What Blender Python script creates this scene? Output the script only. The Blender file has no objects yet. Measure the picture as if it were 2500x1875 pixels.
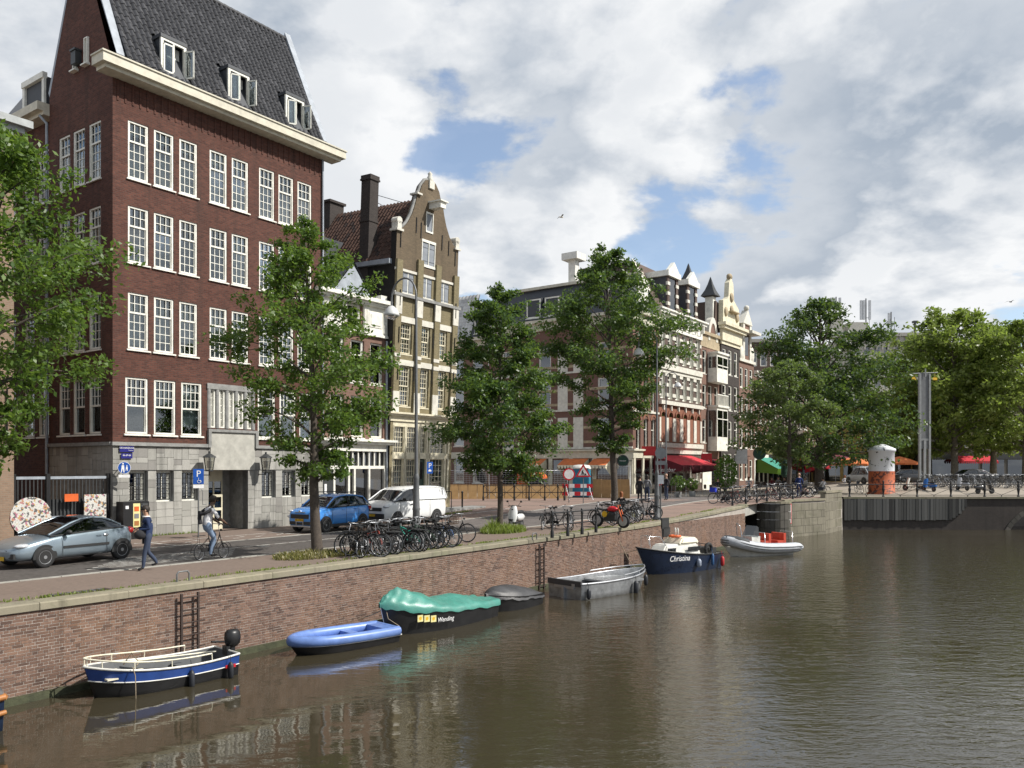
import bpy, bmesh, math, random
from mathutils import Vector, Matrix
R = math.radians
rnd = random.Random(7)
scene = bpy.context.scene
COL = scene.collection
# ---------------------------------------------------------------- camera
FPX, CX, HY, CAMZ = 2000.0, 1250.0, 1140.0, 2.8          # focal length in px of the 2500x1875 photograph, horizon row, eye height
cam = bpy.data.objects.new('camera', bpy.data.cameras.new('camera'))
cam.data.sensor_width = 36.0
cam.data.lens = 36.0 * FPX / 2500.0
cam.data.shift_y = (HY - 937.5) / 2500.0
cam.data.clip_end = 3000
cam.data.clip_start = 0.1
cam.location = (0, 0, CAMZ)
cam.rotation_euler = (R(90), 0, 0)
COL.objects.link(cam)
scene.camera = cam
# ---------------------------------------------------------------- sky
SUN_EL, SUN_AZ = R(44), R(101)                              # azimuth clockwise from +Y: sun stands to the right
world = bpy.data.worlds.new('World'); scene.world = world; world.use_nodes = True
wn, wl = world.node_tree.nodes, world.node_tree.links
wn.clear()
def wnode(t, **k):
    n = wn.new(t)
    for a, v in k.items(): setattr(n, a, v)
    return n
def wmath(op, a, b=None, c=None, clamp=False):
    n = wnode('ShaderNodeMath', operation=op, use_clamp=clamp)
    for i, v in enumerate((a, b, c)):
        if v is None: continue
        if isinstance(v, (int, float)): n.inputs[i].default_value = v
        else: wl.new(v, n.inputs[i])
    return n.outputs[0]
sky = wnode('ShaderNodeTexSky', sky_type='NISHITA', sun_disc=False, sun_elevation=SUN_EL, sun_rotation=SUN_AZ)
sky.air_density = 1.0; sky.dust_density = 1.2; sky.ozone_density = 1.5
bg_sky = wnode('ShaderNodeBackground'); bg_sky.inputs[1].default_value = 0.15
wl.new(sky.outputs[0], bg_sky.inputs[0])
tc = wnode('ShaderNodeTexCoord'); sep = wnode('ShaderNodeSeparateXYZ'); wl.new(tc.outputs['Generated'], sep.inputs[0])
zc_ = wmath('ADD', wmath('MAXIMUM', sep.outputs[2], 0.0), 0.30)
ux, uy = wmath('DIVIDE', sep.outputs[0], zc_), wmath('DIVIDE', sep.outputs[1], zc_)
def cloud_noise(ox, oy, oz, scale, detail, rough, dist=0.0):
    cb = wnode('ShaderNodeCombineXYZ')
    wl.new(wmath('ADD', ux, ox), cb.inputs[0]); wl.new(wmath('ADD', uy, oy), cb.inputs[1]); cb.inputs[2].default_value = oz
    n = wnode('ShaderNodeTexNoise'); n.inputs['Scale'].default_value = scale; n.inputs['Detail'].default_value = detail
    n.inputs['Roughness'].default_value = rough; n.inputs['Distortion'].default_value = dist
    wl.new(cb.outputs[0], n.inputs['Vector'])
    return n.outputs[0]
def wramp(x, a, b):
    n = wnode('ShaderNodeMapRange', interpolation_type='SMOOTHSTEP')
    wl.new(x, n.inputs[0]); n.inputs[1].default_value = a; n.inputs[2].default_value = b
    return n.outputs[0]
CLX, CLY, CLZ = -0.50, 1.2, 3.5
n0 = cloud_noise(CLX, CLY, CLZ, 2.0, 13, 0.55, 0.12)
n1 = cloud_noise(CLX + 0.10, CLY - 0.02, CLZ, 2.0, 10, 0.55, 0.12)
n2 = cloud_noise(1.7, 5.3, 9.0, 0.85, 5, 0.55, 0.3)
mask = wmath('MULTIPLY_ADD', wramp(n0, 0.392, 0.450), 0.82, 0.18)
shade = wmath('MULTIPLY_ADD', wmath('SUBTRACT', n0, n1), 8.5, wmath('MULTIPLY_ADD', n2, -3.2, 1.72), clamp=True)
thick = wramp(n0, 0.60, 0.43)                                 # thin rims stay bright, thick hearts go grey
shade = wmath('MULTIPLY_ADD', shade, 0.72, wmath('MULTIPLY_ADD', thick, 0.36, wmath('MULTIPLY', wramp(sep.outputs[2], 0.34, 0.06), 0.30)), clamp=True)   # distant clouds whiten towards the horizon
ccol = wnode('ShaderNodeMix', data_type='RGBA'); wl.new(shade, ccol.inputs[0])
ccol.inputs[6].default_value = (0.34, 0.395, 0.47, 1); ccol.inputs[7].default_value = (0.79, 0.80, 0.81, 1)
bg_cl = wnode('ShaderNodeBackground'); wl.new(ccol.outputs[2], bg_cl.inputs[0]); bg_cl.inputs[1].default_value = 1.0
mixw = wnode('ShaderNodeMixShader'); wl.new(mask, mixw.inputs[0]); wl.new(bg_sky.outputs[0], mixw.inputs[1]); wl.new(bg_cl.outputs[0], mixw.inputs[2])
wout = wnode('ShaderNodeOutputWorld'); wl.new(mixw.outputs[0], wout.inputs[0])
# ---------------------------------------------------------------- sun
sun = bpy.data.objects.new('sun', bpy.data.lights.new('sun', 'SUN'))
sun.data.energy = 5.0; sun.data.angle = R(0.55); sun.data.color = (1.0, 0.955, 0.88)
sv = Vector((math.sin(SUN_AZ) * math.cos(SUN_EL), math.cos(SUN_AZ) * math.cos(SUN_EL), math.sin(SUN_EL)))
sun.rotation_euler = sv.to_track_quat('Z', 'Y').to_euler()
COL.objects.link(sun)
scene.view_settings.view_transform = 'Standard'; scene.view_settings.look = 'None'
scene.view_settings.exposure = 0.27; scene.view_settings.gamma = 1.0; scene.view_settings.use_curve_mapping = False
scene.cycles.max_bounces = 6; scene.cycles.transparent_max_bounces = 16; scene.cycles.caustics_reflective = False; scene.cycles.caustics_refractive = False
scene.cycles.use_denoising = True
# ---------------------------------------------------------------- street frame: s along the quay, t inland from the quay edge
D2 = Vector((0.5789, 0.8154)); N2 = Vector((-0.8154, 0.5789)); P0 = Vector((-3.8, 25.2)); TH = math.atan2(D2.y, D2.x)
WATER = -1.97
def XY(s, t): return P0 + D2 * s + N2 * t
def ST(x, y):
    r = Vector((x, y)) - P0
    return r.dot(D2), r.dot(N2)
def ground(y):
    u = min(1, max(0, (y - 38) / 20.0))
    return 0.55 * u * u * (3 - 2 * u)
def at(s, t, dz=0.0):
    p = XY(s, t); return Vector((p.x, p.y, ground(p.y) + dz))
def FS(px, t):                                              # s where the sight line of photo column px meets the plane t
    k = (px - CX) / FPX; a = P0 + N2 * t
    return (k * a.y - a.x) / (D2.x - k * D2.y)
def FU(px, s):                                              # the same for a plane across the street: t at column px
    k = (px - CX) / FPX; a = P0 + D2 * s
    return (k * a.y - a.x) / (N2.x - k * N2.y)
def ZZ(py, s, t): return (HY - py) * XY(s, t).y / FPX + CAMZ
def PW(px, py, z=0.0):                                      # plan position of a photo point known to lie at height z
    y = FPX * (CAMZ - z) / (py - HY); return (px - CX) / FPX * y, y
# ---------------------------------------------------------------- objects
def tag(o, label=None, cat=None, group=None, kind=None):
    if label: o['label'] = label
    if cat: o['category'] = cat
    if group: o['group'] = group
    if kind: o['kind'] = kind
    return o
def empty(name, loc=(0, 0, 0), rz=0.0, label=None, cat=None, group=None, rx=0.0):
    o = bpy.data.objects.new(name, None); COL.objects.link(o)
    o.location = loc; o.rotation_euler = (rx, 0, rz); o.empty_display_size = 0.2
    return tag(o, label, cat, group)
def child(name, me, parent, loc=(0, 0, 0), rot=(0, 0, 0), scale=None):
    o = bpy.data.objects.new(name, me); COL.objects.link(o); o.parent = parent
    o.location = loc; o.rotation_euler = rot
    if scale: o.scale = scale
    return o
def copy_tree(o, parent=None):
    c = o.copy(); COL.objects.link(c); c.parent = parent
    for ch in o.children: copy_tree(ch, c)
    return c
class MB:
    def __init__(s): s.v, s.f, s.m, s.sm = [], [], [], []
    def add(s, vs, fs, m=0, smooth=False):
        b = len(s.v); s.v += [tuple(v) for v in vs]
        for f in fs: s.f.append(tuple(i + b for i in f)); s.m.append(m); s.sm.append(smooth)
        return s
    def box(s, x0, x1, y0, y1, z0, z1, m=0):
        return s.add([(x0,y0,z0),(x1,y0,z0),(x1,y1,z0),(x0,y1,z0),(x0,y0,z1),(x1,y0,z1),(x1,y1,z1),(x0,y1,z1)],
                     [(0,3,2,1),(4,5,6,7),(0,1,5,4),(1,2,6,5),(2,3,7,6),(3,0,4,7)], m)
    def quad(s, a, b, c, d, m=0): return s.add([a, b, c, d], [(0, 1, 2, 3)], m)
    def prism(s, poly, y0, y1, m=0, ax='y'):               # polygon given in the two other axes, extruded along ax
        n = len(poly)
        def P(p, q):
            if ax == 'y': return (p[0], q, p[1])
            if ax == 'x': return (q, p[0], p[1])
            return (p[0], p[1], q)
        vs = [P(p, y0) for p in poly] + [P(p, y1) for p in poly]
        fs = [tuple(range(n - 1, -1, -1)), tuple(range(n, 2 * n))] + [(i, (i + 1) % n, n + (i + 1) % n, n + i) for i in range(n)]
        return s.add(vs, fs, m)
    def tube(s, pts, r, n=6, m=0, caps=True, smooth=True):
        pts = [Vector(p) for p in pts]; rr = r if isinstance(r, (list, tuple)) else [r] * len(pts)
        vs, fs = [], []
        ref = None
        for i, p in enumerate(pts):
            if i == 0: t = pts[1] - p
            elif i == len(pts) - 1: t = p - pts[i - 1]
            else: t = (pts[i + 1] - p).normalized() + (p - pts[i - 1]).normalized()
            if t.length < 1e-9: t = Vector((0, 0, 1))
            t.normalize()
            if ref is None:
                ref = Vector((0, 0, 1)) if abs(t.z) < 0.9 else Vector((1, 0, 0))
            a = t.cross(ref)
            if a.length < 1e-5: a = t.cross(Vector((0.3, 0.8, 0.5)))
            a.normalize(); b = t.cross(a); ref = a.cross(t)
            for k in range(n):
                w = 2 * math.pi * k / n
                vs.append(p + (a * math.cos(w) + b * math.sin(w)) * rr[i])
        for i in range(len(pts) - 1):
            for k in range(n):
                fs.append((i * n + k, i * n + (k + 1) % n, (i + 1) * n + (k + 1) % n, (i + 1) * n + k))
        s.add(vs, fs, m, smooth)
        if caps:
            L = len(pts) - 1
            s.add(vs[:n], [tuple(range(n - 1, -1, -1))], m); s.add(vs[L * n:], [tuple(range(n))], m)
        return s
    def lathe(s, prof, n=12, m=0, c=(0, 0, 0), smooth=True, ax='z'):
        vs, fs = [], []
        for r, z in prof:
            for k in range(n):
                w = 2 * math.pi * k / n; p = (r * math.cos(w), r * math.sin(w), z)
                if ax == 'y': p = (p[0], p[2], p[1])
                if ax == 'x': p = (p[2], p[0], p[1])
                vs.append((p[0] + c[0], p[1] + c[1], p[2] + c[2]))
        for i in range(len(prof) - 1):
            for k in range(n): fs.append((i * n + k, i * n + (k + 1) % n, (i + 1) * n + (k + 1) % n, (i + 1) * n + k))
        s.add(vs, fs, m, smooth)
        for i in (0, len(prof) - 1):
            if prof[i][0] > 1e-4: s.add(vs[i * n:(i + 1) * n], [tuple(range(n))], m)
        return s
    def loft(s, rings, m=0, smooth=True, close=True, caps=True):
        n = len(rings[0]); vs = [p for r in rings for p in r]; fs = []
        for i in range(len(rings) - 1):
            for k in range(n if close else n - 1): fs.append((i * n + k, i * n + (k + 1) % n, (i + 1) * n + (k + 1) % n, (i + 1) * n + k))
        s.add(vs, fs, m, smooth)
        if caps and close: s.add(rings[0], [tuple(range(n))], m); s.add(rings[-1], [tuple(range(n))], m)
        return s
    def ball(s, c, r, m=0, n=10, k=6):
        rx, ry, rz = r if isinstance(r, tuple) else (r, r, r)
        rings = []
        for i in range(k + 1):
            a = -math.pi / 2 + math.pi * i / k
            rings.append([(c[0] + rx * math.cos(a) * math.cos(2 * math.pi * j / n), c[1] + ry * math.cos(a) * math.sin(2 * math.pi * j / n), c[2] + rz * math.sin(a)) for j in range(n)])
        return s.loft(rings, m, caps=False)
    def xf(s, mat, start=0):
        s.v[start:] = [tuple(mat @ Vector(v)) for v in s.v[start:]]; return s
    def mesh(s, name, mats):
        me = bpy.data.meshes.new(name); me.from_pydata(s.v, [], s.f)
        if not isinstance(mats, (list, tuple)): mats = [mats]
        for a in mats: me.materials.append(M[a] if isinstance(a, str) else a)
        if len(mats) > 1: me.polygons.foreach_set('material_index', [min(i, len(mats) - 1) for i in s.m])
        me.polygons.foreach_set('use_smooth', s.sm); me.update()
        return me
    def build(s, name, mats, parent=None, loc=(0, 0, 0), rz=0.0):
        return child(name, s.mesh(name, mats), parent, loc, (0, 0, rz))
def recalc(me):
    b = bmesh.new(); b.from_mesh(me); bmesh.ops.remove_doubles(b, verts=b.verts, dist=1e-5); bmesh.ops.recalc_face_normals(b, faces=b.faces); b.to_mesh(me); b.free(); return me
def subdiv(me, lv=1, weld=True):
    if weld: recalc(me)
    o = bpy.data.objects.new('tmp', me); COL.objects.link(o)
    md = o.modifiers.new('s', 'SUBSURF'); md.levels = lv; md.render_levels = lv
    dg = bpy.context.evaluated_depsgraph_get(); r = bpy.data.meshes.new_from_object(o.evaluated_get(dg)); bpy.data.objects.remove(o)
    r.polygons.foreach_set('use_smooth', [True] * len(r.polygons)); return r
def text_mesh(txt, size, mat, extrude=0.004, shear=0.0, align='CENTER'):
    c = bpy.data.curves.new('txt', 'FONT'); c.body = txt; c.size = size; c.extrude = extrude; c.shear = shear; c.align_x = align; c.align_y = 'CENTER'; c.resolution_u = 3
    o = bpy.data.objects.new('txt', c); COL.objects.link(o)
    me = bpy.data.meshes.new_from_object(o.evaluated_get(bpy.context.evaluated_depsgraph_get())); bpy.data.objects.remove(o)
    me.materials.clear(); me.materials.append(M[mat]); return me
# ---------------------------------------------------------------- materials
M = {}
class NT:
    def __init__(s, name):
        s.mat = bpy.data.materials.new(name); s.mat.use_nodes = True; M[name] = s.mat
        s.n, s.l = s.mat.node_tree.nodes, s.mat.node_tree.links
        s.p = s.n['Principled BSDF']; s.out = s.n['Material Output']
    def node(s, t, **k):
        n = s.n.new(t)
        for a, v in k.items(): setattr(n, a, v)
        return n
    def set(s, n, i, v):
        if v is None: return
        if hasattr(v, 'is_output') or isinstance(v, bpy.types.NodeSocket): s.l.new(v, n.inputs[i])
        else: n.inputs[i].default_value = v if not (isinstance(v, tuple) and len(v) == 3 and n.inputs[i].type == 'RGBA') else (*v, 1)
    def math(s, op, a, b=None, c=None, clamp=False):
        n = s.node('ShaderNodeMath', operation=op, use_clamp=clamp)
        for i, v in enumerate((a, b, c)): s.set(n, i, v)
        return n.outputs[0]
    def mix(s, f, a, b, mode='MIX'):
        n = s.node('ShaderNodeMix', data_type='RGBA', blend_type=mode); s.set(n, 0, f); s.set(n, 6, a); s.set(n, 7, b); return n.outputs[2]
    def noise(s, scale, detail=4, rough=0.6, vec=None, dist=0.0):
        n = s.node('ShaderNodeTexNoise'); n.inputs['Scale'].default_value = scale; n.inputs['Detail'].default_value = detail; n.inputs['Roughness'].default_value = rough; n.inputs['Distortion'].default_value = dist
        s.l.new(vec or s.obj(), n.inputs['Vector']); return n.outputs[0]
    def obj(s):
        if not hasattr(s, '_o'): s._o = s.node('ShaderNodeTexCoord').outputs['Object']
        return s._o
    def geo(s, k):
        return s.node('ShaderNodeNewGeometry').outputs[k]
    def rng(s, x, a, b, c=0.0, d=1.0):
        n = s.node('ShaderNodeMapRange'); s.set(n, 0, x)
        for i, v in enumerate((a, b, c, d)): n.inputs[i + 1].default_value = v
        return n.outputs[0]
    def scale(s, vec, sc):
        n = s.node('ShaderNodeVectorMath', operation='MULTIPLY'); s.set(n, 0, vec); n.inputs[1].default_value = sc; return n.outputs[0]
    def bump(s, h, strength=0.3, dist=0.02):
        n = s.node('ShaderNodeBump'); n.inputs['Strength'].default_value = strength; n.inputs['Distance'].default_value = dist; s.set(n, 'Height', h)
        s.l.new(n.outputs[0], s.p.inputs['Normal'])
    def col(s, c): s.set(s.p, 'Base Color', c); return s
    def par(s, **k):
        for a, v in k.items(): s.set(s.p, a.replace('_', ' '), v)
        return s
def var(c, k): return tuple(max(0, x * k) for x in c)
def plain(name, c, rough=0.6, metal=0.0, amt=0.18, sc=3.0, bump=0.0, coat=0.0, spec=0.5, dirt=None):
    n = NT(name)
    a = n.noise(sc, 6, 0.65)
    o = n.mix(n.rng(a, 0.3, 0.7), var(c, 1 - amt), var(c, 1 + amt))
    if dirt: o = n.mix(n.rng(n.noise(sc * 0.35, 5, 0.7, dist=0.6), 0.5, 0.75, 0, dirt[1]), o, dirt[0])
    n.col(o); n.par(Roughness=n.rng(a, 0.2, 0.8, max(0.02, rough - 0.08), min(1, rough + 0.08)), Metallic=metal, Coat_Weight=coat)
    n.set(n.p, 'Specular IOR Level', spec)
    if bump: n.bump(n.noise(sc * 6, 4), bump, 0.02)
    return n.mat
def brickmat(name, c1, c2, mortar, bw=0.215, bh=0.066, ms=0.012, stain=0.25, bumpk=0.35, band=None):
    n = NT(name); sp = n.node('ShaderNodeSeparateXYZ'); n.l.new(n.obj(), sp.inputs[0])
    cb = n.node('ShaderNodeCombineXYZ'); n.l.new(n.math('ADD', sp.outputs[0], sp.outputs[1]), cb.inputs[0]); n.l.new(sp.outputs[2], cb.inputs[1])
    b = n.node('ShaderNodeTexBrick'); n.l.new(cb.outputs[0], b.inputs['Vector'])
    for k, v in (('Scale', 1.0), ('Mortar Size', ms), ('Mortar Smooth', 0.15), ('Brick Width', bw), ('Row Height', bh), ('Bias', -0.1)): b.inputs[k].default_value = v
    n.set(b, 'Color1', c1); n.set(b, 'Color2', c2); n.set(b, 'Mortar', mortar)
    big = n.noise(0.5, 6, 0.7); fine = n.noise(9, 5, 0.7)
    o = n.mix(n.rng(big, 0.35, 0.7, 0, stain), b.outputs[0], var(c1, 0.45))
    o = n.mix(n.rng(fine, 0.3, 0.75, 0, 0.35), o, var(c2, 1.35))
    strk = n.noise(1.0, 4, 0.6, n.scale(n.obj(), (2.2, 2.2, 0.12)))
    o = n.mix(n.rng(strk, 0.52, 0.72, 0, stain), o, var(mortar, 0.5))
    n.col(o); n.par(Roughness=0.85); n.set(n.p, 'Specular IOR Level', 0.25)
    n.bump(n.math('ADD', n.math('MULTIPLY', b.outputs[1], -1.0), n.math('MULTIPLY', fine, 0.4)), bumpk, 0.012)
    return n.mat
def glassmat(name, tint=(0.75, 0.8, 0.8), refl=0.10, rough=0.015, gz=0.75):
    n = NT(name); n.n.remove(n.p)
    tr = n.node('ShaderNodeBsdfTransparent'); n.set(tr, 0, tint)
    gl = n.node('ShaderNodeBsdfGlossy'); gl.inputs['Roughness'].default_value = rough; n.set(gl, 0, (0.9, 0.92, 0.95))
    lw = n.node('ShaderNodeLayerWeight'); lw.inputs[0].default_value = 0.35
    wv = n.node('ShaderNodeBump'); wv.inputs['Strength'].default_value = 0.03; n.set(wv, 'Height', n.noise(1.2, 2)); n.l.new(wv.outputs[0], gl.inputs['Normal'])
    mx = n.node('ShaderNodeMixShader'); n.set(mx, 0, n.math('MULTIPLY_ADD', lw.outputs[0], gz, refl, clamp=True)); n.l.new(tr.outputs[0], mx.inputs[1]); n.l.new(gl.outputs[0], mx.inputs[2])
    n.l.new(mx.outputs[0], n.out.inputs[0]); return n.mat
def piecemat(name, c1, c2, c3=None, rough=0.85, moss=None, bumpk=0.3):          # separate pieces (bricks, stones, tiles): one tone each
    n = NT(name)
    r = n.math('FRACT', n.math('ADD', n.geo('Random Per Island'), n.node('ShaderNodeObjectInfo').outputs['Random']))
    o = n.mix(r, c1, c2)
    if c3: o = n.mix(n.math('GREATER_THAN', n.math('FRACT', n.math('MULTIPLY', r, 7.31)), 0.86), o, c3)
    wp = n.geo('Position')
    f = n.noise(14, 5, 0.7, wp)
    o = n.mix(n.rng(f, 0.3, 0.8, 0, 0.4), o, var(c2, 0.6))
    if moss: o = n.mix(n.rng(n.noise(0.45, 6, 0.75, wp, 0.8), 0.48, 0.7, 0, moss[1]), o, moss[0])
    if moss: o = n.mix(n.rng(n.noise(1.0, 5, 0.65, n.scale(wp, (2.6, 2.6, 0.22)), 0.3), 0.5, 0.68, 0, 0.55), o, var(c1, 0.42))                # rain and lime streaks
    if moss: o = n.mix(n.rng(n.noise(2.3, 5, 0.8, wp, 1.2), 0.66, 0.76, 0, 0.5), o, (0.42, 0.39, 0.35))
    n.col(o); n.par(Roughness=rough); n.set(n.p, 'Specular IOR Level', 0.3); n.bump(f, bumpk, 0.01); return n
def leafmat(name, c1, c2, trans=0.35):
    n = NT(name); r = n.geo('Random Per Island')
    c = n.mix(n.math('POWER', r, 1.3), c1, c2)
    c = n.mix(n.rng(n.noise(0.8, 3, 0.5, n.geo('Position')), 0.4, 0.65), c, var(c2, 0.75))
    n.col(c); n.par(Roughness=0.42); n.set(n.p, 'Specular IOR Level', 0.45)
    t = n.node('ShaderNodeBsdfTranslucent'); n.set(t, 0, n.mix(0.5, c, (0.25, 0.38, 0.04)))
    mx = n.node('ShaderNodeMixShader'); mx.inputs[0].default_value = trans; n.l.new(n.p.outputs[0], mx.inputs[1]); n.l.new(t.outputs[0], mx.inputs[2]); n.l.new(mx.outputs[0], n.out.inputs[0])
    return n.mat
for a in [
    ('white_paint', (0.74, 0.73, 0.66), 0.5), ('cream_paint', (0.66, 0.61, 0.46), 0.55), ('grey_paint', (0.32, 0.34, 0.34), 0.5), ('dark_paint', (0.035, 0.038, 0.04), 0.45),
    ('black_paint', (0.012, 0.012, 0.013), 0.4), ('dark_green', (0.02, 0.05, 0.035), 0.5), ('lead', (0.30, 0.33, 0.37), 0.5), ('slate_blue', (0.050, 0.055, 0.064), 0.6),
    ('curtain', (0.62, 0.62, 0.58), 0.9), ('blind', (0.72, 0.74, 0.74), 0.9), ('dark_curtain', (0.16, 0.16, 0.16), 0.9), ('dark_room', (0.02, 0.02, 0.02), 0.9),
    ('shutter', (0.22, 0.24, 0.27), 0.75), ('wood_dark', (0.07, 0.045, 0.03), 0.7), ('wood_orange', (0.36, 0.15, 0.045), 0.45), ('plywood', (0.42, 0.27, 0.12), 0.75),
    ('rubber', (0.018, 0.018, 0.019), 0.8), ('orange', (0.60, 0.11, 0.02), 0.5), ('red', (0.45, 0.02, 0.025), 0.55), ('awning_red', (0.50, 0.02, 0.035), 0.8), ('awning_dark_red', (0.12, 0.012, 0.022), 0.85),
    ('awning_orange', (0.62, 0.17, 0.05), 0.8), ('awning_green', (0.03, 0.22, 0.16), 0.8), ('umbrella_green', (0.015, 0.05, 0.035), 0.85), ('sign_blue', (0.008, 0.075, 0.36), 0.4), ('sign_navy', (0.012, 0.012, 0.16), 0.35),
    ('sign_white', (0.78, 0.78, 0.78), 0.45), ('sign_red', (0.55, 0.015, 0.025), 0.4), ('sign_back', (0.12, 0.13, 0.14), 0.5), ('yellow', (0.70, 0.42, 0.02), 0.5), ('plate_yellow', (0.66, 0.40, 0.01), 0.5), ('pale_yellow', (0.70, 0.64, 0.30), 0.6),
    ('toilet_blue', (0.02, 0.20, 0.32), 0.5), ('bike_teal', (0.03, 0.32, 0.24), 0.4), ('bike_blue', (0.02, 0.13, 0.42), 0.4), ('bike_red', (0.35, 0.05, 0.03), 0.45), ('bike_green', (0.05, 0.10, 0.06), 0.5), ('blue_cloth', (0.01, 0.03, 0.42), 0.6),
    ('skin', (0.42, 0.25, 0.17), 0.55), ('skin_dark', (0.10, 0.055, 0.035), 0.55), ('hair', (0.02, 0.014, 0.01), 0.7), ('hair_red', (0.22, 0.07, 0.02), 0.7), ('denim', (0.035, 0.05, 0.09), 0.85), ('denim_light', (0.16, 0.22, 0.32), 0.85), ('shirt_blue', (0.010, 0.024, 0.075), 0.85), ('shirt_white', (0.62, 0.62, 0.64), 0.85), ('shirt_dark', (0.02, 0.02, 0.024), 0.9), ('shirt_grey', (0.2, 0.2, 0.21), 0.9), ('shirt_navy', (0.01, 0.025, 0.11), 0.9),
    ('rope', (0.25, 0.20, 0.14), 0.9), ('fender', (0.02, 0.022, 0.028), 0.5), ('fender_pale', (0.30, 0.34, 0.42), 0.5), ('fender_blue', (0.03, 0.10, 0.24), 0.5),
    ('hull_black', (0.012, 0.012, 0.013), 0.45), ('hull_navy', (0.012, 0.022, 0.05), 0.3), ('hull_blue', (0.02, 0.06, 0.24), 0.4), ('hull_white', (0.66, 0.65, 0.60), 0.4), ('hull_cream', (0.70, 0.66, 0.52), 0.5),
    ('poly_blue', (0.13, 0.22, 0.50), 0.38), ('rib_grey', (0.42, 0.44, 0.47), 0.5), ('rib_dark', (0.035, 0.04, 0.045), 0.55), ('seat_red', (0.50, 0.06, 0.03), 0.5), ('floor_grey', (0.10, 0.105, 0.11), 0.8),
    ('concrete', (0.33, 0.32, 0.29), 0.85), ('pylon', (0.22, 0.23, 0.235), 0.55), ('gutter_cream', (0.55, 0.52, 0.42), 0.6), ('stucco', (0.40, 0.39, 0.35), 0.85), ('plaster_dark', (0.10, 0.095, 0.09), 0.8), ('plaster_yellow', (0.45, 0.30, 0.10), 0.8)]:
    plain(*a, dirt=(var(a[1], 0.55), 0.45))
plain('steel', (0.42, 0.43, 0.45), 0.4, 0.75); plain('chrome', (0.62, 0.63, 0.65), 0.22, 0.95, 0.06); plain('iron_rust', (0.05, 0.035, 0.03), 0.75, 0.3, 0.4, 8, 0.3); plain('alu', (0.33, 0.34, 0.35), 0.42, 0.6, 0.25, 5, dirt=((0.10, 0.10, 0.09), 0.6)); plain('post_grey', (0.14, 0.145, 0.15), 0.5, 0.3)
plain('car_silver', (0.24, 0.30, 0.35), 0.30, 0.55, 0.04, 1.5, coat=1.0); plain('car_blue', (0.045, 0.25, 0.68), 0.30, 0.15, 0.05, 1.5, coat=1.0); plain('car_white', (0.72, 0.73, 0.73), 0.3, 0, 0.04, 1.5, coat=0.7); plain('car_dark', (0.02, 0.022, 0.026), 0.3, 0, 0.1, 1.5, coat=0.7)
plain('car_trim', (0.02, 0.021, 0.022), 0.6); plain('lamp_bowl', (0.55, 0.55, 0.54), 0.4); plain('headlight', (0.55, 0.57, 0.6), 0.12, 0.2, coat=1.0); plain('taillight', (0.42, 0.012, 0.012), 0.2, coat=1.0)
plain('algae', (0.050, 0.055, 0.028), 0.7, 0, 0.4, 6, 0.4); plain('tarp_green', (0.06, 0.235, 0.19), 0.38, 0, 0.16, 4, 0.2, dirt=((0.12, 0.22, 0.2), 0.5)); plain('tarp_dark', (0.045, 0.045, 0.048), 0.5, 0, 0.2, 4, 0.3)
plain('bark', (0.075, 0.06, 0.048), 0.9, 0, 0.4, 9, 0.8); plain('bark_plane', (0.15, 0.13, 0.10), 0.9, 0, 0.4, 5, 0.5)
plain('stone_sand', (0.36, 0.29, 0.19), 0.85, 0, 0.25, 4, 0.3, dirt=((0.14, 0.13, 0.1), 0.6)); plain('stone_white', (0.62, 0.60, 0.53), 0.75, 0, 0.15, 3, dirt=((0.3, 0.28, 0.24), 0.5)); plain('stone_grey', (0.25, 0.25, 0.24), 0.85, 0, 0.25, 5, 0.3, dirt=((0.1, 0.1, 0.095), 0.6))
brickmat('brick_brown', (0.058, 0.022, 0.017), (0.142, 0.056, 0.039), (0.075, 0.056, 0.048), bh=0.075, stain=0.5)
brickmat('brick_light', (0.20, 0.135, 0.095), (0.27, 0.185, 0.13), (0.22, 0.18, 0.14), bh=0.075)
brickmat('brick_olive', (0.185, 0.155, 0.085), (0.265, 0.22, 0.125), (0.14, 0.13, 0.095), stain=0.3)
brickmat('brick_gable', (0.115, 0.088, 0.06), (0.175, 0.13, 0.085), (0.10, 0.085, 0.06), stain=0.4)
brickmat('brick_black', (0.018, 0.016, 0.015), (0.03, 0.026, 0.023), (0.02, 0.02, 0.02))
brickmat('brick_mauve', (0.165, 0.085, 0.062), (0.22, 0.12, 0.09), (0.16, 0.13, 0.11))
brickmat('brick_red', (0.145, 0.070, 0.054), (0.19, 0.098, 0.077), (0.15, 0.11, 0.09))
brickmat('brick_dark', (0.095, 0.064, 0.054), (0.13, 0.088, 0.075), (0.09, 0.08, 0.07)); brickmat('brick_soot', (0.045, 0.038, 0.036), (0.068, 0.057, 0.052), (0.05, 0.046, 0.043))
brickmat('brick_grey', (0.13, 0.105, 0.09), (0.17, 0.14, 0.12), (0.11, 0.10, 0.09))
brickmat('brick_arch', (0.22, 0.082, 0.05), (0.29, 0.115, 0.07), (0.2, 0.12, 0.09))
brickmat('brick_bridge', (0.05, 0.045, 0.042), (0.075, 0.062, 0.055), (0.06, 0.055, 0.05), stain=0.5)
brickmat('paver', (0.205, 0.143, 0.118), (0.260, 0.186, 0.155), (0.15, 0.12, 0.10), bw=0.2, bh=0.1, ms=0.008, stain=0.2, bumpk=0.15)
glassmat('glass'); glassmat('glass_dark', (0.25, 0.27, 0.29), 0.14); glassmat('glass_car', (0.20, 0.22, 0.24), 0.09, 0.01, 0.4); glassmat('glass_lamp', (0.8, 0.8, 0.75), 0.2, 0.2)
piecemat('wall_brick', (0.135, 0.080, 0.060), (0.215, 0.135, 0.102), (0.090, 0.056, 0.045), moss=((0.27, 0.145, 0.075), 0.4))
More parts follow.
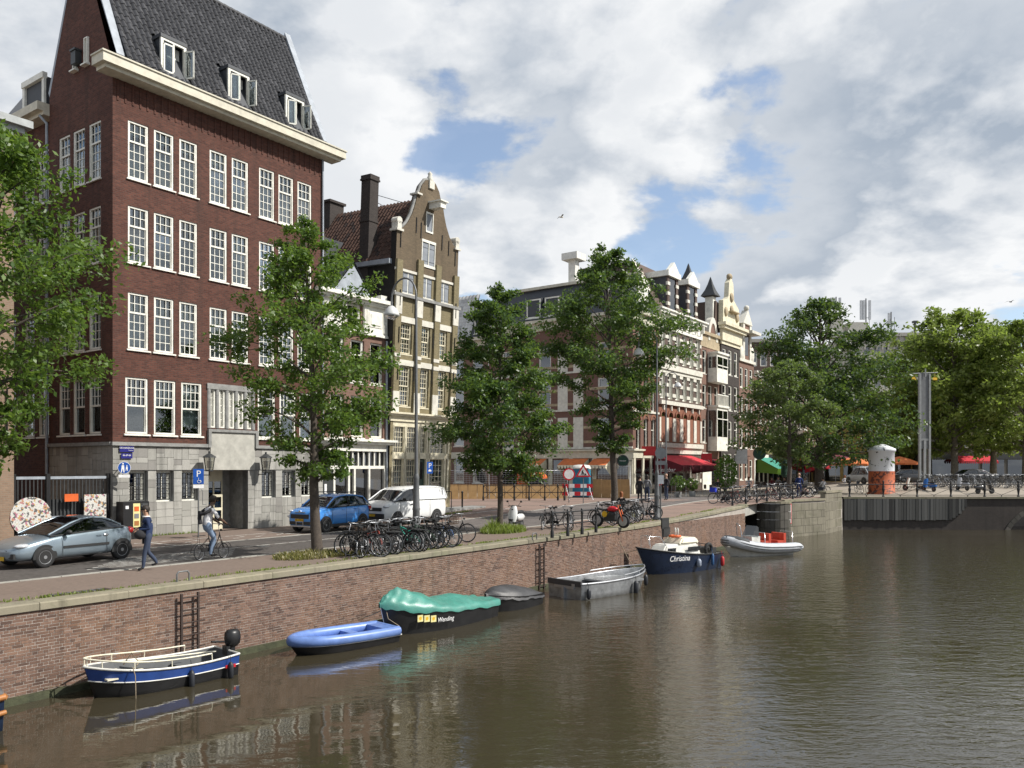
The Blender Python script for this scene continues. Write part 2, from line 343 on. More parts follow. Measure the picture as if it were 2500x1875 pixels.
piecemat('pantile_dark', (0.040, 0.040, 0.043), (0.056, 0.056, 0.060), (0.075, 0.075, 0.08), rough=0.38)
piecemat('pantile_brown', (0.055, 0.032, 0.024), (0.10, 0.055, 0.04), (0.03, 0.022, 0.02), rough=0.75)
piecemat('slate_pale', (0.50, 0.50, 0.49), (0.62, 0.62, 0.60), (0.40, 0.40, 0.40))
piecemat('ashlar', (0.30, 0.295, 0.27), (0.42, 0.41, 0.38), (0.25, 0.24, 0.225), moss=((0.16, 0.155, 0.14), 0.5))
piecemat('coping', (0.22, 0.20, 0.15), (0.29, 0.26, 0.19), moss=((0.12, 0.14, 0.07), 0.7)); piecemat('quay_stone', (0.17, 0.155, 0.12), (0.24, 0.22, 0.17), moss=((0.09, 0.09, 0.055), 0.75))
piecemat('bridge_plank', (0.055, 0.055, 0.052), (0.13, 0.13, 0.125), (0.03, 0.03, 0.03))
piecemat('pier_stone', (0.07, 0.066, 0.058), (0.13, 0.12, 0.105), moss=((0.05, 0.055, 0.035), 0.6))
leafmat('leaf_elm', (0.045, 0.095, 0.022), (0.135, 0.225, 0.040), .45); leafmat('leaf_dark', (0.028, 0.068, 0.022), (0.088, 0.155, 0.040), .42); leafmat('leaf_plane', (0.15, 0.20, 0.045), (0.30, 0.36, 0.09), .5); leafmat('leaf_pale', (0.080, 0.120, 0.045), (0.165, 0.215, 0.085), .42); leafmat('leaf_deep', (0.018, 0.048, 0.018), (0.058, 0.110, 0.032), .36); leafmat('leaf_bright', (0.07, 0.17, 0.02), (0.13, 0.26, 0.03)); leafmat('grass', (0.13, 0.13, 0.045), (0.28, 0.24, 0.09), 0.3)
# ================================================================ ground, road, water, quay
def asphalt():
    brickmat('road_brick', (0.125, 0.110, 0.104), (0.175, 0.154, 0.145), (0.06, 0.055, 0.05), bw=0.2, bh=0.1, ms=0.008, stain=0.6, bumpk=0.12)
    n = NT('water'); w = n.geo('Position')
    a = n.noise(3.2, 3, 0.6, n.scale(w, (0.6, 1.3, 1.0)), 0.6); b = n.noise(0.7, 2, 0.5, n.scale(w, (0.6, 1.2, 1.0)), 0.3); c = n.noise(9.0, 2, 0.5, n.scale(w, (0.6, 1.3, 1.0)))
    wind = n.noise(0.11, 3, 0.6, n.scale(w, (0.8, 0.7, 1.0)))
    sp = n.node('ShaderNodeSeparateXYZ'); n.l.new(w, sp.inputs[0])
    open_ = n.rng(n.math('MULTIPLY_ADD', n.math('SUBTRACT', wind, 0.5), 60.0, sp.outputs[0]), -8.0, 12.0)     # away from the quay the breeze roughens it
    h = n.math('ADD', n.math('MULTIPLY', b, 1.2), n.math('MULTIPLY', n.math('ADD', a, n.math('MULTIPLY', c, 0.3)), n.math('MULTIPLY_ADD', open_, 1.75, 0.13)))
    n.col((0.043, 0.036, 0.022)); n.par(Roughness=0.03, IOR=1.62); n.set(n.p, 'Specular IOR Level', 0.6)
    n.bump(h, 0.5, 0.028)
    n = NT('square_paving'); o = n.mix(n.rng(n.noise(0.6, 6, 0.7), 0.3, 0.7), (0.24, 0.205, 0.165), (0.31, 0.27, 0.22)); n.col(o); n.par(Roughness=0.9)
    n = NT('road_paint'); f = n.noise(4, 6, 0.75); n.col(n.mix(n.rng(f, 0.45, 0.62), (0.60, 0.59, 0.55), (0.20, 0.17, 0.15))); n.par(Roughness=0.8)
    n = NT('mortar'); n.col(n.mix(n.rng(n.noise(2, 6, 0.8), 0.35, 0.65), (0.28, 0.25, 0.22), (0.44, 0.40, 0.36))); n.par(Roughness=0.95)
asphalt()
EDGE = [tuple(XY(-70, 0)), tuple(XY(31.6, 0)), (16.6, 53.8), (18.0, 55.0), (22.3, 58.3), (25.0, 61.9)]
def edge_x(y):
    for (x0, y0), (x1, y1) in zip(EDGE, EDGE[1:]):
        if y <= y1: return x0 + (x1 - x0) * (y - y0) / (y1 - y0)
    return 25.0
mb = MB(); rows = [-32, -10, 5, 20, 34] + [38 + i for i in range(13)] + [50.967, 53.8, 55, 56.5, 58.3, 61.9]
for y0, y1 in zip(rows, rows[1:]):
    mb.quad((-300, y0, ground(y0)), (edge_x(y0), y0, ground(y0)), (edge_x(y1), y1, ground(y1)), (-300, y1, ground(y1)))
g_ = tag(mb.build('pavement', 'paver'), kind='structure')
mb = MB(); mb.add([(-900, 61.9, .55), (900, 61.9, .55), (900, 1800, .55), (-900, 1800, .55)], [(0, 1, 2, 3)])
tag(mb.build('ground', 'square_paving'), kind='structure')
mb = MB(); HX, HYs = [30.5, 35, 130], [63.2, 69, 92, 102]                    # the road humps over the bridge
for (xa, ha), (xb, hb) in (((30.5, 0), (35, 1)), ((35, 1), (130, 1))):
    for (ya, ka), (yb, kb) in (((63.2, 0), (69, 1)), ((69, 1), (92, 1)), ((92, 1), (102, 0))):
        mb.quad((xa, ya, .556 + .55 * ha * ka), (xb, ya, .556 + .55 * hb * ka), (xb, yb, .556 + .55 * hb * kb), (xa, yb, .556 + .55 * ha * kb))
tag(mb.build('bridge_road', 'square_paving'), kind='structure')
def deck(x, y): return .556 + .55 * max(0, min(1, (x - 30.5) / 4.5)) * max(0, min(1, (y - 63.2) / 5.8, (102 - y) / 10))
def strip(name, t0, t1, s0, s1, mat, dz, step=1.0):
    m = MB(); k = max(1, int((s1 - s0) / step))
    for i in range(k):
        a, b = s0 + (s1 - s0) * i / k, s0 + (s1 - s0) * (i + 1) / k
        m.quad(at(a, t0, dz), at(b, t0, dz), at(b, t1, dz), at(a, t1, dz))
    o = m.build(name, mat); tag(o, kind='structure'); return o
strip('road', 3.85, 8.75, -60, 40, 'road_brick', 0.006)
m = MB()
for i in range(-60, 38):                                    # kerb stones between the quayside paving and the road
    a = at(i + .01, 3.72); b = at(i + .99, 3.84)
    for (u, v) in ((3.70, 3.85), (8.75, 8.87)):
        p = [at(i + .01, u), at(i + .99, u), at(i + .99, v), at(i + .01, v)]; q = [x + Vector((0, 0, 0.022)) for x in p]
        m.add(p + q, [(4, 5, 6, 7), (0, 1, 5, 4), (1, 2, 6, 5), (2, 3, 7, 6), (3, 0, 4, 7)])
tag(m.build('kerb', 'concrete'), kind='structure')
def mark(t0, t1, s0, s1, dz=0.011): strip('road_marking', t0, t1, s0, s1, 'road_paint', dz)
mark(10.75, 10.85, -2, 22, 0.006); mark(4.15, 4.23, -30, -9.6); mark(6.45, 6.55, -5.5, 16)
for s in (-1.5, 4.2, 9.8, 15.4): mark(8.9, 10.75, s, s + 0.1, 0.006)
for i in range(7):
    mark(4.55 + i * .28, 4.63 + i * .28, -6.9 + i * 0.30, -2.3 + i * 0.22)
for i in range(16): mark(9.7 + (i % 2) * .35, 9.82 + (i % 2) * .35, -0.6 + i * .52, -0.35 + i * .52, 0.006)
m = MB()
m.quad((-90, -40, WATER), (160, -40, WATER), (160, 66, WATER), (-90, 66, WATER)); tag(m.build('canal_water', 'water'), kind='structure')
m = MB(); m.quad((-90, -40, -4), (160, -40, -4), (160, 66, -4), (-90, 66, -4)); tag(m.build('canal_floor', 'concrete'), kind='structure')
# ---- quay wall: every brick is a piece; the 300 that show largest are parts, the rest one mesh
quay = empty('quay_wall', at(0, 0), TH, 'long brown brick quay wall with sandstone coping along the canal', 'wall')
def ql(s, t, z): return (s, t, z)
m = MB()
ks = [-40, -20, 0, 10] + [14 + i for i in range(18)] + [31.6]
for a, b in zip(ks, ks[1:]):
    za, zb = ground(XY(a, 0).y) - .13, ground(XY(b, 0).y) - .13
    m.quad((a, 0.003, -3), (b, 0.003, -3), (b, 0.003, zb), (a, 0.003, za))
m.build('backing', 'mortar', quay)
BL, BH, J = 0.206, 0.052, 0.012
bm_b = MB(); bm_b.box(0, BL, -0.004, 0.03, 0, BH); brick_me = bm_b.mesh('brick', 'wall_brick')
bm_h = MB(); bm_h.box(0, 0.097, -0.004, 0.03, 0, BH); half_me = bm_h.mesh('brick', 'wall_brick')
rest = MB(); cand = []
for r in range(31):
    z = -2.06 + r * (BH + J)
    s = -15.0 + (0.0 if r % 2 else -0.054) + (.11 if r % 4 > 1 else 0)
    while s < 31.5:
        hdr = (r % 2 == 0)
        L = 0.097 if hdr and rnd.random() < .85 else BL
        if z + BH < ground(XY(s, 0).y) - 0.135: cand.append((s, z, L))
        s += L + J
vis = [c for c in cand if -9.9 < c[0] < -7.4 and c[1] > -1.0]
vis.sort(key=lambda c: c[0]); chosen = set(vis[:300])
for c in cand:
    jt = rnd.uniform(-.003, .004)
    if c in chosen: child('brick', brick_me if c[2] > .15 else half_me, quay, (c[0], jt, c[1]))
    else:
        b0 = len(rest.v); rest.add([(c[0], jt-.004, c[1]), (c[0]+c[2], jt-.004, c[1]), (c[0]+c[2], jt-.004, c[1]+BH), (c[0], jt-.004, c[1]+BH), (c[0], .014, c[1]), (c[0]+c[2], .014, c[1]), (c[0]+c[2], .014, c[1]+BH), (c[0], .014, c[1]+BH)],
             [(0, 1, 2, 3), (0, 4, 5, 1), (1, 5, 6, 2), (2, 6, 7, 3), (3, 7, 4, 0)])
tag(rest.build('brickwork', 'wall_brick', quay), kind='stuff')
s = -24.0
while s < 31.4:                                              # coping stones
    L = rnd.choice((1.55, 1.7, 1.9, 2.05)); e = min(s + L, 31.6)
    m = MB(); za, zb = ground(XY(s, 0).y), ground(XY(e, 0).y); j = rnd.uniform(-.006, .006)
    vs = [(s+.006, -.055+j, za-.135), (e-.006, -.055+j, zb-.135), (e-.006, .46, zb-.135), (s+.006, .46, za-.135), (s+.006, -.055+j, za-.005), (e-.006, -.055+j, zb-.005), (e-.006, .46, zb+.02), (s+.006, .46, za+.02), (s+.006, -.02+j, za+.02), (e-.006, -.02+j, zb+.02)]
    m.add(vs, [(0, 3, 2, 1), (4, 5, 9, 8), (8, 9, 6, 7), (0, 1, 5, 4), (1, 2, 6, 9, 5), (3, 0, 4, 8, 7)])
    m.build('coping_stone', 'coping', quay); s = e
m = MB(); m.box(-24, 31.6, -.10, .02, -3, WATER + .15); m.build('footing', 'algae', quay)
# ---- culvert, rounded pier and stone wall at the end of the quay
pier = empty('culvert_pier', (0, 0, 0), 0, 'dark stone pier and culvert mouth at the end of the quay', 'pier')
def lay(path, z0, z1, hcourse, lstone, mat, depth, name, parent, jit=.012):
    for (x0, y0), (x1, y1) in path:
        v = Vector((x1 - x0, y1 - y0)); L = v.length; ang = math.atan2(v.y, v.x); nr = max(1, round((z1 - z0) / hcourse)); h = (z1 - z0) / nr
        for r in range(nr):
            k = max(1, round(L / lstone)); off = (lstone * .5 if r % 2 else 0); cuts = [0] + [min(L, max(0, off + i * L / k)) for i in range(k + 1)] + [L]; cuts = sorted(set(round(c, 3) for c in cuts))
            for a, b in zip(cuts, cuts[1:]):
                if b - a < .06: continue
                m = MB(); j = rnd.uniform(0, jit); m.box(a + .012, b - .012, -j, depth, 0.012, h - .012)
                child(name, m.mesh(name, mat), parent, (x0, y0, z0 + r * h), (0, 0, ang))
qe = XY(31.6, 0)
m = MB()
def vwall(mm, a, b, z0, z1, back=.0, off=.03):
    v = (Vector(b) - Vector(a)); nn = Vector((-v.y, v.x)).normalized() * off
    mm.quad((a[0]+nn.x, a[1]+nn.y, z0), (b[0]+nn.x, b[1]+nn.y, z0), (b[0]+nn.x, b[1]+nn.y, z1), (a[0]+nn.x, a[1]+nn.y, z1))
vwall(m, (18.0, 55.0), (22.3, 58.3), -3, .42); vwall(m, (22.3, 58.3), (25.2, 62.2), -3, .42)
m.build('wall_backing', 'mortar', pier)
arc = [(16.45 + 1.1 + 1.25 * math.cos(a), 54.65 + 0.55 + 1.25 * math.sin(a)) for a in [R(200 + 15 * i) for i in range(9)]]
lay([(a, b) for a, b in zip(arc, arc[1:])], -2.3, .36, .52, .9, 'pier_stone', .3, 'pier_stone', pier, .03)
lay([((18.35, 55.25), (22.3, 58.3))], -2.3, .30, .52, 1.0, 'quay_stone', .2, 'wall_stone', pier, .01)
lay([((22.3, 58.3), (24.9, 61.85))], -2.3, .9, .64, 1.2, 'quay_stone', .35, 'wall_stone', pier, .01)
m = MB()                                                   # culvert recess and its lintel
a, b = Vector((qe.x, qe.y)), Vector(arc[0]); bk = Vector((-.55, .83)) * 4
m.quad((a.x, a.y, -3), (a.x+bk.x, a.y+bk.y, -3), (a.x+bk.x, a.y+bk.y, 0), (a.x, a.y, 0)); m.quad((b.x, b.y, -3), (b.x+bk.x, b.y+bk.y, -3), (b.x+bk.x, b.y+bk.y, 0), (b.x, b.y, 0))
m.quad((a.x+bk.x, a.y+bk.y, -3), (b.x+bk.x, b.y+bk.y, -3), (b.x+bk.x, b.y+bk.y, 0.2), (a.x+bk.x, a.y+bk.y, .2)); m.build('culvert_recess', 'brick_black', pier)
ang = math.atan2(b.y - a.y, b.x - a.x); L = (b - a).length
m = MB(); m.box(0, L, 0, .5, -.32, .22); child('lintel', m.mesh('lintel', 'concrete'), pier, (a.x, a.y, .05), (0, 0, ang))
def cope(path, z, w=.55, h=.14, name='coping_stone', parent=pier):
    for (x0, y0), (x1, y1) in path:
        v = Vector((x1 - x0, y1 - y0)); k = max(1, round(v.length / 1.5)); ang = math.atan2(v.y, v.x)
        for i in range(k):
            m = MB(); m.box(.005, v.length / k - .005, -.06, w, 0, h); p = Vector((x0, y0)) + v * (i / k); child(name, m.mesh(name, 'coping'), parent, (p.x, p.y, z), (0, 0, ang))
cope([(tuple(a), tuple(b))], .30); cope([(p, q) for p, q in zip(arc[:-1], arc[1:])], .37, .5); cope([((18.35, 55.25), (22.3, 58.3))], .43); cope([((22.3, 58.3), (24.9, 61.85))], .92, .5)
m = MB(); m.box(0, .45, -.02, .0, 0, 1.35); m.box(.06, .39, -.03, -.02, .06, 1.29, 1); o = child('mooring_sign', m.mesh('mooring_sign', ['sign_red', 'sign_white']), None, (18.62, 55.40, -1.05), (0, 0, math.atan2(3.3, 4.3)))
tag(o, 'tall narrow red-bordered white notice on the stone wall by the culvert', 'sign')
# ---- bridge
br = empty('bridge', (25.05, 62.0, 0), 0, 'low dark brick bridge clad with upright planks and a round arch', 'bridge')
ac, az, ar = 15.25, -3.47, 3.0
poly = [(0, -3), (0, .40), (40, .40), (40, -3)]
poly += [(ac + ar * math.cos(R(a)), az + ar * math.sin(R(a))) for a in range(12, 169, 6)]
m = MB(); m.prism(poly, 0.0, 12.0); m.build('wall', 'brick_bridge', br); m = MB(); m.box(ac - 3.2, ac + 3.2, 11.9, 12.1, -3, 0); m.build('tunnel_light_block', 'brick_black', br)  # added dark wall behind the arch, shuts out sky so the opening darkens
for i in range(24):
    a0, a1 = R(3 + i * 7.25), R(3 + (i + 1) * 7.25 - .5); m = MB()
    m.prism([(ac + r * math.cos(a), az + r * math.sin(a)) for r, a in ((ar, a0), (ar + .36, a0), (ar + .36, a1), (ar, a1))], -.05, .2); m.build('arch_stone', 'pier_stone', br)
m = MB(); m.box(0, 40, -.12, .5, .40, .545); m.build('deck_edge', 'coping', br)
x = .06; i = 0
while x < 9.25:
    w = rnd.uniform(.19, .27); zb = -1.22 + max(0, (x - 7.6)) ** 2 * .42; m = MB(); j = rnd.uniform(0, .04)
    m.box(x, x + w - .02, -.10 - j, -.003, zb + rnd.uniform(-.03, .03), .385); m.build('plank', 'bridge_plank', br); x += w
rail = empty('bridge_railing', (25.05, 62.0, .545), 0, 'black iron railing with turned posts along the bridge edge', 'railing')
m = MB(); m.lathe([(.10, 0), (.10, .06), (.05, .1), (.07, .3), (.11, .55), (.11, .62), (.06, .68), (.085, .75), (.085, .85), (.04, .92), (.055, .97), (.06, 1.02), (.05, 1.06), (.075, 1.12), (.06, 1.2), (.0, 1.24)], 8); post_me = m.mesh('post', 'black_paint')
for i in range(8): child('post', post_me, rail, (.55 + i * 2.56, .12, 0))
m = MB(); m.tube([(-.3, .12, .93), (20, .12, .93)], .035); m.build('top_rail', 'black_paint', rail)
m = MB(); m.tube([(-.3, .12, .12), (20, .12, .12)], .025); m.build('bottom_rail', 'black_paint', rail)
for i in range(8):
    m = MB(); x = .55 + i * 2.56
    m.tube([(x + .1, .12, .6), (x + 1.28, .12, .13)], .016, 5); m.tube([(x + 2.46, .12, .6), (x + 1.28, .12, .13)], .016, 5); m.tube([(x + 1.28, .12, 0), (x + 1.28, .12, .14)], .03, 6); m.build('brace', 'black_paint', rail)
# ================================================================ buildings
# local frame of a house: x along the facade, y inwards, z above sea of the street; facade plane y = 0, facing the canal
FRONT = (0.0, 0.0, 0.0)
def fpt(fr, x, y): c, s = math.cos(fr[2]), math.sin(fr[2]); return (fr[0] + c * x - s * y, fr[1] + s * x + c * y)
def put(par, name, me, fr, x, z, y=0.0, sc=None):
    p = fpt(fr, x, y); return child(name, me, par, (p[0], p[1], z), (0, 0, fr[2]), sc)
def wall(mb, x0, x1, z0, z1, ops=(), fr=FRONT, depth=.18, m=0, mr=None, y=0.0):
    X = sorted({x0, x1, *[v for o in ops for v in (o[0], o[1])]}); Z = sorted({z0, z1, *[v for o in ops for v in (o[2], o[3])]})
    X = [v for v in X if x0 - 1e-6 <= v <= x1 + 1e-6]; Z = [v for v in Z if z0 - 1e-6 <= v <= z1 + 1e-6]
    P = lambda x, yy, z: (*fpt(fr, x, yy), z)
    for a, b in zip(X, X[1:]):
        for c, d in zip(Z, Z[1:]):
            cx, cz = (a + b) / 2, (c + d) / 2
            if any(o[0] < cx < o[1] and o[2] < cz < o[3] for o in ops): continue
            mb.quad(P(a, y, c), P(b, y, c), P(b, y, d), P(a, y, d), m)
    mr = m if mr is None else mr
    for a, b, c, d in [o[:4] for o in ops]:
        for q in (((a, c), (a, d)), ((a, d), (b, d)), ((b, d), (b, c)), ((b, c), (a, c))):
            mb.quad(P(q[0][0], y, q[0][1]), P(q[1][0], y, q[1][1]), P(q[1][0], y + depth, q[1][1]), P(q[0][0], y + depth, q[0][1]), mr)
def fbox(mb, fr, x0, x1, y0, y1, z0, z1, m=0):
    k = len(mb.v); mb.box(x0, x1, y0, y1, z0, z1, m)
    mb.v[k:] = [(*fpt(fr, v[0], v[1]), v[2]) for v in mb.v[k:]]
    return mb
WC = {}
def win_meshes(w, h, cols, rt, rb, split, fw, fm, glass, mt=.026):
    key = (round(w, 2), round(h, 2), cols, rt, rb, round(split, 2), fw, fm, glass)
    if key in WC: return WC[key]
    m = MB(); d0, d1 = .035, .17
    m.box(0, fw, d0, d1, 0, h); m.box(w - fw, w, d0, d1, 0, h); m.box(fw, w - fw, d0, d1, h - fw, h); m.box(fw, w - fw, d0 - .01, d1, 0, fw)
    zs = h * (1 - split); iw = w - 2 * fw
    if rt: m.box(fw, w - fw, d0 + .025, d1 - .02, zs - .035, zs + .035)
    for (za, zb, rows, y) in ((zs + .035, h - fw, rt, .075), (fw, zs - .035 if rt else h - fw, rb, .11)):
        if rows <= 0: continue
        sf = fw * .5
        m.box(fw, fw + sf, y - .02, y + .03, za, zb); m.box(w - fw - sf, w - fw, y - .02, y + .03, za, zb)
        for c in range(1, cols if rows > 1 or not rt or rt == 1 else 1): x = fw + iw * c / cols; m.box(x - mt / 2, x + mt / 2, y - .012, y + .02, za, zb)
        for r in range(1, rows): z = za + (zb - za) * r / rows; m.box(fw + sf, w - fw - sf, y - .010, y + .018, z - mt / 2, z + mt / 2)
    f = m.mesh('window', fm)
    g = MB(); g.box(fw * .9, w - fw * .9, .118, .124, fw * .9, h - fw * .9); pane = g.mesh('pane', glass)
    s = MB(); s.add([(-.07, -.07, -.085), (w + .07, -.07, -.085), (w + .07, .15, -.085), (-.07, .15, -.085), (-.07, -.07, -.03), (w + .07, -.07, -.03), (w + .07, .15, .02), (-.07, .15, .02)], [(0, 3, 2, 1), (4, 5, 6, 7), (0, 1, 5, 4), (1, 2, 6, 5), (2, 3, 7, 6), (3, 0, 4, 7)])
    sill = s.mesh('sill', fm)
    WC[key] = (f, pane, sill); return WC[key]
def curtain_mesh(w, h, za, zb, mat, folds=9):
    key = ('c', round(w, 2), round(h, 2), round(za, 2), round(zb, 2), mat, folds)
    if key in WC: return WC[key]
    m = MB(); n = folds * 4
    for i in range(n):
        a, b = i / n, (i + 1) / n; ya, yb = .30 + .035 * math.sin(a * folds * 6.28), .30 + .035 * math.sin(b * folds * 6.28)
        m.add([(a * w, ya, za), (b * w, yb, za), (b * w, yb, zb), (a * w, ya, zb)], [(0, 1, 2, 3)], 0, True)
    WC[key] = m.mesh('curtain', mat); return WC[key]
def window(par, x, z, w, h, cols=3, rt=2, rb=4, split=.35, fr=FRONT, fw=.075, fm='white_paint', glass='glass', cur=None, sill=True, name='window', y=0.0):
    f, pane, sl = win_meshes(w, h, cols, rt, rb, split, fw, fm, glass)
    o = put(par, name, f, fr, x, z, y); child('pane', pane, o)
    if sill: child('sill', sl, o)
    if cur:
        za, zb, mt, fo = cur
        child('curtain', curtain_mesh(w, h, za * h + .02, zb * h - .02, mt, fo), o)
    return o
def ops_of(wins): return [(a, a + w, z, z + h) for (a, z, w, h) in wins]
def shell(par, W, Dp, z0, z1, mat, ops=(), roof=True, name='wall', sides=True, depth=.18, mr=None):
    m = MB(); wall(m, 0, W, z0, z1, ops, depth=depth, mr=mr)
    if sides:
        m.quad((0, 0, z0), (0, Dp, z0), (0, Dp, z1), (0, 0, z1)); m.quad((W, 0, z0), (W, Dp, z0), (W, Dp, z1), (W, 0, z1))
    m.quad((0, Dp, z0), (W, Dp, z0), (W, Dp, z1), (0, Dp, z1))
    if roof: m.quad((0, 0, z1 - .01), (W, 0, z1 - .01), (W, Dp, z1 - .01), (0, Dp, z1 - .01))
    return m.build(name, mat, par)
def moulding(par, fr, x0, x1, z, prof, mat, name='cornice', ends=True):       # stepped cornice; prof = (z offset from, to, projection)
    m = MB()
    for a, b, pr in prof: fbox(m, fr, x0 - pr * ends, x1 + pr * ends, -pr, .04, z + a, z + b)
    return m.build(name, mat, par)
TF = 13.45
# ---------------------------------------------------------------- the tall dark brown corner building
sB0, sB1 = FS(275, TF), FS(788, TF); WB = sB1 - sB0; DB = FU(121, sB0) - TF
bB = empty('corner_building', (*XY(sB0, TF), 0), TH, 'tall dark brown brick corner building with steep tiled roof and three dormers', 'building')
def bx(px): return FS(px, TF) - sB0
def bz(py, px=312): return ZZ(py, FS(px, TF), TF)
colsB = [(312.5, 362.7), (376, 424.4), (438, 482), (512, 554.4), (566, 606.5), (632.7, 670), (680, 716.4), (726.5, 760.8)]
rowsB = [(bz(432), bz(291)), (bz(638), bz(500)), (bz(850), bz(712))]
ZS, ZCOR, ZRIDGE, ZST = bz(1062), 18.0, 24.6, bz(1088)
winsB = [(bx(a), r[0], bx(b) - bx(a), r[1] - r[0]) for r in rowsB for a, b in colsB]
gcols = [(306, 361.6), (376, 429), (442.5, 493), (629.5, 672), (682.6, 722), (731, 764)]
zg0, zg1 = bz(1058), bz(920)
winsG = [(bx(a), zg0, bx(b) - bx(a), zg1 - zg0) for a, b in gcols]
cen = (bx(507), bx(621), bz(1036), bz(918))
m = MB(); wall(m, 0, WB, ZST, ZCOR + .5, ops_of(winsB + winsG) + [cen], depth=.17)
colL = [(143.5, 171), (178, 207), (216.5, 246)]
colL = [(FU(b, sB0) - TF, FU(a, sB0) - TF) for a, b in colL]          # (near y, far y)
FL = (0.0, DB, -math.pi / 2)
winsL = []
for (r0, r1) in rowsB + [(zg0, zg1)]:
    for ya, yb in colL: winsL.append((DB - yb, r0, yb - ya, r1 - r0))
slit = [(DB - 2.05, ZZ(158, sB0, TF + 2), .28, 1.05), (DB - 2.95, ZZ(175, sB0, TF + 3), .28, .8)]
wall(m, 0, DB, ZST, ZCOR + .5, ops_of(winsL), fr=FL, depth=.17)
wall(m, 0, DB, ZCOR + .5, ZRIDGE + .2, [], fr=FL) if False else None
yr = DB / 2
m.add([(0, 0, ZCOR + .5), (0, DB, ZCOR + .5), (0, yr, ZRIDGE)], [(0, 1, 2)]); m.add([(WB, 0, ZCOR + .5), (WB, DB, ZCOR + .5), (WB, yr, ZRIDGE)], [(0, 1, 2)])
m.quad((WB, 0, 0), (WB, DB, 0), (WB, DB, ZCOR + .5), (WB, 0, ZCOR + .5)); m.quad((0, DB, 0), (WB, DB, 0), (WB, DB, ZCOR + .5), (0, DB, ZCOR + .5))
m.quad((0, DB, ZCOR + .5), (WB, DB, ZCOR + .5), (WB, yr, ZRIDGE), (0, yr, ZRIDGE))
m.build('wall', 'brick_brown', bB)
m = MB()
for i in range(34):                                            # vertical brick ribs under the eaves
    x = .2 + i * (WB - .4) / 33; m.box(x - .035, x + .035, -.03, .01, ZCOR - .85, ZCOR - .02)
for i in range(30): pass
m.build('eaves_rib', 'brick_brown', bB)
curs = {0: (.0, 1.0, 'curtain', 9), 1: (.0, 1.0, 'dark_curtain', 7), 2: (.3, 1.0, 'blind', 8)}
for i, (x, z, w, h) in enumerate(winsB):
    r, c = divmod(i, 8)
    cu = (0, rnd.uniform(.55, .66), 'curtain', rnd.choice((6, 8, 10))) if r == 0 else ((0, rnd.choice((1, 1, .6)), rnd.choice(('dark_curtain', 'dark_curtain', 'curtain')), 5) if r == 1 else (((.24 if c in (1, 2, 4) else rnd.uniform(.03, .1)), 1, 'blind', 9)))
    o = window(bB, x, z, w, h, cur=cu)
    if r == 0: child('blind', curtain_mesh(w, h, h * .72 + rnd.random() * .2, h - .02, 'blind', 2), o)
for i, (x, z, w, h) in enumerate(winsG): window(bB, x, z, w, h, cols=4, rt=3, rb=1, split=.5, cur=(.55, 1, 'blind', 6) if i in (1,) else ((.16, 1, 'blind', 3) if i in (2, 3) else None))
for i, (x, z, w, h) in enumerate(winsL):
    if i < 9: window(bB, x, z, w, h, fr=FL, cur=(0, 1, 'curtain', 6))
    else: window(bB, x, z, w, h, cols=3, rt=3, rb=1, split=.5, fr=FL, cur=(.1, 1, 'curtain', 3))
for (x, z, w, h) in slit: window(bB, x, z, w, h, cols=1, rt=0, rb=1, fr=FL, fw=.05, glass='glass_dark', y=-.12)
m = MB(); fbox(m, FL, DB - 2.72, DB - 2.36, -.26, .02, slit[0][1] + .1, slit[0][1] + .62); fbox(m, FL, DB - 2.75, DB - 2.33, -.3, .02, slit[0][1] + .62, slit[0][1] + .7); m.build('wall_vent', 'dark_paint', bB)
cw = (cen[1] - cen[0]); m = MB()                              # stone frame with five slender windows above the entrance
m.box(cen[0] - .05, cen[1] + .05, -.06, .12, cen[3] - .22, cen[3] + .02)
for i in range(6):
    x = cen[0] + i * cw / 5; m.lathe([(.10, 0), (.10, cen[3] - cen[2] - .2)], 8, c=(min(max(x, cen[0] + .06), cen[1] - .06), .04, cen[2]))
m.build('stone_frame', 'stone_grey', bB)
for i in range(5): window(bB, cen[0] + i * cw / 5 + .1, cen[2] + .02, cw / 5 - .2, cen[3] - cen[2] - .24, cols=2, rt=0, rb=5, fw=.06, sill=False)
moulding(bB, FRONT, 0, WB, ZCOR, ((-.02, .12, .62), (.12, .46, .80), (.46, .52, .85)), 'gutter_cream', 'gutter')
# stone base: moulding, panel, pieces of ashlar
dx0, dx1, zd = bx(509), bx(583), bz(1148)
px0, px1, zp = bx(513), bx(621), bz(1046)
m = MB(); m.box(-.06, px0, -.10, .05, ZST, ZST + .14); m.box(px1, WB, -.10, .05, ZST, ZST + .14); m.box(px0 - .14, px0, -.12, .05, ZST, zp + .12); m.box(px1, px1 + .14, -.12, .05, ZST, zp + .12); m.box(px0, px1, -.12, .05, zp, zp + .12)
m.box(-.10, .05, .05, DB, ZST, ZST + .14)
m.build('stone_moulding', 'stone_grey', bB)
m = MB(); m.box(px0, px1, -.045, .03, zd, zp); m.build('door_panel', 'stucco', bB)
sw = [(315, 361), (381.5, 424), (444, 485), (639, 673), (689, 721), (735.6, 767)]
zs0, zs1 = bz(1228), bz(1150)
smw = [(bx(a), bx(b), zs0, zs1) for a, b in sw]; door = (dx0, px1 - .35, 0.0, zd)
m = MB(); wall(m, 0, WB, 0, ZST, smw + [door], depth=.34, y=.03, mr=0); wall(m, 0, DB, 0, ZST, [], fr=FL, y=.03); m.build('base_wall', 'stone_grey', bB)
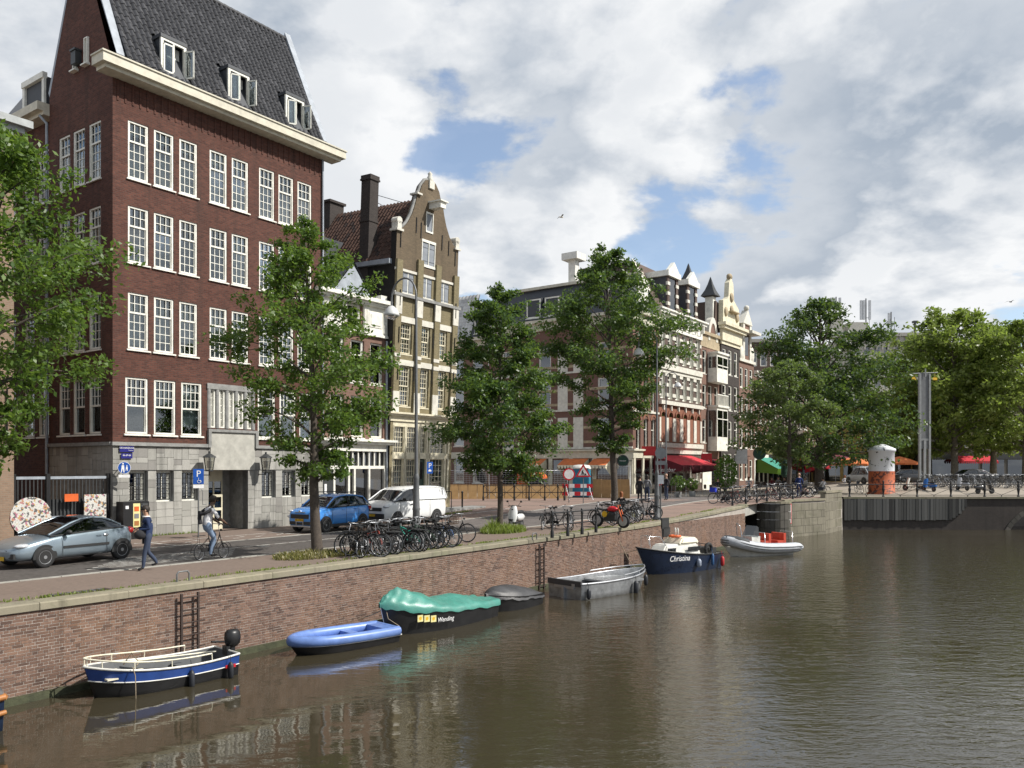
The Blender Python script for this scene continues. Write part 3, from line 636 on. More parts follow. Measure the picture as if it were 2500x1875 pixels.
def ashlar(par, fr, x0, x1, z0, z1, holes, name='stone', seed=3):
    q = random.Random(seed)
    def split(a, b, c, d):
        w, h = b - a, d - c
        if (w > .95) or (w > .55 and q.random() < .55 and w >= h * .8): k = a + w * q.uniform(.35, .65); split(a, k, c, d); split(k, b, c, d); return
        if h > .62 or (h > .42 and q.random() < .5): k = c + h * q.uniform(.38, .62); split(a, b, c, k); split(a, b, k, d); return
        cx, cz = (a + b) / 2, (c + d) / 2
        if any(o[0] - .02 < cx < o[1] + .02 and o[2] - .02 < cz < o[3] + .02 for o in holes): return
        for o in holes:
            if a < o[1] and b > o[0] and c < o[3] and d > o[2]:
                if cx < o[0]: b = min(b, o[0])
                elif cx > o[1]: a = max(a, o[1])
                elif cz < o[2]: d = min(d, o[2])
                else: c = max(c, o[3])
        if b - a < .05 or d - c < .05: return
        mm = MB(); j = q.uniform(.0, .016); mm.box(.006, b - a - .006, -j, .045, .006, d - c - .006)
        put(par, name, mm.mesh(name, 'ashlar'), fr, a, c)
    X = sorted({x0, x1, *[v for o in holes for v in o[:2]]}); Z = sorted({z0, z1, *[v for o in holes for v in o[2:4]]})
    Z = [v for v in Z if z0 <= v <= z1]
    for c, d in zip(Z, Z[1:]): 
        for a, b in zip(X, X[1:]):
            if a >= x0 and b <= x1: split(a, b, c, d)
ashlar(bB, FRONT, 0.0, WB, .0, ZST - .01, smw + [door, (px0, px1, zd, zp)])
ashlar(bB, FL, 0.0, DB - .03, .0, ZST - .01, [], seed=5)
for a, b, c, d in smw:
    o = window(bB, a + .02, c, b - a - .04, d - c, cols=2, rt=0, rb=2, fw=.09, glass='glass_dark', sill=True, y=.16)
    m = MB()
    for k in range(4): x = .06 + k * (b - a - .16) / 3; m.box(x - .012, x + .012, -.05, -.03, .08, d - c - .1)
    for k in range(6): z = .1 + k * (d - c - .2) / 5; m.box(.02, b - a - .10, -.055, -.035, z - .012, z + .012)
    child('window_bars', m.mesh('window_bars', 'black_paint'), o, (0, .05, 0))
dw = door[1] - door[0]; g0 = 0.02; m = MB()                  # recessed entrance
m.box(door[0], door[1], 1.35, 1.45, 0, zd); m.quad((door[0], .03, zd), (door[1], .03, zd), (door[1], 1.4, zd), (door[0], 1.4, zd)); m.quad((door[0], .03, 0), (door[0], 1.4, 0), (door[0], 1.4, zd), (door[0], .03, zd)); m.quad((door[1], .03, 0), (door[1], 1.4, 0), (door[1], 1.4, zd), (door[1], .03, zd))
m.build('entrance_recess', 'stone_grey', bB)
de = MB(); de.box(0, 1.35, 0, .06, 2.15, 2.75); de.box(0, .06, 0, .06, 0, 2.15); de.box(.86, .93, 0, .06, 0, 2.15); de.box(1.29, 1.35, 0, .06, 0, 2.15); de.box(.93, 1.29, 0, .05, 0, .35); de.box(.93, 1.29, 0, .05, .85, .97); de.box(.93, 1.29, 0, .05, 1.45, 1.57)
o = child('door', de.mesh('door', 'cream_paint'), bB, (door[0] + .05, 1.0, 0)); de = MB(); de.box(.06, .86, .02, .04, 0, 2.15); de.box(.93, 1.29, .02, .04, .35, 2.15); child('pane', de.mesh('pane', 'glass_dark'), o)
# roof tiles
slope = Vector((0, yr + .55, ZRIDGE - ZCOR - .45)); SL = slope.length; sa = math.atan2(slope.z, slope.y)
def tile_mesh(w, l, mat, n=6, amp=.05):
    mm = MB(); vs = []
    for k in range(n + 1):
        u = k / n; zz = amp * math.sin(u * 2 * math.pi - .6) + amp
        vs += [(u * w * 1.06, 0, zz + .028), (u * w * 1.06, l * 1.12, zz)]
    fs = [(2 * k, 2 * k + 2, 2 * k + 3, 2 * k + 1) for k in range(n)]
    mm.add(vs, fs, 0, True); e = [(v[0], v[1], v[2] - .022) for v in vs[0::2]]
    mm.add(vs[0::2] + e, [(k, n + 1 + k, n + 2 + k, k + 1) for k in range(n)]); return mm
def tiled(par, x0, x1, base, ang, length, tw, tl, mat, nsingle, skip=(), name='roof_tile', rot=0.0, order=None):
    nc = int((x1 - x0) / tw); nr = int(length / tl); tw = (x1 - x0) / nc; tl = length / nr
    tm = tile_mesh(tw, tl, mat); me = tm.mesh(name, mat); restm = MB(); single = 0; cells = [(r, c) for r in range(nr) for c in range(nc)]
    cells.sort(key=order or (lambda q: q[1] + q[0] * .7))
    mt = Matrix.Translation(base) @ Matrix.Rotation(rot, 4, 'Z') @ Matrix.Rotation(ang, 4, 'X')
    for r, c in cells:
        x, y = x0 + c * tw, r * tl
        if any(a - tw * .6 < x < b - tw * .3 and cc - tl * .4 < y < dd for a, b, cc, dd in skip): continue
        jz = rnd.uniform(-.006, .008)
        if single < nsingle:
            o = child(name, me, par); o.matrix_local = mt @ Matrix.Translation((x, y, jz)); single += 1
        else:
            k = len(restm.v); restm.add([(v[0] + x, v[1] + y, v[2] + jz) for v in tm.v], tm.f, 0, False); restm.sm[-len(tm.f):] = tm.sm
    if restm.v:
        o = tag(restm.build('tile_field', mat, par), kind='stuff'); o.matrix_local = mt
# dormers
dorm = []
for pc, hw in ((407, .54), (566, .52), (703, .52)):
    x = FS(pc, TF + .35) - sB0; dorm.append((x - hw, x + hw))
zd0, zd1 = ZCOR + .95, ZCOR + 2.35
skip = [(a - .1, b + .1, .4, (zd1 - ZCOR - .35) / math.sin(sa)) for a, b in dorm]
m = MB(); m.quad((0, -.5, ZCOR + .42), (WB, -.5, ZCOR + .42), (WB, yr, ZRIDGE - .03), (0, yr, ZRIDGE - .03)); m.build('roof', 'slate_blue', bB)
tiled(bB, .35, WB - .35, (0, -.55, ZCOR + .45), sa, SL, .255, .34, 'pantile_dark', 300, skip)
for x in (0.0, WB - .3):                                       # raised gable copings
    m = MB(); m.add([(x, -.35, ZCOR + .7), (x + .34, -.35, ZCOR + .7), (x + .34, yr, ZRIDGE + .12), (x, yr, ZRIDGE + .12), (x, -.25, ZCOR + .95), (x + .34, -.25, ZCOR + .95), (x + .34, yr, ZRIDGE + .38), (x, yr, ZRIDGE + .38)], [(4, 5, 6, 7), (0, 1, 5, 4), (0, 4, 7, 3), (1, 2, 6, 5)])
    m.add([(x, DB, ZCOR + .5), (x + .34, DB, ZCOR + .5), (x + .34, yr, ZRIDGE + .12), (x, yr, ZRIDGE + .12), (x, DB + .1, ZCOR + .7), (x + .34, DB + .1, ZCOR + .7), (x + .34, yr, ZRIDGE + .38), (x, yr, ZRIDGE + .38)], [(4, 5, 6, 7), (0, 1, 5, 4), (0, 4, 7, 3), (1, 2, 6, 5)])
    m.build('gable_coping', 'lead', bB)
m = MB()
for i in range(30): m.tube([(i * WB / 30, yr, ZRIDGE + .06), ((i + 1) * WB / 30 + .03, yr, ZRIDGE + .04)], .12, 8)
m.build('ridge_tiles', 'pantile_dark', bB)
for i, (a, b) in enumerate(dorm):
    w, h = b - a, zd1 - zd0; yd = -.12; m = MB()
    m.add([(0, 0, -.35), (0, 0, h), (0, 1.4, h)], [(0, 1, 2)]); m.add([(w, 0, -.35), (w, 0, h), (w, 1.4, h)], [(0, 1, 2)])
    m.box(-.06, w + .06, -.08, 1.5, h, h + .14); o = m.mesh('dormer', 'slate_blue'); o = child('dormer', o, bB, (a, yd, zd0))
    m = MB(); m.box(-.03, .08, -.05, .05, -.1, h); m.box(w - .08, w + .03, -.05, .05, -.1, h); m.box(.08, w - .08, -.05, .05, h - .1, h); m.box(-.05, w + .05, -.1, .05, -.18, -.08); m.box(w / 2 - .04, w / 2 + .04, -.04, .04, -.1, h - .1); child('dormer_frame', m.mesh('dormer_frame', 'white_paint'), o)
    m = MB(); m.box(.08, w / 2, 0, .02, -.08, h - .1) if i == 0 else m.box(.08, w / 2, 0, .02, -.08, h - .1); child('pane', m.mesh('pane', 'glass'), o)
    m = MB(); m.box(.08, w - .08, .3, .32, -.08, h - .1); child('curtain', m.mesh('curtain', 'curtain'), o)
    for hx, rot in ((w - .06, R(-112)), (.06, R(28 if i else 4))):   # casements standing open
        c = MB(); cw_ = w / 2 - .1; c.box(0, cw_, -.02, .02, 0, .06); c.box(0, cw_, -.02, .02, h - .3, h - .24); c.box(0, .06, -.02, .02, 0, h - .24); c.box(cw_ - .06, cw_, -.02, .02, 0, h - .24)
        sash = child('casement', c.mesh('casement', 'white_paint'), bB, (a + hx, yd - .07, zd0 + .02), (0, 0, (math.pi - rot if hx > .3 else -rot) if hx > .3 else -rot))
        c = MB(); c.box(.05, cw_ - .05, -.004, .004, .05, h - .28); child('pane', c.mesh('pane', 'glass'), sash)
m = MB(); m.tube([(WB - .06, -.08, 4), (WB - .06, -.08, ZCOR)], .05); m.build('downpipe', 'lead', bB)
# rear wing along the alley
wg = empty('rear_wing', (*XY(sB0, TF + DB), 0), TH, 'lower rear wing of dark brick with white gutter beside the alley', 'building')
FW = (.25, 9.0, -math.pi / 2); m = MB()
wl_ = [(9.0 - 1.55, 0), (9.0 - 2.85, 0), (9.0 - 4.6, 0)]; ww = [(x, r0, .95, r1 - r0) for (r0, r1) in rowsB + [(zg0, zg1)] for x, _ in wl_]
wall(m, 0, 9, 0, ZCOR - .3, ops_of(ww), fr=FW, depth=.15); m.quad((.25, 9, 0), (8, 9, 0), (8, 9, ZCOR), (.25, 9, ZCOR)); m.quad((.25, 0, ZCOR - .3), (.25, 9, ZCOR - .3), (3.2, 9, ZCOR + 4.4), (3.2, 0, ZCOR + 4.4), 1); m.build('wall', ['brick_brown', 'pantile_dark'], wg)
for (x, z, w, h) in ww: window(wg, x, z, w, h, cols=3, rt=2, rb=3, fr=FW, cur=(0, 1, 'curtain', 5))
moulding(wg, FW, 0.5, 9, ZCOR - .3, ((0, .15, .5), (.15, .5, .75)), 'gutter_cream', 'gutter', ends=False)
m = MB(); fbox(m, FW, 5.9, 7.8, .15, 2.2, ZCOR + .2, ZCOR + 1.9); m.build('dormer', 'slate_blue', wg); m = MB(); fbox(m, FW, 5.85, 7.85, .05, .15, ZCOR + .15, ZCOR + .3); fbox(m, FW, 5.85, 7.85, .0, .2, ZCOR + 1.8, ZCOR + 2.05); fbox(m, FW, 5.85, 6.05, .05, .15, ZCOR + .3, ZCOR + 1.8); fbox(m, FW, 7.65, 7.85, .05, .15, ZCOR + .3, ZCOR + 1.8); m.build('dormer_frame', 'white_paint', wg)
m = MB(); m.tube([(-.06, .12, 2), (-.06, .12, ZCOR - .6), (-.3, .25, ZCOR - .3)], .06); m.build('downpipe', 'lead', wg)
# ---------------------------------------------------------------- light brick house at the far left
sA1 = FS(34, TF)
bA = empty('light_brick_house', (*XY(sA1 - 9, TF), 0), TH, 'light brown brick house cut off by the left edge', 'building')
shell(bA, 9, 12, 0, 15.0, 'brick_light')
moulding(bA, FRONT, 0, 9, 14.6, ((0, .2, .25), (.2, .45, .45)), 'grey_paint')
for z in (4.6, 8.2, 11.4): window(bA, 6.2, z, 1.2, 2.2, y=-.02)
m = MB(); m.tube([(8.75, -.06, 3.5), (8.75, -.06, 5.5), (8.6, -.3, 5.7)], .03); m.build('bracket', 'black_paint', bA)
# ---------------------------------------------------------------- narrow brick house with white attic cornice
sC1 = FS(946, TF); WCc = sC1 - sB1
bC = empty('narrow_house', (*XY(sB1 + .02, TF + .1), 0), TH, 'narrow brick house with white panelled attic cornice and shopfront', 'building')
wC = [(x, z, .95, h) for x in (.55, 1.95, 3.35) for z, h in ((4.35, 2.15), (7.2, 2.2))]; atc = (1.72, 9.95, .95, 1.3)
shell(bC, WCc, 10, 0, 11.6, 'brick_mauve', ops_of(wC) + ops_of([atc]) + [(.1, WCc - .1, 0, 3.62)], depth=.25)
for (x, z, w, h) in wC: window(bC, x, z, w, h, cols=1, rt=1, rb=1, split=.34, fw=.09, glass='glass_dark', y=.06)
window(bC, *atc, cols=2, rt=0, rb=1, fw=.1, glass='glass_dark', y=.04)
m = MB(); m.box(0, 1.6, -.10, .02, 9.85, 11.25); m.box(2.8, WCc, -.10, .02, 9.85, 11.25)
for x0, x1 in ((.4, 1.2), (3.15, 4.1)): m.box(x0, x1, -.13, -.09, 10.2, 11.0); m.box(x0 + .12, x1 - .12, -.16, -.12, 10.32, 10.88)
for x in (.06, .16, .26, 1.3, 1.4, 1.5, 2.84, 2.94, 3.04, 4.2, 4.3, 4.4): m.box(x, x + .06, -.14, -.09, 9.95, 11.15)
for i in range(44): m.box(.05 + i * .105, .11 + i * .105, -.3, -.08, 11.27, 11.34)
m.build('attic_panel', 'white_paint', bC)
moulding(bC, FRONT, 0, WCc, 11.25, ((0, .10, .15), (.10, .22, .32), (.22, .42, .5)), 'white_paint'); moulding(bC, FRONT, 0, WCc, 9.72, ((0, .12, .16),), 'white_paint', 'lower_cornice')
m = MB(); m.add([(.9, .3, 11.65), (3.9, .3, 11.65), (2.4, .3, 13.4), (.9, 5, 11.65), (3.9, 5, 11.65), (2.4, 5, 13.4)], [(0, 1, 2)], 0); m.add([(.75, .22, 11.6), (2.4, .22, 13.55), (2.4, 6, 13.55), (.75, 6, 11.6)], [(0, 1, 2, 3)], 1); m.add([(4.05, .22, 11.6), (2.4, .22, 13.55), (2.4, 6, 13.55), (4.05, 6, 11.6)], [(0, 1, 2, 3)], 1); m.build('roof_gable', ['lead', 'slate_blue'], bC)
m = MB(); m.box(3.85, 4.3, -.3, .1, 11.7, 11.95); m.build('hoist_block', 'white_paint', bC)
moulding(bC, FRONT, 0, WCc, 3.62, ((0, .35, .1), (.35, .5, .3), (.5, .62, .45)), 'white_paint', 'shop_cornice')
m = MB(); m.box(.05, WCc - .05, -.02, .08, 2.7, 2.86)
for i in range(12): x = .1 + i * (WCc - .26) / 11; m.box(x, x + .07, -.01, .08, 2.86, 3.62)
for x in (.75, 1.75, 2.15, 3.2, WCc - .2): m.box(x, x + .12, -.03, .1, 0, 2.7)
m.build('shop_frame', 'white_paint', bC)
m = MB(); m.box(.1, WCc - .1, .10, .12, 0.3, 3.6); m.build('shop_pane', 'glass_dark', bC); m = MB(); m.box(.05, .72, -.02, .2, 0, 2.65); m.box(.8, WCc - .1, .02, .14, 0, .3); m.build('shop_panel', 'dark_paint', bC)
m = MB(); m.box(3.35, 4.35, .2, .22, .3, 2.6); m.build('shop_blind', 'stucco', bC); m = MB(); m.box(.15, .3, -.035, -.02, 1.5, 1.95); m.box(.18, .34, -.035, -.02, 1.0, 1.3); m.box(WCc - .05, WCc + .1, -.04, -.02, 1.6, 1.8); m.build('house_notice', 'sign_white', bC)
m = MB(); m.tube([(WCc - .05, -.08, 0), (WCc - .05, -.08, 9.6)], .07); m.build('downpipe', 'lead', bC)
# ---------------------------------------------------------------- old gabled house leaning over the quay
WD = FS(1097, TF) - sC1
bD = empty('gabled_house', (*XY(sC1, TF), ground(XY(sC1 + 3, TF).y) - .1), TH, 'old leaning brick house with curved neck gable and small-paned windows', 'building', rx=R(2.6)); bD.scale = (1, 1, .95)
hD = [(.62, 1.0), (2.32, 1.0), (4.0, 1.0)]; kx = WD / 5.85; hD = [(a * kx, w * kx) for a, w in hD]
GW = [(.35, .95), (1.5, .95), (2.75, .6), (3.72, 1.45)]; GW = [(a * kx, w * kx) for a, w in GW]
ops = [(a, a + w, z0, z1) for a, w in hD for z0, z1 in ((6.35, 8.65), (9.35, 11.1), (12.7, 14.0))] + [(2.3 * kx, 3.5 * kx, 14.75, 16.05), (2.62 * kx, 3.18 * kx, 16.75, 17.75)] + [(.2, WD - .2, .9, 5.45)]
prof = [(0, 16.2), (.15, 16.3), (.55, 16.5), (.95, 16.95), (1.3, 17.6), (1.55, 18.3), (1.7, 18.9), (1.75, 19.05), (1.95, 19.3), (2.1, 19.75), (2.45, 20.2), (2.72, 20.3)]
prof = [(x * kx, z if z < 16.3 else 16.2 + (z - 16.2) * .86) for x, z in prof]; prof = prof + [(WD - x, z) for x, z in reversed(prof)]
m = MB(); wall(m, 0, WD, 5.3, 13.99, ops, depth=.22, m=0); 
def gable_fill(mm, prof, z0, holes, mat):
    zs = sorted({z0, *[p[1] for p in prof], *[h[2] for h in holes], *[h[3] for h in holes]}); zs = [z for z in zs if z >= z0]
    half = prof[:len(prof) // 2]
    def xl(z):
        for (xa, za), (xb, zb) in zip(half, half[1:]):
            if za <= z <= zb and zb > za: return xa + (xb - xa) * (z - za) / (zb - za)
        return half[0][0] if z <= half[0][1] else half[-1][0]
    for a, b in zip(zs, zs[1:]):
        la, lb = xl(a + 1e-5), xl(b - 1e-5); hs = [h for h in holes if h[2] < (a + b) / 2 < h[3]]
        if hs:
            h = hs[0]; mm.quad((la, 0, a), (h[0], 0, a), (h[0], 0, b), (lb, 0, b), mat); mm.quad((h[1], 0, a), (WD - la, 0, a), (WD - lb, 0, b), (h[1], 0, b), mat)
        else: mm.quad((la, 0, a), (WD - la, 0, a), (WD - lb, 0, b), (lb, 0, b), mat)
gable_fill(m, prof, 13.99, [o for o in ops if o[2] > 14], 1)
for o in ops:
    if o[2] > 14: wall(m, o[0], o[1], o[2], o[3], [o], depth=.2, m=1)
n = len(prof)
m.add([(x, 0, z) for x, z in prof] + [(x, .4, z) for x, z in prof], [(i, i + 1, n + i + 1, n + i) for i in range(n - 1)], 1)
DD = 11.0; m.quad((0, 0, 0), (0, DD, 0), (0, DD, 14.6), (0, 0, 14.6), 2); m.quad((WD, 0, 0), (WD, DD, 0), (WD, DD, 14.6), (WD, 0, 14.6), 2); m.quad((0, DD, 0), (WD, DD, 0), (WD, DD, 14.6), (0, DD, 14.6), 2); m.quad((0, .4, 14.6), (0, .4, 16.2), (0, 0, 16.2), (0, 0, 14.6), 2)
m.quad((0, 0, .0), (.2, 0, 0), (.2, 0, 5.3), (0, 0, 5.3), 0); m.quad((WD - .2, 0, 0), (WD, 0, 0), (WD, 0, 5.3), (WD - .2, 0, 5.3), 0); m.quad((.2, 0, 0), (WD - .2, 0, 0), (WD - .2, 0, .9), (.2, 0, .9), 3)
m.build('wall', ['brick_olive', 'brick_gable', 'brick_black', 'stone_sand'], bD)
m = MB(); rz = 18.7; m.quad((-.05, .35, 14.6), (-.05, DD, 14.6), (WD / 2, DD, rz), (WD / 2, .35, rz)); m.quad((WD + .05, .35, 14.6), (WD + .05, DD, 14.6), (WD / 2, DD, rz), (WD / 2, .35, rz)); m.build('roof', 'pantile_brown', bD)
rl = math.hypot(WD / 2, rz - 14.6); tiled(bD, .0, DD - .35, (-.05, DD, 14.62), math.atan2(rz - 14.6, WD / 2), rl, .27, .33, 'pantile_brown', 0, rot=-math.pi / 2)
m = MB(); m.box(-.22, .02, .3, DD, 14.35, 14.62); m.build('gutter', 'lead', bD)
for x in (-.02, 1.86 * kx, 3.58 * kx, WD - .42):                # brick pilasters with stone blocks
    m = MB(); m.box(x, x + .44, -.14, .02, 5.9, 14.9 if x > 1 and x < 4.5 else 14.6); m.build('pilaster', 'brick_olive', bD)
    for za, zb in ((5.95, 7.15), (8.62, 8.85), (9.1, 9.3), (11.55, 12.55)): m = MB(); m.box(x - .015, x + .455, -.165, -.1, za, zb); m.build('stone_block', 'stone_white', bD)
for z0_, h_, pr in ((12.55, .16, .20), (12.7, .1, .1), (14.0, .14, .06), (11.12, .34, .05), (8.67, .32, .05)):
    m = MB(); m.box(-pr, WD + pr, -pr, .03, z0_, z0_ + h_); m.build('stone_band', 'stone_white' if pr < .15 else 'stone_grey', bD)
moulding(bD, FRONT, 0, WD, 5.45, ((0, .3, .06), (.3, .42, .22), (.42, .52, .32)), 'cream_paint')
for a, w in hD:
    for z0, z1 in ((6.35, 8.65), (9.35, 11.1)): window(bD, a, z0, w, z1 - z0, cols=4, rt=4 if z0 < 9 else 3, rb=4 if z0 < 9 else 3, split=.5, fw=.07, fm='cream_paint', glass='glass', cur=(0, 1, 'dark_curtain', 4), y=.05)
    for k in (0, 1):
        m = MB(); m.box(0, w / 2 - .05, -.03, .03, 0, 1.26); m.box(.04, .07, -.05, -.03, .05, 1.2); m.box(0, w / 2 - .05, -.05, -.03, .2, .26); m.box(0, w / 2 - .05, -.05, -.03, .98, 1.04); child('shutter', m.mesh('shutter', 'shutter'), bD, (a + k * (w / 2 + .01) + .02, .05, 12.72))
    m = MB(); m.box(w / 2 - .03, w / 2 + .03, -.02, .05, 0, 1.3); m.box(-.06, w + .06, -.02, .06, 1.26, 1.36); child('shutter_frame', m.mesh('shutter_frame', 'white_paint'), bD, (a, .03, 12.7))
for k in (0, 1):
    m = MB(); m.box(0, .55 * kx, -.03, .03, 0, 1.26); m.box(0, .55 * kx, -.05, -.03, .2, .26); m.box(0, .55 * kx, -.05, -.03, .98, 1.04); child('shutter', m.mesh('shutter', 'shutter'), bD, ((2.33 + k * .59) * kx, .05, 14.77))
m = MB(); m.box(2.24 * kx, 3.56 * kx, -.03, .06, 16.05, 16.2); m.box(2.24 * kx, 3.56 * kx, -.05, .06, 14.6, 14.75); m.box(2.26 * kx, 2.32 * kx, -.02, .06, 14.75, 16.05); m.box(3.48 * kx, 3.54 * kx, -.02, .06, 14.75, 16.05); m.box(2.88 * kx, 2.93 * kx, -.03, .06, 14.75, 16.05)
m.box(2.56 * kx, 3.24 * kx, -.03, .06, 17.75, 17.85); m.box(2.56 * kx, 3.24 * kx, -.04, .06, 16.65, 16.75); m.box(2.56 * kx, 2.62 * kx, -.03, .06, 16.75, 17.75); m.box(3.18 * kx, 3.24 * kx, -.03, .06, 16.75, 17.75); m.build('shutter_frame', 'white_paint', bD)
m = MB(); m.box(2.63 * kx, 3.17 * kx, .02, .06, 16.75, 17.75); m.build('shutter', 'shutter', bD)
m = MB()                                                       # copings and ornaments of the gable
for sd in (0, 1):
    X = (lambda x: x) if not sd else (lambda x: WD - x)
    m = MB(); m.box(min(X(-.1), X(.42)), max(X(-.1), X(.42)), -.12, .45, 16.2, 16.32); m.box(min(X(.0), X(.3)), max(X(.0), X(.3)), -.05, .4, 16.32, 16.75); m.lathe([(.2, -.05), (.2, .4)], 10, c=(X(.15), 0, 16.8), ax='y'); m.build('shoulder_stone', 'stone_white', bD); m = MB(); m.box(min(X(1.55 * kx), X(2.0 * kx)), max(X(1.55 * kx), X(2.0 * kx)), -.14, .45, 18.62, 18.72); m.build('neck_stone', 'stone_white', bD)
m = MB()
m.lathe([(.05, 0), (.16, .12), (.2, .3), (.1, .5), (.14, .6), (0, .75)], 8, c=(WD / 2, .1, 19.55)); m.box(WD / 2 - .2, WD / 2 + .2, -.1, .3, 19.25, 19.7); m.build('finial', 'stone_white', bD)
m = MB(); m.tube([(x, .15, z + .04) for x, z in prof], .10, 6); m.build('gable_coping', 'stone_grey', bD)
m = MB(); m.box(WD / 2 - .1, WD / 2 + .35, -.85, .1, 18.05, 18.4); m.box(WD / 2 - .2, WD / 2 + .45, -.95, .1, 18.4, 18.48); m.build('hoist_beam', 'white_paint', bD)
for x, z in [(x, z) for z in (9.9, 12.0, 7.8) for x in (.25, 1.72 * kx, 3.42 * kx, WD - .25)] + [(1.5, 16.4), (1.9, 16.2), (3.7, 15.9), (4.3, 15.7), (.3, 15.3), (WD - .3, 15.2)]:
    m = MB(); yy = -.19 if z < 14 else -.045; m.box(x - .02, x + .02, yy, yy + .035, z, z + .9); m.build('wall_anchor', 'black_paint', bD)
m = MB(); m.box(.2, WD - .2, .02, .12, 5.15, 5.45); m.box(.2, WD - .2, .0, .14, 3.3, 3.62); m.box(.2, WD - .2, .0, .14, .9, 1.15)
for x in [.2, *[a + w for a, w in GW], WD - .32] + [a - .12 for a, w in GW]: m.box(x, x + .12, 0, .16, .9, 5.2)
m.build('shop_frame', 'cream_paint', bD)
for i, (a, w) in enumerate(GW):
    c = 5 if w > 1.3 else (3 if w < .7 else 4)
    window(bD, a, 3.62, w, 1.55, cols=c, rt=0, rb=5, fw=.05, fm='cream_paint', cur=(0, 1, 'dark_curtain', 4), sill=False, y=.02)
    if i != 2: window(bD, a, 1.15, w, 2.15, cols=c, rt=0, rb=6, fw=.05, fm='cream_paint', cur=(0, 1, 'dark_curtain' if i < 3 else 'pale_yellow', 4), sill=False, y=.04)
    else:
        m = MB(); m.box(0, w, .08, .12, 0, 2.35); o = child('door', m.mesh('door', 'dark_green'), bD, (a, .05, .9)); m = MB(); m.box(.15, w - .15, .06, .08, 1.2, 2.2); child('pane', m.mesh('pane', 'glass_dark'), o)
for x, z, w, h in ((.12, 14.6, .0, 0),):
    pass
for x, w, z1, y_ in ((-.0, .75, 19.2, 2.3),):
    m = MB(); m.box(-.02, .62, 2.1, 2.8, 13.6, 19.4); m.box(-.08, .68, 2.04, 2.86, 19.4, 19.5); m.box(-.05, .65, 2.07, 2.83, 19.5, 19.7); m.box(-.06, .66, 2.06, 2.84, 17.0, 17.1); m.build('chimney', 'brick_soot', bD)
m = MB(); m.box(WD / 2 - .75, WD / 2 + .35, 7.4, 8.6, 17.6, 19.4); m.box(WD / 2 - .85, WD / 2 + .45, 7.3, 8.7, 19.4, 19.55); m.build('rear_chimney', 'brick_soot', bD)
m = MB(); m.tube([(.6, 2.3, 18.7), (WD / 2 - .4, .4, 18.1)], .018, 4); m.tube([(.6, 2.3, 18.3), (WD / 2 - 1, .6, 17.2)], .018, 4); m.build('chimney_stay', 'black_paint', bD)
m = MB(); m.box(-.5, .9, 5.1, 6.1, 15.1, 16.3); m.build('attic_dormer', 'slate_blue', bD); m = MB(); m.box(-.54, -.5, 5.05, 6.15, 15.0, 16.35); m.build('attic_hatch', 'cream_paint', bD)
# ---------------------------------------------------------------- corner block across the side street
sE0, sE1 = FS(1545, TF), FS(1608, TF); WE = sE1 - sE0; zE = 15.0; DE = FU(1193, sE0) - TF
bE = empty('corner_block', (*XY(sE0, TF), 0), TH, 'red brick corner block with cream blind panels and a dark mansard', 'building')
FE = (0.0, DE, -math.pi / 2)
def eu(px): return DE - (FU(px, sE0) - TF)
rowE = [(11.2, 13.4), (7.9, 10.4), (4.6, 7.0)]
we = [(eu(p) - .65, z0, 1.3, z1 - z0) for z0, z1 in rowE for p in (1330, 1475, 1240)]
blind = [(eu(a), eu(b), z0 - .1, z1 + .1) for a, b in ((1362, 1386), (1400, 1424)) for z0, z1 in rowE]
wr = [(.55 + i * 1.45, z0 - .3, .85, z1 - z0 + .2) for i in range(3) for z0, z1 in rowE]
wr = [w for w in wr if w[0] + w[2] < WE]
m = MB(); wall(m, 0, DE, 0, zE, ops_of(we), fr=FE, depth=.2); wall(m, 0, WE, 0, zE, ops_of(wr), depth=.25); m.quad((WE, 0, 0), (WE, DE, 0), (WE, DE, zE), (WE, 0, zE)); m.quad((0, DE, 0), (WE, DE, 0), (WE, DE, zE), (0, DE, zE)); m.build('wall', 'brick_red', bE)
for a, b, c, d in blind:
    m = MB(); fbox(m, FE, a, b, -.03, .02, c, d); m.build('blind_panel', 'stone_white', bE)
for a, w, in ():
    pass
m = MB()
for z0, z1 in rowE:
    for zz in (z0 + .25, z0 + 1.5): fbox(m, FE, 0, DE, -.015, .01, zz, zz + .22)
m.build('brick_band', 'stone_sand', bE)
m = MB()
for z0, z1 in rowE: fbox(m, FE, 0, DE, -.08, .02, z0 - .25, z0 - .1); m.box(0, WE, -.1, .02, z0 - .5, z0 - .33)
m.build('string_course', 'stone_white', bE)
for (x, z, w, h) in we: window(bE, x, z, w, h, cols=1, rt=1, rb=1, split=.3, fr=FE, fw=.1, glass='glass_dark', y=.05, cur=(.0, .8, 'curtain', 3) if rnd.random() < .6 else None)
for (x, z, w, h) in wr:
    window(bE, x, z, w, h, cols=1, rt=1, rb=1, split=.35, fw=.08, glass='glass_dark', y=.1)
    m = MB(); n = 10; pts = [(w / 2 + (w / 2 + .16) * math.cos(math.pi * i / n), h - .1 + (w / 2 + .1) * math.sin(math.pi * i / n)) for i in range(n + 1)]; inn = [(w / 2 + (w / 2 - .02) * math.cos(math.pi * i / n), h - .1 + (w / 2 - .06) * math.sin(math.pi * i / n)) for i in range(n, -1, -1)]; m.prism(pts + inn, -.05, .02); child('window_arch', m.mesh('window_arch', 'brick_arch'), bE, (x, 0, z))
m = MB(); fbox(m, FE, 0, DE, -.16, .05, zE - .1, zE + .6); m.box(-.16, WE, -.16, .05, zE - .1, zE + .6); m.box(-.45, WE, -.45, .1, zE + .6, zE + .85); fbox(m, FE, 0, DE + .45, -.45, .1, zE + .6, zE + .85); m.build('cornice', 'gutter_cream', bE)
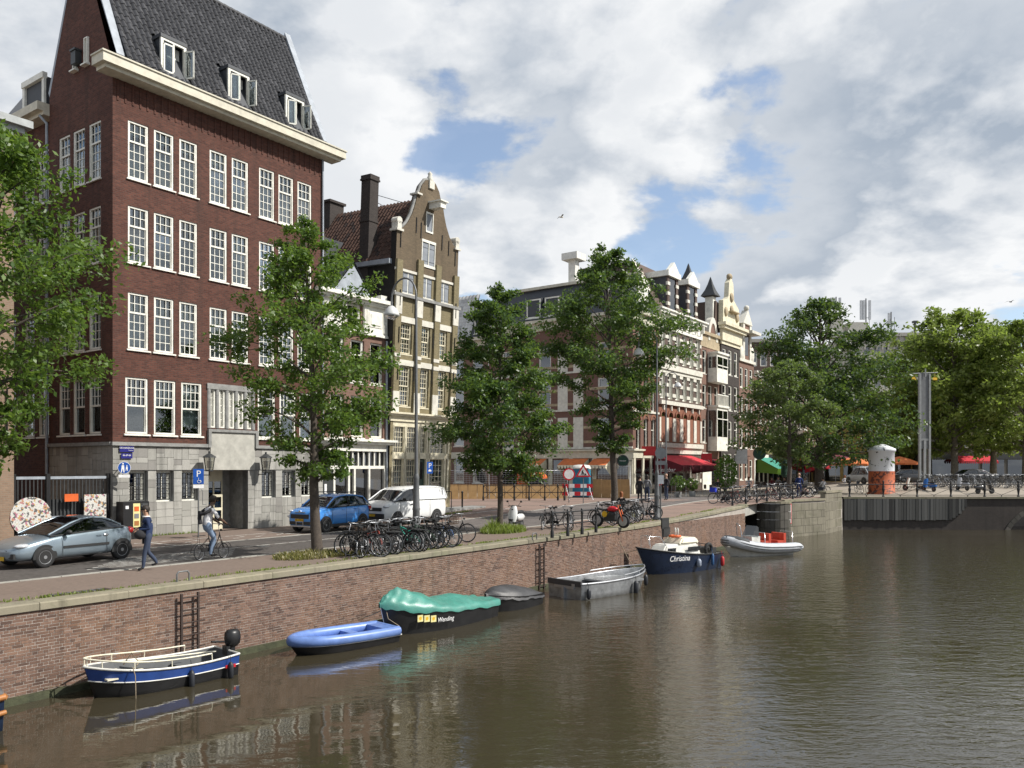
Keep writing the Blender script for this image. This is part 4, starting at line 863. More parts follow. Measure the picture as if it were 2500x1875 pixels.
m = MB(); m.quad((0, 0, zE + .85), (0, DE, zE + .85), (1.3, DE, zE + 4.0), (1.3, 1.3, zE + 4.0)); m.quad((0, 0, zE + .85), (WE, 0, zE + .85), (WE, 1.3, zE + 4.0), (1.3, 1.3, zE + 4.0)); m.quad((1.3, 1.3, zE + 4), (WE, 1.3, zE + 4), (WE, DE, zE + 4), (1.3, DE, zE + 4)); m.build('mansard_roof', 'slate_blue', bE)
m = MB(); fbox(m, FE, 0, DE + .2, 1.0, 1.6, zE + 3.95, zE + 4.2); m.build('roof_edge', 'gutter_cream', bE)
for p in (1300, 1345, 1500):
    u = eu(p); m = MB(); fbox(m, FE, u - .8, u + .8, .2, 1.4, zE + 1.1, zE + 3.0); m.build('dormer', 'slate_blue', bE); window(bE, u - .75, zE + 1.2, 1.5, 1.7, cols=2, rt=0, rb=1, fr=FE, fw=.12, glass='glass_dark', y=.12)
m = MB(); m.box(1.2, 3.0, 0.1, .3, zE + .85, zE + 3.4); m.add([(1.0, 0, zE + 3.4), (3.2, 0, zE + 3.4), (2.1, 0, zE + 4.1)], [(0, 1, 2)]); m.build('gable_dormer', 'white_paint', bE)
m = MB(); u = eu(1372); p = fpt(FE, u, 2.0); m.box(p[0] - .35, p[0] + .35, p[1] - .35, p[1] + .35, zE + 4, zE + 6.3); m.box(p[0] - .8, p[0] + .8, p[1] - .8, p[1] + .8, zE + 6.3, zE + 6.9); m.build('roof_vent', 'hull_white', bE)
# ground floor cafe front
m = MB(); fbox(m, FE, 0, DE, -.12, .02, 3.55, 4.15); m.box(-.12, WE, -.12, .02, 3.55, 4.15); fbox(m, FE, 0, DE, -.3, .02, 4.15, 4.3); m.box(-.3, WE, -.3, .02, 4.15, 4.3)
for p in (1240, 1300, 1345, 1395, 1452, 1500, 1540): u = eu(p); fbox(m, FE, u - .2, u + .2, -.1, .02, .5, 3.6)
for x in (0.0, 1.6, 3.1, WE - .35): m.box(x, x + .35, -.1, .02, .5, 3.6)
m.build('pub_front', 'gutter_cream', bE)
for p, q in ((1307, 1338), (1352, 1388), (1402, 1445), (1460, 1494), (1507, 1533)):
    m = MB(); fbox(m, FE, eu(p), eu(q), -.03, .01, 1.2, 3.4); m.build('pub_window', 'glass_dark', bE)
for x in (.4, 2.0, 3.5):
    m = MB(); m.box(x, min(x + 1.1, WE - .4), -.03, .01, .55, 3.4); m.build('pub_door', 'glass_dark', bE)
# ---------------------------------------------------------------- the side-street neighbour with white slate roof
uN0, uN1 = DE, FU(1085, sE0) - TF + 3
bN = empty('side_street_house', (*XY(sE0, TF + DE + .02), 0), TH, 'brick house with pale slate roof deep in the side street', 'building')
DN = 13.0; FN = (0.0, DN, -math.pi / 2); wn_ = [(DN - 1.9 - i * 2.3, z0, 1.25, h) for i in range(5) for z0, h in ((1.3, 2.4), (4.8, 2.5), (8.2, 2.5), (11.4, 2.3))]
m = MB(); wall(m, 0, DN, 0, 14.4, ops_of(wn_), fr=FN, depth=.2); m.quad((0, DN, 0), (8, DN, 0), (8, DN, 14.4), (0, DN, 14.4)); m.build('wall', 'brick_mauve', bN)
for (x, z, w, h) in wn_: window(bN, x, z, w, h, cols=1, rt=1, rb=2, split=.3, fr=FN, fw=.1, glass='glass_dark', y=.05)
moulding(bN, FN, 0, DN, 14.2, ((0, .5, .1), (.5, .8, .45)), 'gutter_cream', ends=False)
m = MB(); m.quad((0, 0, 15), (0, 2.2, 15), (1.3, 2.2, 18.6), (1.3, 0, 18.6)); m.build('mansard_roof', 'slate_blue', bN)
m = MB(); m.quad((0.0, 2.2, 15), (0, DN, 15), (1.6, DN, 19.4), (1.6, 2.2, 19.4)); m.build('slate_roof', 'slate_pale', bN)
rl = math.hypot(1.6, 4.4); tiled(bN, 0, DN - 2.2, (-.02, DN, 15.03), math.atan2(4.4, 1.6), rl, .42, .36, 'slate_pale', 0, rot=-math.pi / 2)
m = MB(); fbox(m, FN, DN - 1.75, DN - .3, .1, 1.2, 15.3, 17.2); m.build('dormer', 'slate_blue', bN); window(bN, DN - 1.7, 15.4, 1.35, 1.7, cols=2, rt=0, rb=1, fr=FN, fw=.12, glass='glass_dark', y=.02)
m = MB(); fbox(m, FN, 0, DN, -.1, .02, 3.6, 4.2); m.build('plinth_band', 'gutter_cream', bN)
# ---------------------------------------------------------------- banded brick house with six bays
sF1 = FS(1711, TF); WFf = sF1 - sE1; zF = 16.0
bF = empty('banded_house', (*XY(sE1 + .03, TF), 0), TH, 'dark brick house with white banded piers, arched bays and two dormers', 'building')
bay = WFf / 6; rowF = [(12.2, 2.9), (8.9, 2.6), (5.15, 2.75), (1.3, 2.4)]
wf = [(i * bay + bay * .2, z, bay * .58, h) for z, h in rowF for i in range(6)]
shell(bF, WFf, 10, 0, zF, ['brick_dark', 'stone_white'], ops_of(wf), depth=.3, mr=1)
m = MB(); m.box(.02, WFf - .02, -.02, .03, 5.0, 8.35); m.build('arcade_wall', 'brick_arch', bF)
def wblock(*a): mm = MB(); mm.box(*a); mm.build('white_block', 'stone_white', bF)
for i in range(7):
    x = i * bay
    for z in [12.4 + k * .95 for k in range(4)] + [9.1, 10.0, 10.9]: wblock(max(0, x - bay * .22), min(WFf, x + bay * .22), -.06, .02, z, z + .32)
    wblock(max(0, x - bay * .2), min(WFf, x + bay * .2), -.09, .02, 5.1, 7.2)
    for z in (1.3, 2.2, 3.1): wblock(max(0, x - bay * .22), min(WFf, x + bay * .22), -.06, .02, z, z + .35)
for z, pr, h in ((11.5, .2, .5), (8.35, .28, .35), (4.55, .3, .4), (4.0, .1, .55), (11.2, .08, .3)): moulding(bF, FRONT, 0, WFf, z, ((0, h, pr),), 'stone_white', 'string_course', ends=False)
for (x, z, w, h) in wf: window(bF, x, z, w, h, cols=1, rt=1, rb=1, split=.32, fw=.12, fm='white_paint', glass='glass_dark', y=.12, sill=False, cur=(0, .75, 'curtain', 3) if rnd.random() < .6 else None)
for i in range(6):
    m = MB(); n = 10; x, w = i * bay + bay * .2, bay * .58
    pts = [(w / 2 + (w / 2 + .2) * math.cos(math.pi * k / n), (w / 2 + .2) * math.sin(math.pi * k / n)) for k in range(n + 1)]; inn = [(w / 2 + w / 2 * math.cos(math.pi * k / n), w / 2 * math.sin(math.pi * k / n) * .9) for k in range(n, -1, -1)]
    m.prism(pts + inn, -.12, .0); child('window_arch', m.mesh('window_arch', 'brick_arch'), bF, (x, 0, 7.3)); m = MB(); m.prism([(w / 2 + w / 2 * math.cos(math.pi * k / n), w / 2 * math.sin(math.pi * k / n) * .9) for k in range(n + 1)], -.03, .0); child('arch_glass', m.mesh('arch_glass', 'glass_dark'), bF, (x, 0, 7.3))
    m = MB(); m.box(x + w / 2 - .08, x + w / 2 + .08, -.2, .0, 7.3 + w / 2 + .1, 7.3 + w / 2 + .5); m.build('keystone', 'stone_white', bF)
moulding(bF, FRONT, 0, WFf, zF - .9, ((0, 1.3, .12), (1.3, 1.55, .45), (1.55, 1.7, .6)), 'white_paint')
m = MB()
for i in range(8): x = .2 + i * (WFf - .5) / 7; m.box(x, x + .16, -.42, -.1, zF - .3, zF + .4)
for i in range(7): x = .55 + i * (WFf - .5) / 7; m.box(x, x + .7, -.16, -.1, zF - .6, zF + .15)
m.build('cornice_bracket', 'white_paint', bF)
m = MB(); m.quad((0, 0, zF + .8), (WFf, 0, zF + .8), (WFf, 2.6, 21.3), (0, 2.6, 21.3)); m.quad((0, 2.6, 21.3), (WFf, 2.6, 21.3), (WFf, 8, 21.3), (0, 8, 21.3)); m.quad((0, 0, zF), (0, 2.6, 21.3), (0, 8, 21.3), (0, 10, zF)); m.quad((WFf, 0, zF), (WFf, 2.6, 21.3), (WFf, 8, 21.3), (WFf, 10, zF)); m.build('roof', ['brick_dark'], bF)
m = MB(); m.add([(-.02, -.1, zF + .5), (.4, -.1, zF + .5), (.4, 2.6, 21.5), (-.02, 2.6, 21.5)], [(0, 1, 2, 3)]); m.build('gable_coping', 'stone_white', bF)
for x in (1.7, 6.1):
    m = MB(); m.box(x, x + 2.1, .0, 2.6, zF + .8, zF + 4.0); o = m.build('dormer', 'slate_blue', bF)
    m = MB(); m.box(x - .1, x + .35, -.1, .02, zF + .7, zF + 3.9); m.box(x + 1.75, x + 2.2, -.1, .02, zF + .7, zF + 3.9); child('dormer_pier', m.mesh('dormer_pier', 'brick_dark'), o)
    for z in (1.3, 2.2, 3.1): wblock(x - .14, x + .4, -.14, .05, zF + z, zF + z + .3); wblock(x + 1.7, x + 2.24, -.14, .05, zF + z, zF + z + .3)
    m = MB(); m.box(x - .3, x + 2.4, -.3, 2.4, zF + 3.9, zF + 4.4); m.prism([(x - .1, zF + 4.4), (x + 2.2, zF + 4.4), (x + 1.05, zF + 5.3)], -.25, .1); child('pediment', m.mesh('pediment', 'white_paint'), o)
    m = MB(); m.box(x + .35, x + 1.75, -.03, .0, zF + .9, zF + 3.8); child('pane', m.mesh('pane', 'glass_dark'), o)
# ---------------------------------------------------------------- narrow house with white oriel, then the dark one with scrolled gable
def pagoda(par, x, y, z, hs):
    m = MB(); m.box(x - .42, x + .42, y - .42, y + .42, z, z + hs); o = m.build('chimney', 'white_paint', par)
    m = MB(); m.lathe([(1.1, hs + .1), (.62, hs + .75), (.3, hs + 1.4), (.08, hs + 2.0), (.0, hs + 2.15)], 4, smooth=False); m.tube([(-.35, -.35, hs), (-.35, -.35, hs + .2)], .05, 4); m.tube([(.35, .35, hs), (.35, .35, hs + .2)], .05, 4); c = child('chimney_cap', m.mesh('chimney_cap', 'dark_paint'), o, (x, y, z), (0, 0, R(45)))
sG1, sH1 = FS(1757, TF), FS(1801, TF)
WG = sG1 - sF1; bG = empty('oriel_house', (*XY(sF1 + .03, TF + .05), 0), TH, 'narrow brown house with white two-storey oriel and balcony', 'building')
wgw = [(.5, z, .95, 2.3) for z in (5.2, 8.6, 12.0)] + [(2.0, 8.6, .95, 2.3), (3.6, 8.6, .95, 2.3)]
shell(bG, WG, 10, 0, 15.6, 'brick_mauve', ops_of(wgw)); moulding(bG, FRONT, 0, WG, 14.6, ((0, 1.2, .06), (1.2, 1.5, .25)), 'stone_sand')
for w_ in wgw: window(bG, *w_, cols=1, rt=1, rb=1, fw=.1, glass='glass_dark', y=.04)
m = MB(); n = 12; xc = WG * .62; pts = [(xc + 1.25 * math.cos(math.pi * i / n), 15.4 + 2.4 * math.sin(math.pi * i / n)) for i in range(n + 1)]; inn = [(xc + .8 * math.cos(math.pi * i / n), 15.4 + 1.8 * math.sin(math.pi * i / n)) for i in range(n, -1, -1)]; m.prism(pts + inn, -.1, .4); m.build('arched_gable', 'stone_white', bG); m = MB(); m.prism(inn, -.02, .3); m.build('arch_infill', 'brick_mauve', bG)
for z0, z1 in ((4.4, 8.7), (11.2, 14.0)):
    m = MB(); a, b = WG * .38, WG - .15; m.box(a, b, -.95, 0, z0, z1); o = m.build('oriel', 'white_paint', bG); m = MB(); m.box(a + .15, b - .15, -.97, -.95, z0 + 1.4, z1 - .3); m.box(a - .02, a, -.85, -.1, z0 + 1.4, z1 - .3); child('pane', m.mesh('pane', 'glass_dark'), o); m = MB(); m.box((a + b) / 2 - .05, (a + b) / 2 + .05, -1.0, -.95, z0 + 1.4, z1 - .3); m.box(a, b, -1.0, -.95, z1 - 1.2, z1 - 1.1); m.box(a - .1, b + .1, -1.1, 0, z1, z1 + .2); child('oriel_frame', m.mesh('oriel_frame', 'white_paint'), o)
m = MB()
for i in range(12): x = WG * .38 + i * (WG * .6) / 11; m.box(x - .03, x + .03, -1.0, -.94, 8.9, 9.9)
m.box(WG * .38 - .05, WG - .1, -1.02, -.92, 9.9, 10.0); m.build('balcony_railing', 'white_paint', bG); m = MB(); m.box(.2, WG * .5, -.15, 0, .5, 4.2); m.build('shop_front', 'white_paint', bG)
m = MB(); m.box(WG * .4, WG - .3, -.05, .02, .6, 3.6); m.build('shop_pane', 'glass_dark', bG)
pagoda(bG, 1.3, 1.8, 17.4, 3.6); pagoda(bG, WG - .1, .9, 16.2, 4.0); m = MB(); m.prism([(-1.2, 15.6), (-1.2, 17.8), (.9, 17.8), (1.6, 16.6), (3.0, 15.9), (WG, 15.6)], 2.2, 4.5); m.build('roof', 'slate_blue', bG)
WH = sH1 - sG1; bH = empty('dark_house', (*XY(sG1 + .03, TF - .15), 0), TH, 'dark grey brick house with cream entablature and scrolled gable top', 'building')
wh = [(WH * f, z, WH * .19, 2.6) for z in (1.6, 5.0, 8.7, 12.4) for f in (.08, .40, .72)]
shell(bH, WH, 10, 0, 16.2, 'brick_soot', ops_of(wh), depth=.25); mm_ = M['brick_black']
for w_ in wh: window(bH, *w_, cols=1, rt=1, rb=1, fw=.12, glass='glass_dark', y=.04)
moulding(bH, FRONT, 0, WH, 15.4, ((0, .35, .1), (.35, 1.5, .25), (1.5, 1.8, .6), (1.8, 2.1, .8)), 'cream_paint')
m = MB(); m.prism([(0, 17.5), (.3, 17.5), (.3, 19.9), (1.4, 20.2), (WH * .5 - .8, 20.5), (WH * .5 - .6, 22.0), (WH * .5, 22.6), (WH * .5 + .6, 22.0), (WH * .5 + .8, 20.3), (WH - .4, 19.6), (WH - .2, 17.5)], -.1, .4); m.build('scrolled_gable', 'cream_paint', bH)
m = MB()
for cx_, cz_ in ((1.0, 18.8), (WH * .5, 20.5), (WH * .5, 19.2), (WH - 1.0, 18.6)): m.ball((cx_, -.15, cz_), (.45, .15, .5), n=8, k=5)
m.ball((WH * .5, .1, 22.7), (.5, .3, .35), n=8, k=5); m.box(WH * .35, WH * .75, -.6, -.1, 18.9, 19.0); m.build('gable_ornament', 'stone_sand', bH)
m = MB(); m.prism([(-.4, 17.4), (-.2, 19.8), (WH, 19.0), (WH, 17.4)], .5, 8); m.build('roof', 'brick_dark', bH)
sI1 = FS(1838, TF); WI = sI1 - sH1; bI = empty('neck_gable_house', (*XY(sH1 + .03, TF - .1), 0), TH, 'slender brick house with white ornamented neck gable', 'building')
wi = [(WI * f, z, WI * .2, 2.2) for z in (1.4, 4.8, 8.2, 11.4) for f in (.08, .4, .72)]
shell(bI, WI, 10, 0, 14.4, 'brick_mauve', ops_of(wi))
for w_ in wi: window(bI, *w_, cols=1, rt=1, rb=1, fw=.12, glass='glass_dark', y=.03)
m = MB(); m.prism([(WI * .28, 14.4), (WI * .28, 18.6), (WI * .5, 19.8), (WI * .72, 18.6), (WI * .72, 14.4)], 0, .5); m.build('gable_wall', 'brick_mauve', bI)
m = MB()
for sgn in (-1, 1):
    c = WI * .5 + sgn * WI * .22; m.box(c - .25, c + .25, -.12, .2, 14.4, 18.4); m.ball((WI * .5 + sgn * WI * .36, -.05, 15.2), (.55, .15, .9), n=8, k=5)
m.prism([(WI * .2, 18.4), (WI * .8, 18.4), (WI * .5, 20.0)], -.2, .5); m.ball((WI * .5, 0, 20.2), .32, n=8, k=5); m.box(-.1, WI + .1, -.2, .1, 14.2, 14.5); m.build('gable_ornament', 'stone_white', bI); m = MB(); m.box(WI * .38, WI * .62, -.02, .01, 15, 17.4); m.build('attic_window', 'glass_dark', bI)
m = MB(); m.box(WI * .3, WI * .9, -1.0, .0, 17.3, 17.6); m.build('hoist_beam', 'stone_white', bI)
# the rest of the row behind the trees
s0_ = sI1
for k, (px, h, mat, lab) in enumerate(((1872, 13.5, 'brick_red', 'red brick row house with grey shopfront behind the small tree'), (1912, 12.6, 'brick_dark', 'dark row house above the dark red café front'), (1958, 13.8, 'brick_grey', 'grey brick row house behind the slim tree trunk'), (2005, 12.8, 'brick_mauve', 'brown row house just behind the thick dark trunk'), (2052, 13.0, 'brick_dark', 'last row house glimpsed under the big round tree'))):
    s1_ = FS(px, TF); W_ = s1_ - s0_; b_ = empty('row_house', (*XY(s0_ + .03, TF - .1 + .1 * (k % 2)), 0), TH, lab, 'building', 'row houses behind the trees')
    n_ = max(3, int(W_ / 2.4)); ws_ = [((i + .22) * W_ / n_, z, W_ / n_ * .56, 2.2) for i in range(n_) for z in (4.6, 7.7, 10.4 if h > 13 else 10.0)]
    shell(b_, W_, 9, 0, h, mat, ops_of(ws_)); moulding(b_, FRONT, 0, W_, h - .5, ((0, .4, .1), (.4, .6, .4)), 'white_paint', ends=False)
    for w_ in ws_: window(b_, *w_, cols=1, rt=1, rb=1, fw=.14, glass='glass_dark', y=.03)
    m = MB(); m.box(0, W_, -.1, .02, 3.6, 4.2)
    for i in range(n_ + 1): x = i * (W_ - .3) / n_; m.box(x, x + .3, -.08, .02, .5, 3.6)
    m.build('shop_front', ('white_paint', 'dark_paint', 'dark_green', 'stone_sand', 'grey_paint')[k], b_); m = MB(); m.box(.1, W_ - .1, -.03, .01, .6, 3.5); m.build('shop_pane', 'glass_dark', b_); s0_ = s1_
# ---------------------------------------------------------------- far buildings beyond the square
def block(name, label, x0, x1, y, z0, z1, mat, nx, nz, ww_, hh, depth=18, fm='white_paint', base=4.5, cor='concrete', rot=0.0):
    o = empty(name, (x0, y, .5), rot, label, 'building'); W_ = x1 - x0; nzs = (z1 - base - 1.2) / max(1, nz)
    ws_ = [((i + .5) * W_ / nx - ww_ / 2, base + k * nzs + .4, ww_, hh) for i in range(nx) for k in range(nz)]
    shell(o, W_, depth, 0, z1, mat, ops_of(ws_)); moulding(o, FRONT, 0, W_, z1 - .4, ((0, .6, .3),), cor)
    for w_ in ws_: window(o, *w_, cols=1, rt=1, rb=1, fw=.14, fm=fm, glass='glass_dark', y=.04, sill=False)
    n_ = max(2, int(W_ / 3.2))
    for i in range(n_): m = MB(); m.box(i * W_ / n_ + .25, (i + 1) * W_ / n_ - .25, -.05, .0, .3 if i % 3 else .0, 3.3); m.build('shop_pane', 'glass_dark', o)
    m = MB(); m.box(0, W_, -.12, .0, 3.4, 4.1); m.build('shop_fascia', fm if z1 > 30 else 'dark_paint', o)
    return o
off = block('office_block', 'pale concrete office block with roof antennas far behind the trees', (2080-1250)/2000*190, (2300-1250)/2000*190, 190, 0, 33, 'stucco', 9, 7, 1.5, 1.8, 30, 'grey_paint', 5)
m = MB(); W_ = 21
for i in range(16): m.box(i * 1.36, i * 1.36 + .35, -.3, 0, 29.5, 32.6)
m.box(-.4, 21.3, -.5, 0, 32.6, 33.4); m.build('parapet_fins', 'concrete', off)
m = MB(); m.box(1.0, 5.5, 4, 9, 33, 36.6); m.box(-3.2, -.4, 4, 8, 33, 37.5); m.build('plant_room', 'stucco', off)
for k, (x, z0, h, pan) in enumerate(((-7.3, 36, 5.5, 2), (-1.3, 38, 4.8, 3), (5.8, 33.2, 9.2, 3), (11.8, 33.2, 6.0, 1))):
    o = empty('antenna_mast', ((2080-1250)/2000*190 + x - .4, 195, z0 + .5 - 3.5 * (k == 0)), 0, ('slim antenna mast with white panel left of the roof plant', 'cluster of antenna panels on the low plant room', 'tallest antenna mast with drum panels on the office roof', 'braced antenna pole near the right end of the office roof')[k], 'antenna', 'antennas on the office roof')
    m = MB(); m.tube([(0, 0, -3 if k == 0 else 0), (0, 0, h)], .14, 6); m.tube([(.8, 0, -3 if k == 0 else 0), (.8, 0, h * .8)], .06, 5); m.tube([(0, 0, h * .5), (.8, 0, h * .5)], .06, 5)
    if k == 3: m.tube([(0, 0, 4.5), (-4.5, 0, .2)], .09, 5); m.tube([(0, 0, 4.5), (-1.6, 0, .2)], .07, 5)
    m.build('mast', 'post_grey', o); m = MB()
    for i in range(pan): x = (-.55, .85, -1.2)[i]; m.box(x - .24, x + .24, -.3, .1, h * .45, h * .95)
    m.build('panel', 'rib_grey', o)
m = MB(); m.box(0, 2.2, 0, 2.2, 0, .8); m.box(.9, 1.3, .9, 1.3, .8, 3.2); m.box(.6, 1.6, .6, 1.6, 3.2, 3.7); m.build('roof_flue', 'dark_paint', off, (15.5, 3, 33.2))
block('arched_window_block', 'dark red brick block with round-headed white windows behind the row', (1828-1250)/2000*150, (1925-1250)/2000*150, 150, 0, 25.5, 'brick_dark', 4, 5, 1.3, 2.6, 12)
bs = block('square_house', 'grey fronted house with white windows and red awning across the square', 57, 78, 112, 0, 13, 'plaster_dark', 6, 3, 1.5, 2.2)
bs2 = block('square_house', 'dark grey house with pale door at the right edge of the square', 78.3, 110, 114, 0, 14, 'brick_grey', 8, 3, 1.4, 2.2)
bs3 = block('square_house', 'ochre plastered low house behind the tall pylon', 40, 56.7, 116, 0, 11, 'plaster_yellow', 4, 2, 1.4, 2.0)
bs4 = block('square_house', 'shaded brick house behind the orange parasols', 24.0, 39.7, 128, 0, 14, 'brick_dark', 5, 3, 1.4, 2.0)
# ================================================================ trees, grass
import numpy as np
def leaf_mesh(name, cen, size, mat, seed, up=.75, aspect=.52, cent=None):
    q = np.random.RandomState(seed); n = len(cen)
    nor = q.normal(size=(n, 3)) * .75; nor[:, 2] += up; nor /= np.linalg.norm(nor, axis=1)[:, None]
    ax = q.normal(size=(n, 3)); ax[:, 2] -= .35
    if cent is not None: o = cen - cent; o /= (np.linalg.norm(o, axis=1)[:, None] + 1e-6); ax += o * .8
    ax -= nor * (ax * nor).sum(1)[:, None]; ax /= (np.linalg.norm(ax, axis=1)[:, None] + 1e-9); sd = np.cross(nor, ax)
    L = (size * q.uniform(.65, 1.25, n))[:, None]
    v = np.stack([cen - ax * L * .5, cen + sd * L * aspect * .5 - nor * L * .06, cen + ax * L * .5 - nor * L * .1, cen - sd * L * aspect * .5 - nor * L * .06], 1).reshape(-1, 3)
    me = bpy.data.meshes.new(name); me.vertices.add(4 * n); me.vertices.foreach_set('co', v.ravel().astype(np.float32))
    me.loops.add(4 * n); me.loops.foreach_set('vertex_index', np.arange(4 * n, dtype=np.int32)); me.polygons.add(n)
    me.polygons.foreach_set('loop_start', np.arange(0, 4 * n, 4, dtype=np.int32)); me.polygons.foreach_set('loop_total', np.full(n, 4, np.int32))
    me.materials.append(M[mat]); me.update(calc_edges=True); return me
def tree(name, label, x, y, H, prof, tr, mat, ls, nl, seed, nb=46, bark='bark', group=None, zb=None, lean=(0, 0), spread=.34, sub=4, up0=.5):
    q = random.Random(seed); zb = ground(y) if zb is None else zb
    o = empty(name, (x, y, zb), 0, label, 'tree', group); zs = [p[0] for p in prof]
    def rad(z):
        if z <= prof[0][0]: return prof[0][1]
        for (a, ra), (b, rb) in zip(prof, prof[1:]):
            if a <= z <= b: return ra + (rb - ra) * (z - a) / (b - a)
        return prof[-1][1]
    zl, top = prof[0][0], H * .97
    tp = [Vector((lean[0] * (i / 9) ** 1.3 + q.uniform(-.05, .05) * (i > 0), lean[1] * (i / 9) ** 1.3 + q.uniform(-.05, .05) * (i > 0), -.1 + (top + .1) * i / 9)) for i in range(10)]
    def trunk_at(z):
        f = max(0, min(8.999, (z + .1) / (top + .1) * 9)); i = int(f); return tp[i].lerp(tp[i + 1], f - i)
    m = MB(); m.tube([tp[0] - Vector((0, 0, .1)), tp[0] + Vector((0, 0, .3))] + tp[1:], [tr * 1.5, tr * 1.08] + [tr * (1 - .92 * (i / 9) ** .9) + .012 for i in range(1, 10)], 9)
    m.build('trunk', bark, o)
    m = MB(); cl = []
    for i in range(nb):
        f = (i + q.random() * .8) / nb; z = zl * .75 + (top - zl * .75) * f ** 1.08; ta = trunk_at(z); az = i * 2.399 + q.uniform(-.5, .5)
        rise = (.25 + up0 * f) * q.uniform(.6, 1.3); zt = min(z + rad(z) * rise, H); ln = rad(min(H, z + rad(z) * rise * .6)) * q.uniform(.6, 1.13)
        pts = [ta]; d = Vector((math.cos(az), math.sin(az), 0))
        for k in range(1, 5): u = k / 4; pts.append(ta + d * ln * u + Vector((0, 0, (zt - z) * math.sin(u * 1.9) * .95)) + Vector((q.uniform(-.12, .12), q.uniform(-.12, .12), q.uniform(-.1, .1))) * ln * .35)
        br_ = tr * .34 * (1 - .6 * f); m.tube(pts, [br_, br_ * .75, br_ * .5, br_ * .32, .008], 5, caps=False)
        sz = min(1.25, .45 + .4 * ln / max(.5, spread * 4)); wt = ln
        for k in range(1, 5): cl.append((pts[k], (.55 + .45 * (k / 4)) * sz, (.25 if k == 1 else 1.0) * wt))
        cl.append((pts[3].lerp(pts[4], .5), .8 * sz, wt))
        for k in range(sub):
            b0 = pts[1].lerp(pts[4], q.uniform(.15, .95)) if k else pts[3]; e = b0 + (d * q.uniform(.1, 1) + Vector((q.uniform(-1, 1), q.uniform(-1, 1), q.uniform(-.35, .8)))).normalized() * ln * q.uniform(.22, .5)
            m.tube([b0, b0.lerp(e, .5) + Vector((0, 0, .05)), e], [br_ * .3, br_ * .2, .005], 4, caps=False); cl.append((e, .8 * sz, wt)); cl.append((b0.lerp(e, .55), .6 * sz, .8 * wt))
    m.build('limbs', bark, o)
    npq = np.random.RandomState(seed); w = np.array([c[2] for c in cl]); w *= npq.uniform(.35, 1.7, len(w)); idx = npq.choice(len(cl), nl, p=w / w.sum())
    cp = np.array([tuple(c[0]) for c in cl])[idx]; sp = np.array([c[1] for c in cl])[idx] * spread
    g = npq.normal(size=(nl, 3)); g /= np.linalg.norm(g, axis=1)[:, None]; g *= npq.uniform(.05, 1.0, nl)[:, None] ** .5
    cen = cp + g * sp[:, None] * np.array([1.15, 1.15, .8])
    child('crown', leaf_mesh('crown', cen, ls, mat, seed, cent=np.array([lean[0] * .5, lean[1] * .5, (zl + H) / 2])), o)
    return o
def tpos(px, py, z): return PW(px, py, z)
x0, y0 = XY(-10.5, 2.45)
tree('elm_tree', 'leafy elm whose trunk stands beyond the left edge', x0, y0, 10.6, [(3.3, 1.2), (4.2, 1.9), (5.2, 2.6), (6.4, 3.4), (7.6, 2.9), (9, 1.6), (10.4, .35)], .2, 'leaf_elm', .15, 27000, 11, 56, spread=.46, sub=6)
x0, y0 = tpos(774, 1356, 0)
tree('elm_tree', 'bright green elm on the quay in front of the blue car', x0, y0, 10.7, [(3.0, 1.1), (4.0, 2.3), (6.0, 2.75), (7.4, 2.1), (8.4, 1.6), (9.6, .9), (10.5, .3)], .17, 'leaf_elm', .145, 27000, 22, 58, lean=(-.45, .1), spread=.42, sub=6)
x0, y0 = tpos(1220, 1298, 0)
tree('elm_tree', 'dense cone-shaped elm beside the white scooter', x0, y0, 10.7, [(2.9, 1.8), (3.6, 2.6), (5.2, 2.4), (6.6, 2.0), (8, 1.5), (9.4, 1.2), (10.5, .35)], .13, 'leaf_dark', .175, 32000, 33, 58, spread=.48, up0=.3, sub=6)
x0, y0 = tpos(1500, 1262, .1)
tree('elm_tree', 'tallest quay elm behind the motorcycle, rising above the roofs', x0, y0, 14.6, [(4.4, .9), (5.6, 2.1), (7.6, 3.3), (9.6, 3.7), (11.2, 3.0), (12.8, 1.8), (14.4, .5)], .2, 'leaf_dark', .20, 32000, 44, 60, lean=(-.4, .2), spread=.52, sub=6)
tree('elm_tree', 'small pale elm at the quay corner among parked bicycles', 21.2, 62.6, 10.2, [(3.6, 1.2), (5, 2.8), (7, 3.3), (8.6, 2.5), (10, .8)], .2, 'leaf_pale', .24, 14000, 55, 44, spread=.55)
M['leaf_plane_2'] = M['leaf_elm']
tree('lime_tree', 'big round dark green tree with thick black trunk by the bridge', 26.4, 70.3, 16.4, [(2.5, 3.8), (4.2, 6.4), (6.5, 6.2), (9.5, 5.2), (12.5, 4.3), (14.5, 3.0), (16, .9)], .42, 'leaf_deep', .34, 28000, 66, 66, spread=1.0, sub=6)
for i, (px, Y, H, r, mt, lab) in enumerate(((2262, 100, 17.5, 5.6, 'leaf_plane', 'plane tree just right of the pylon'), (2330, 96, 19.5, 7.0, 'leaf_plane', 'tall plane tree with the thickest trunk in the square'), (2425, 104, 19.0, 6.5, 'leaf_plane', 'plane tree above the red awning'), (2505, 92, 17.8, 6.6, 'leaf_plane', 'plane tree cut by the right edge'), (2185, 116, 10.0, 4.0, 'leaf_plane', 'low plane tree behind the advertising column'))):
    tree('plane_tree', lab, (px - CX) / FPX * Y, Y, H + .6, [(4.6, r * .6), (7, r * 1.12), (11, r * 1.2), (14.5, r * .95), (H - .4, r * .35)], .45, mt, .50, 19000, 77 + i, 52, 'bark_plane', 'plane trees on the square', spread=1.1, sub=5)
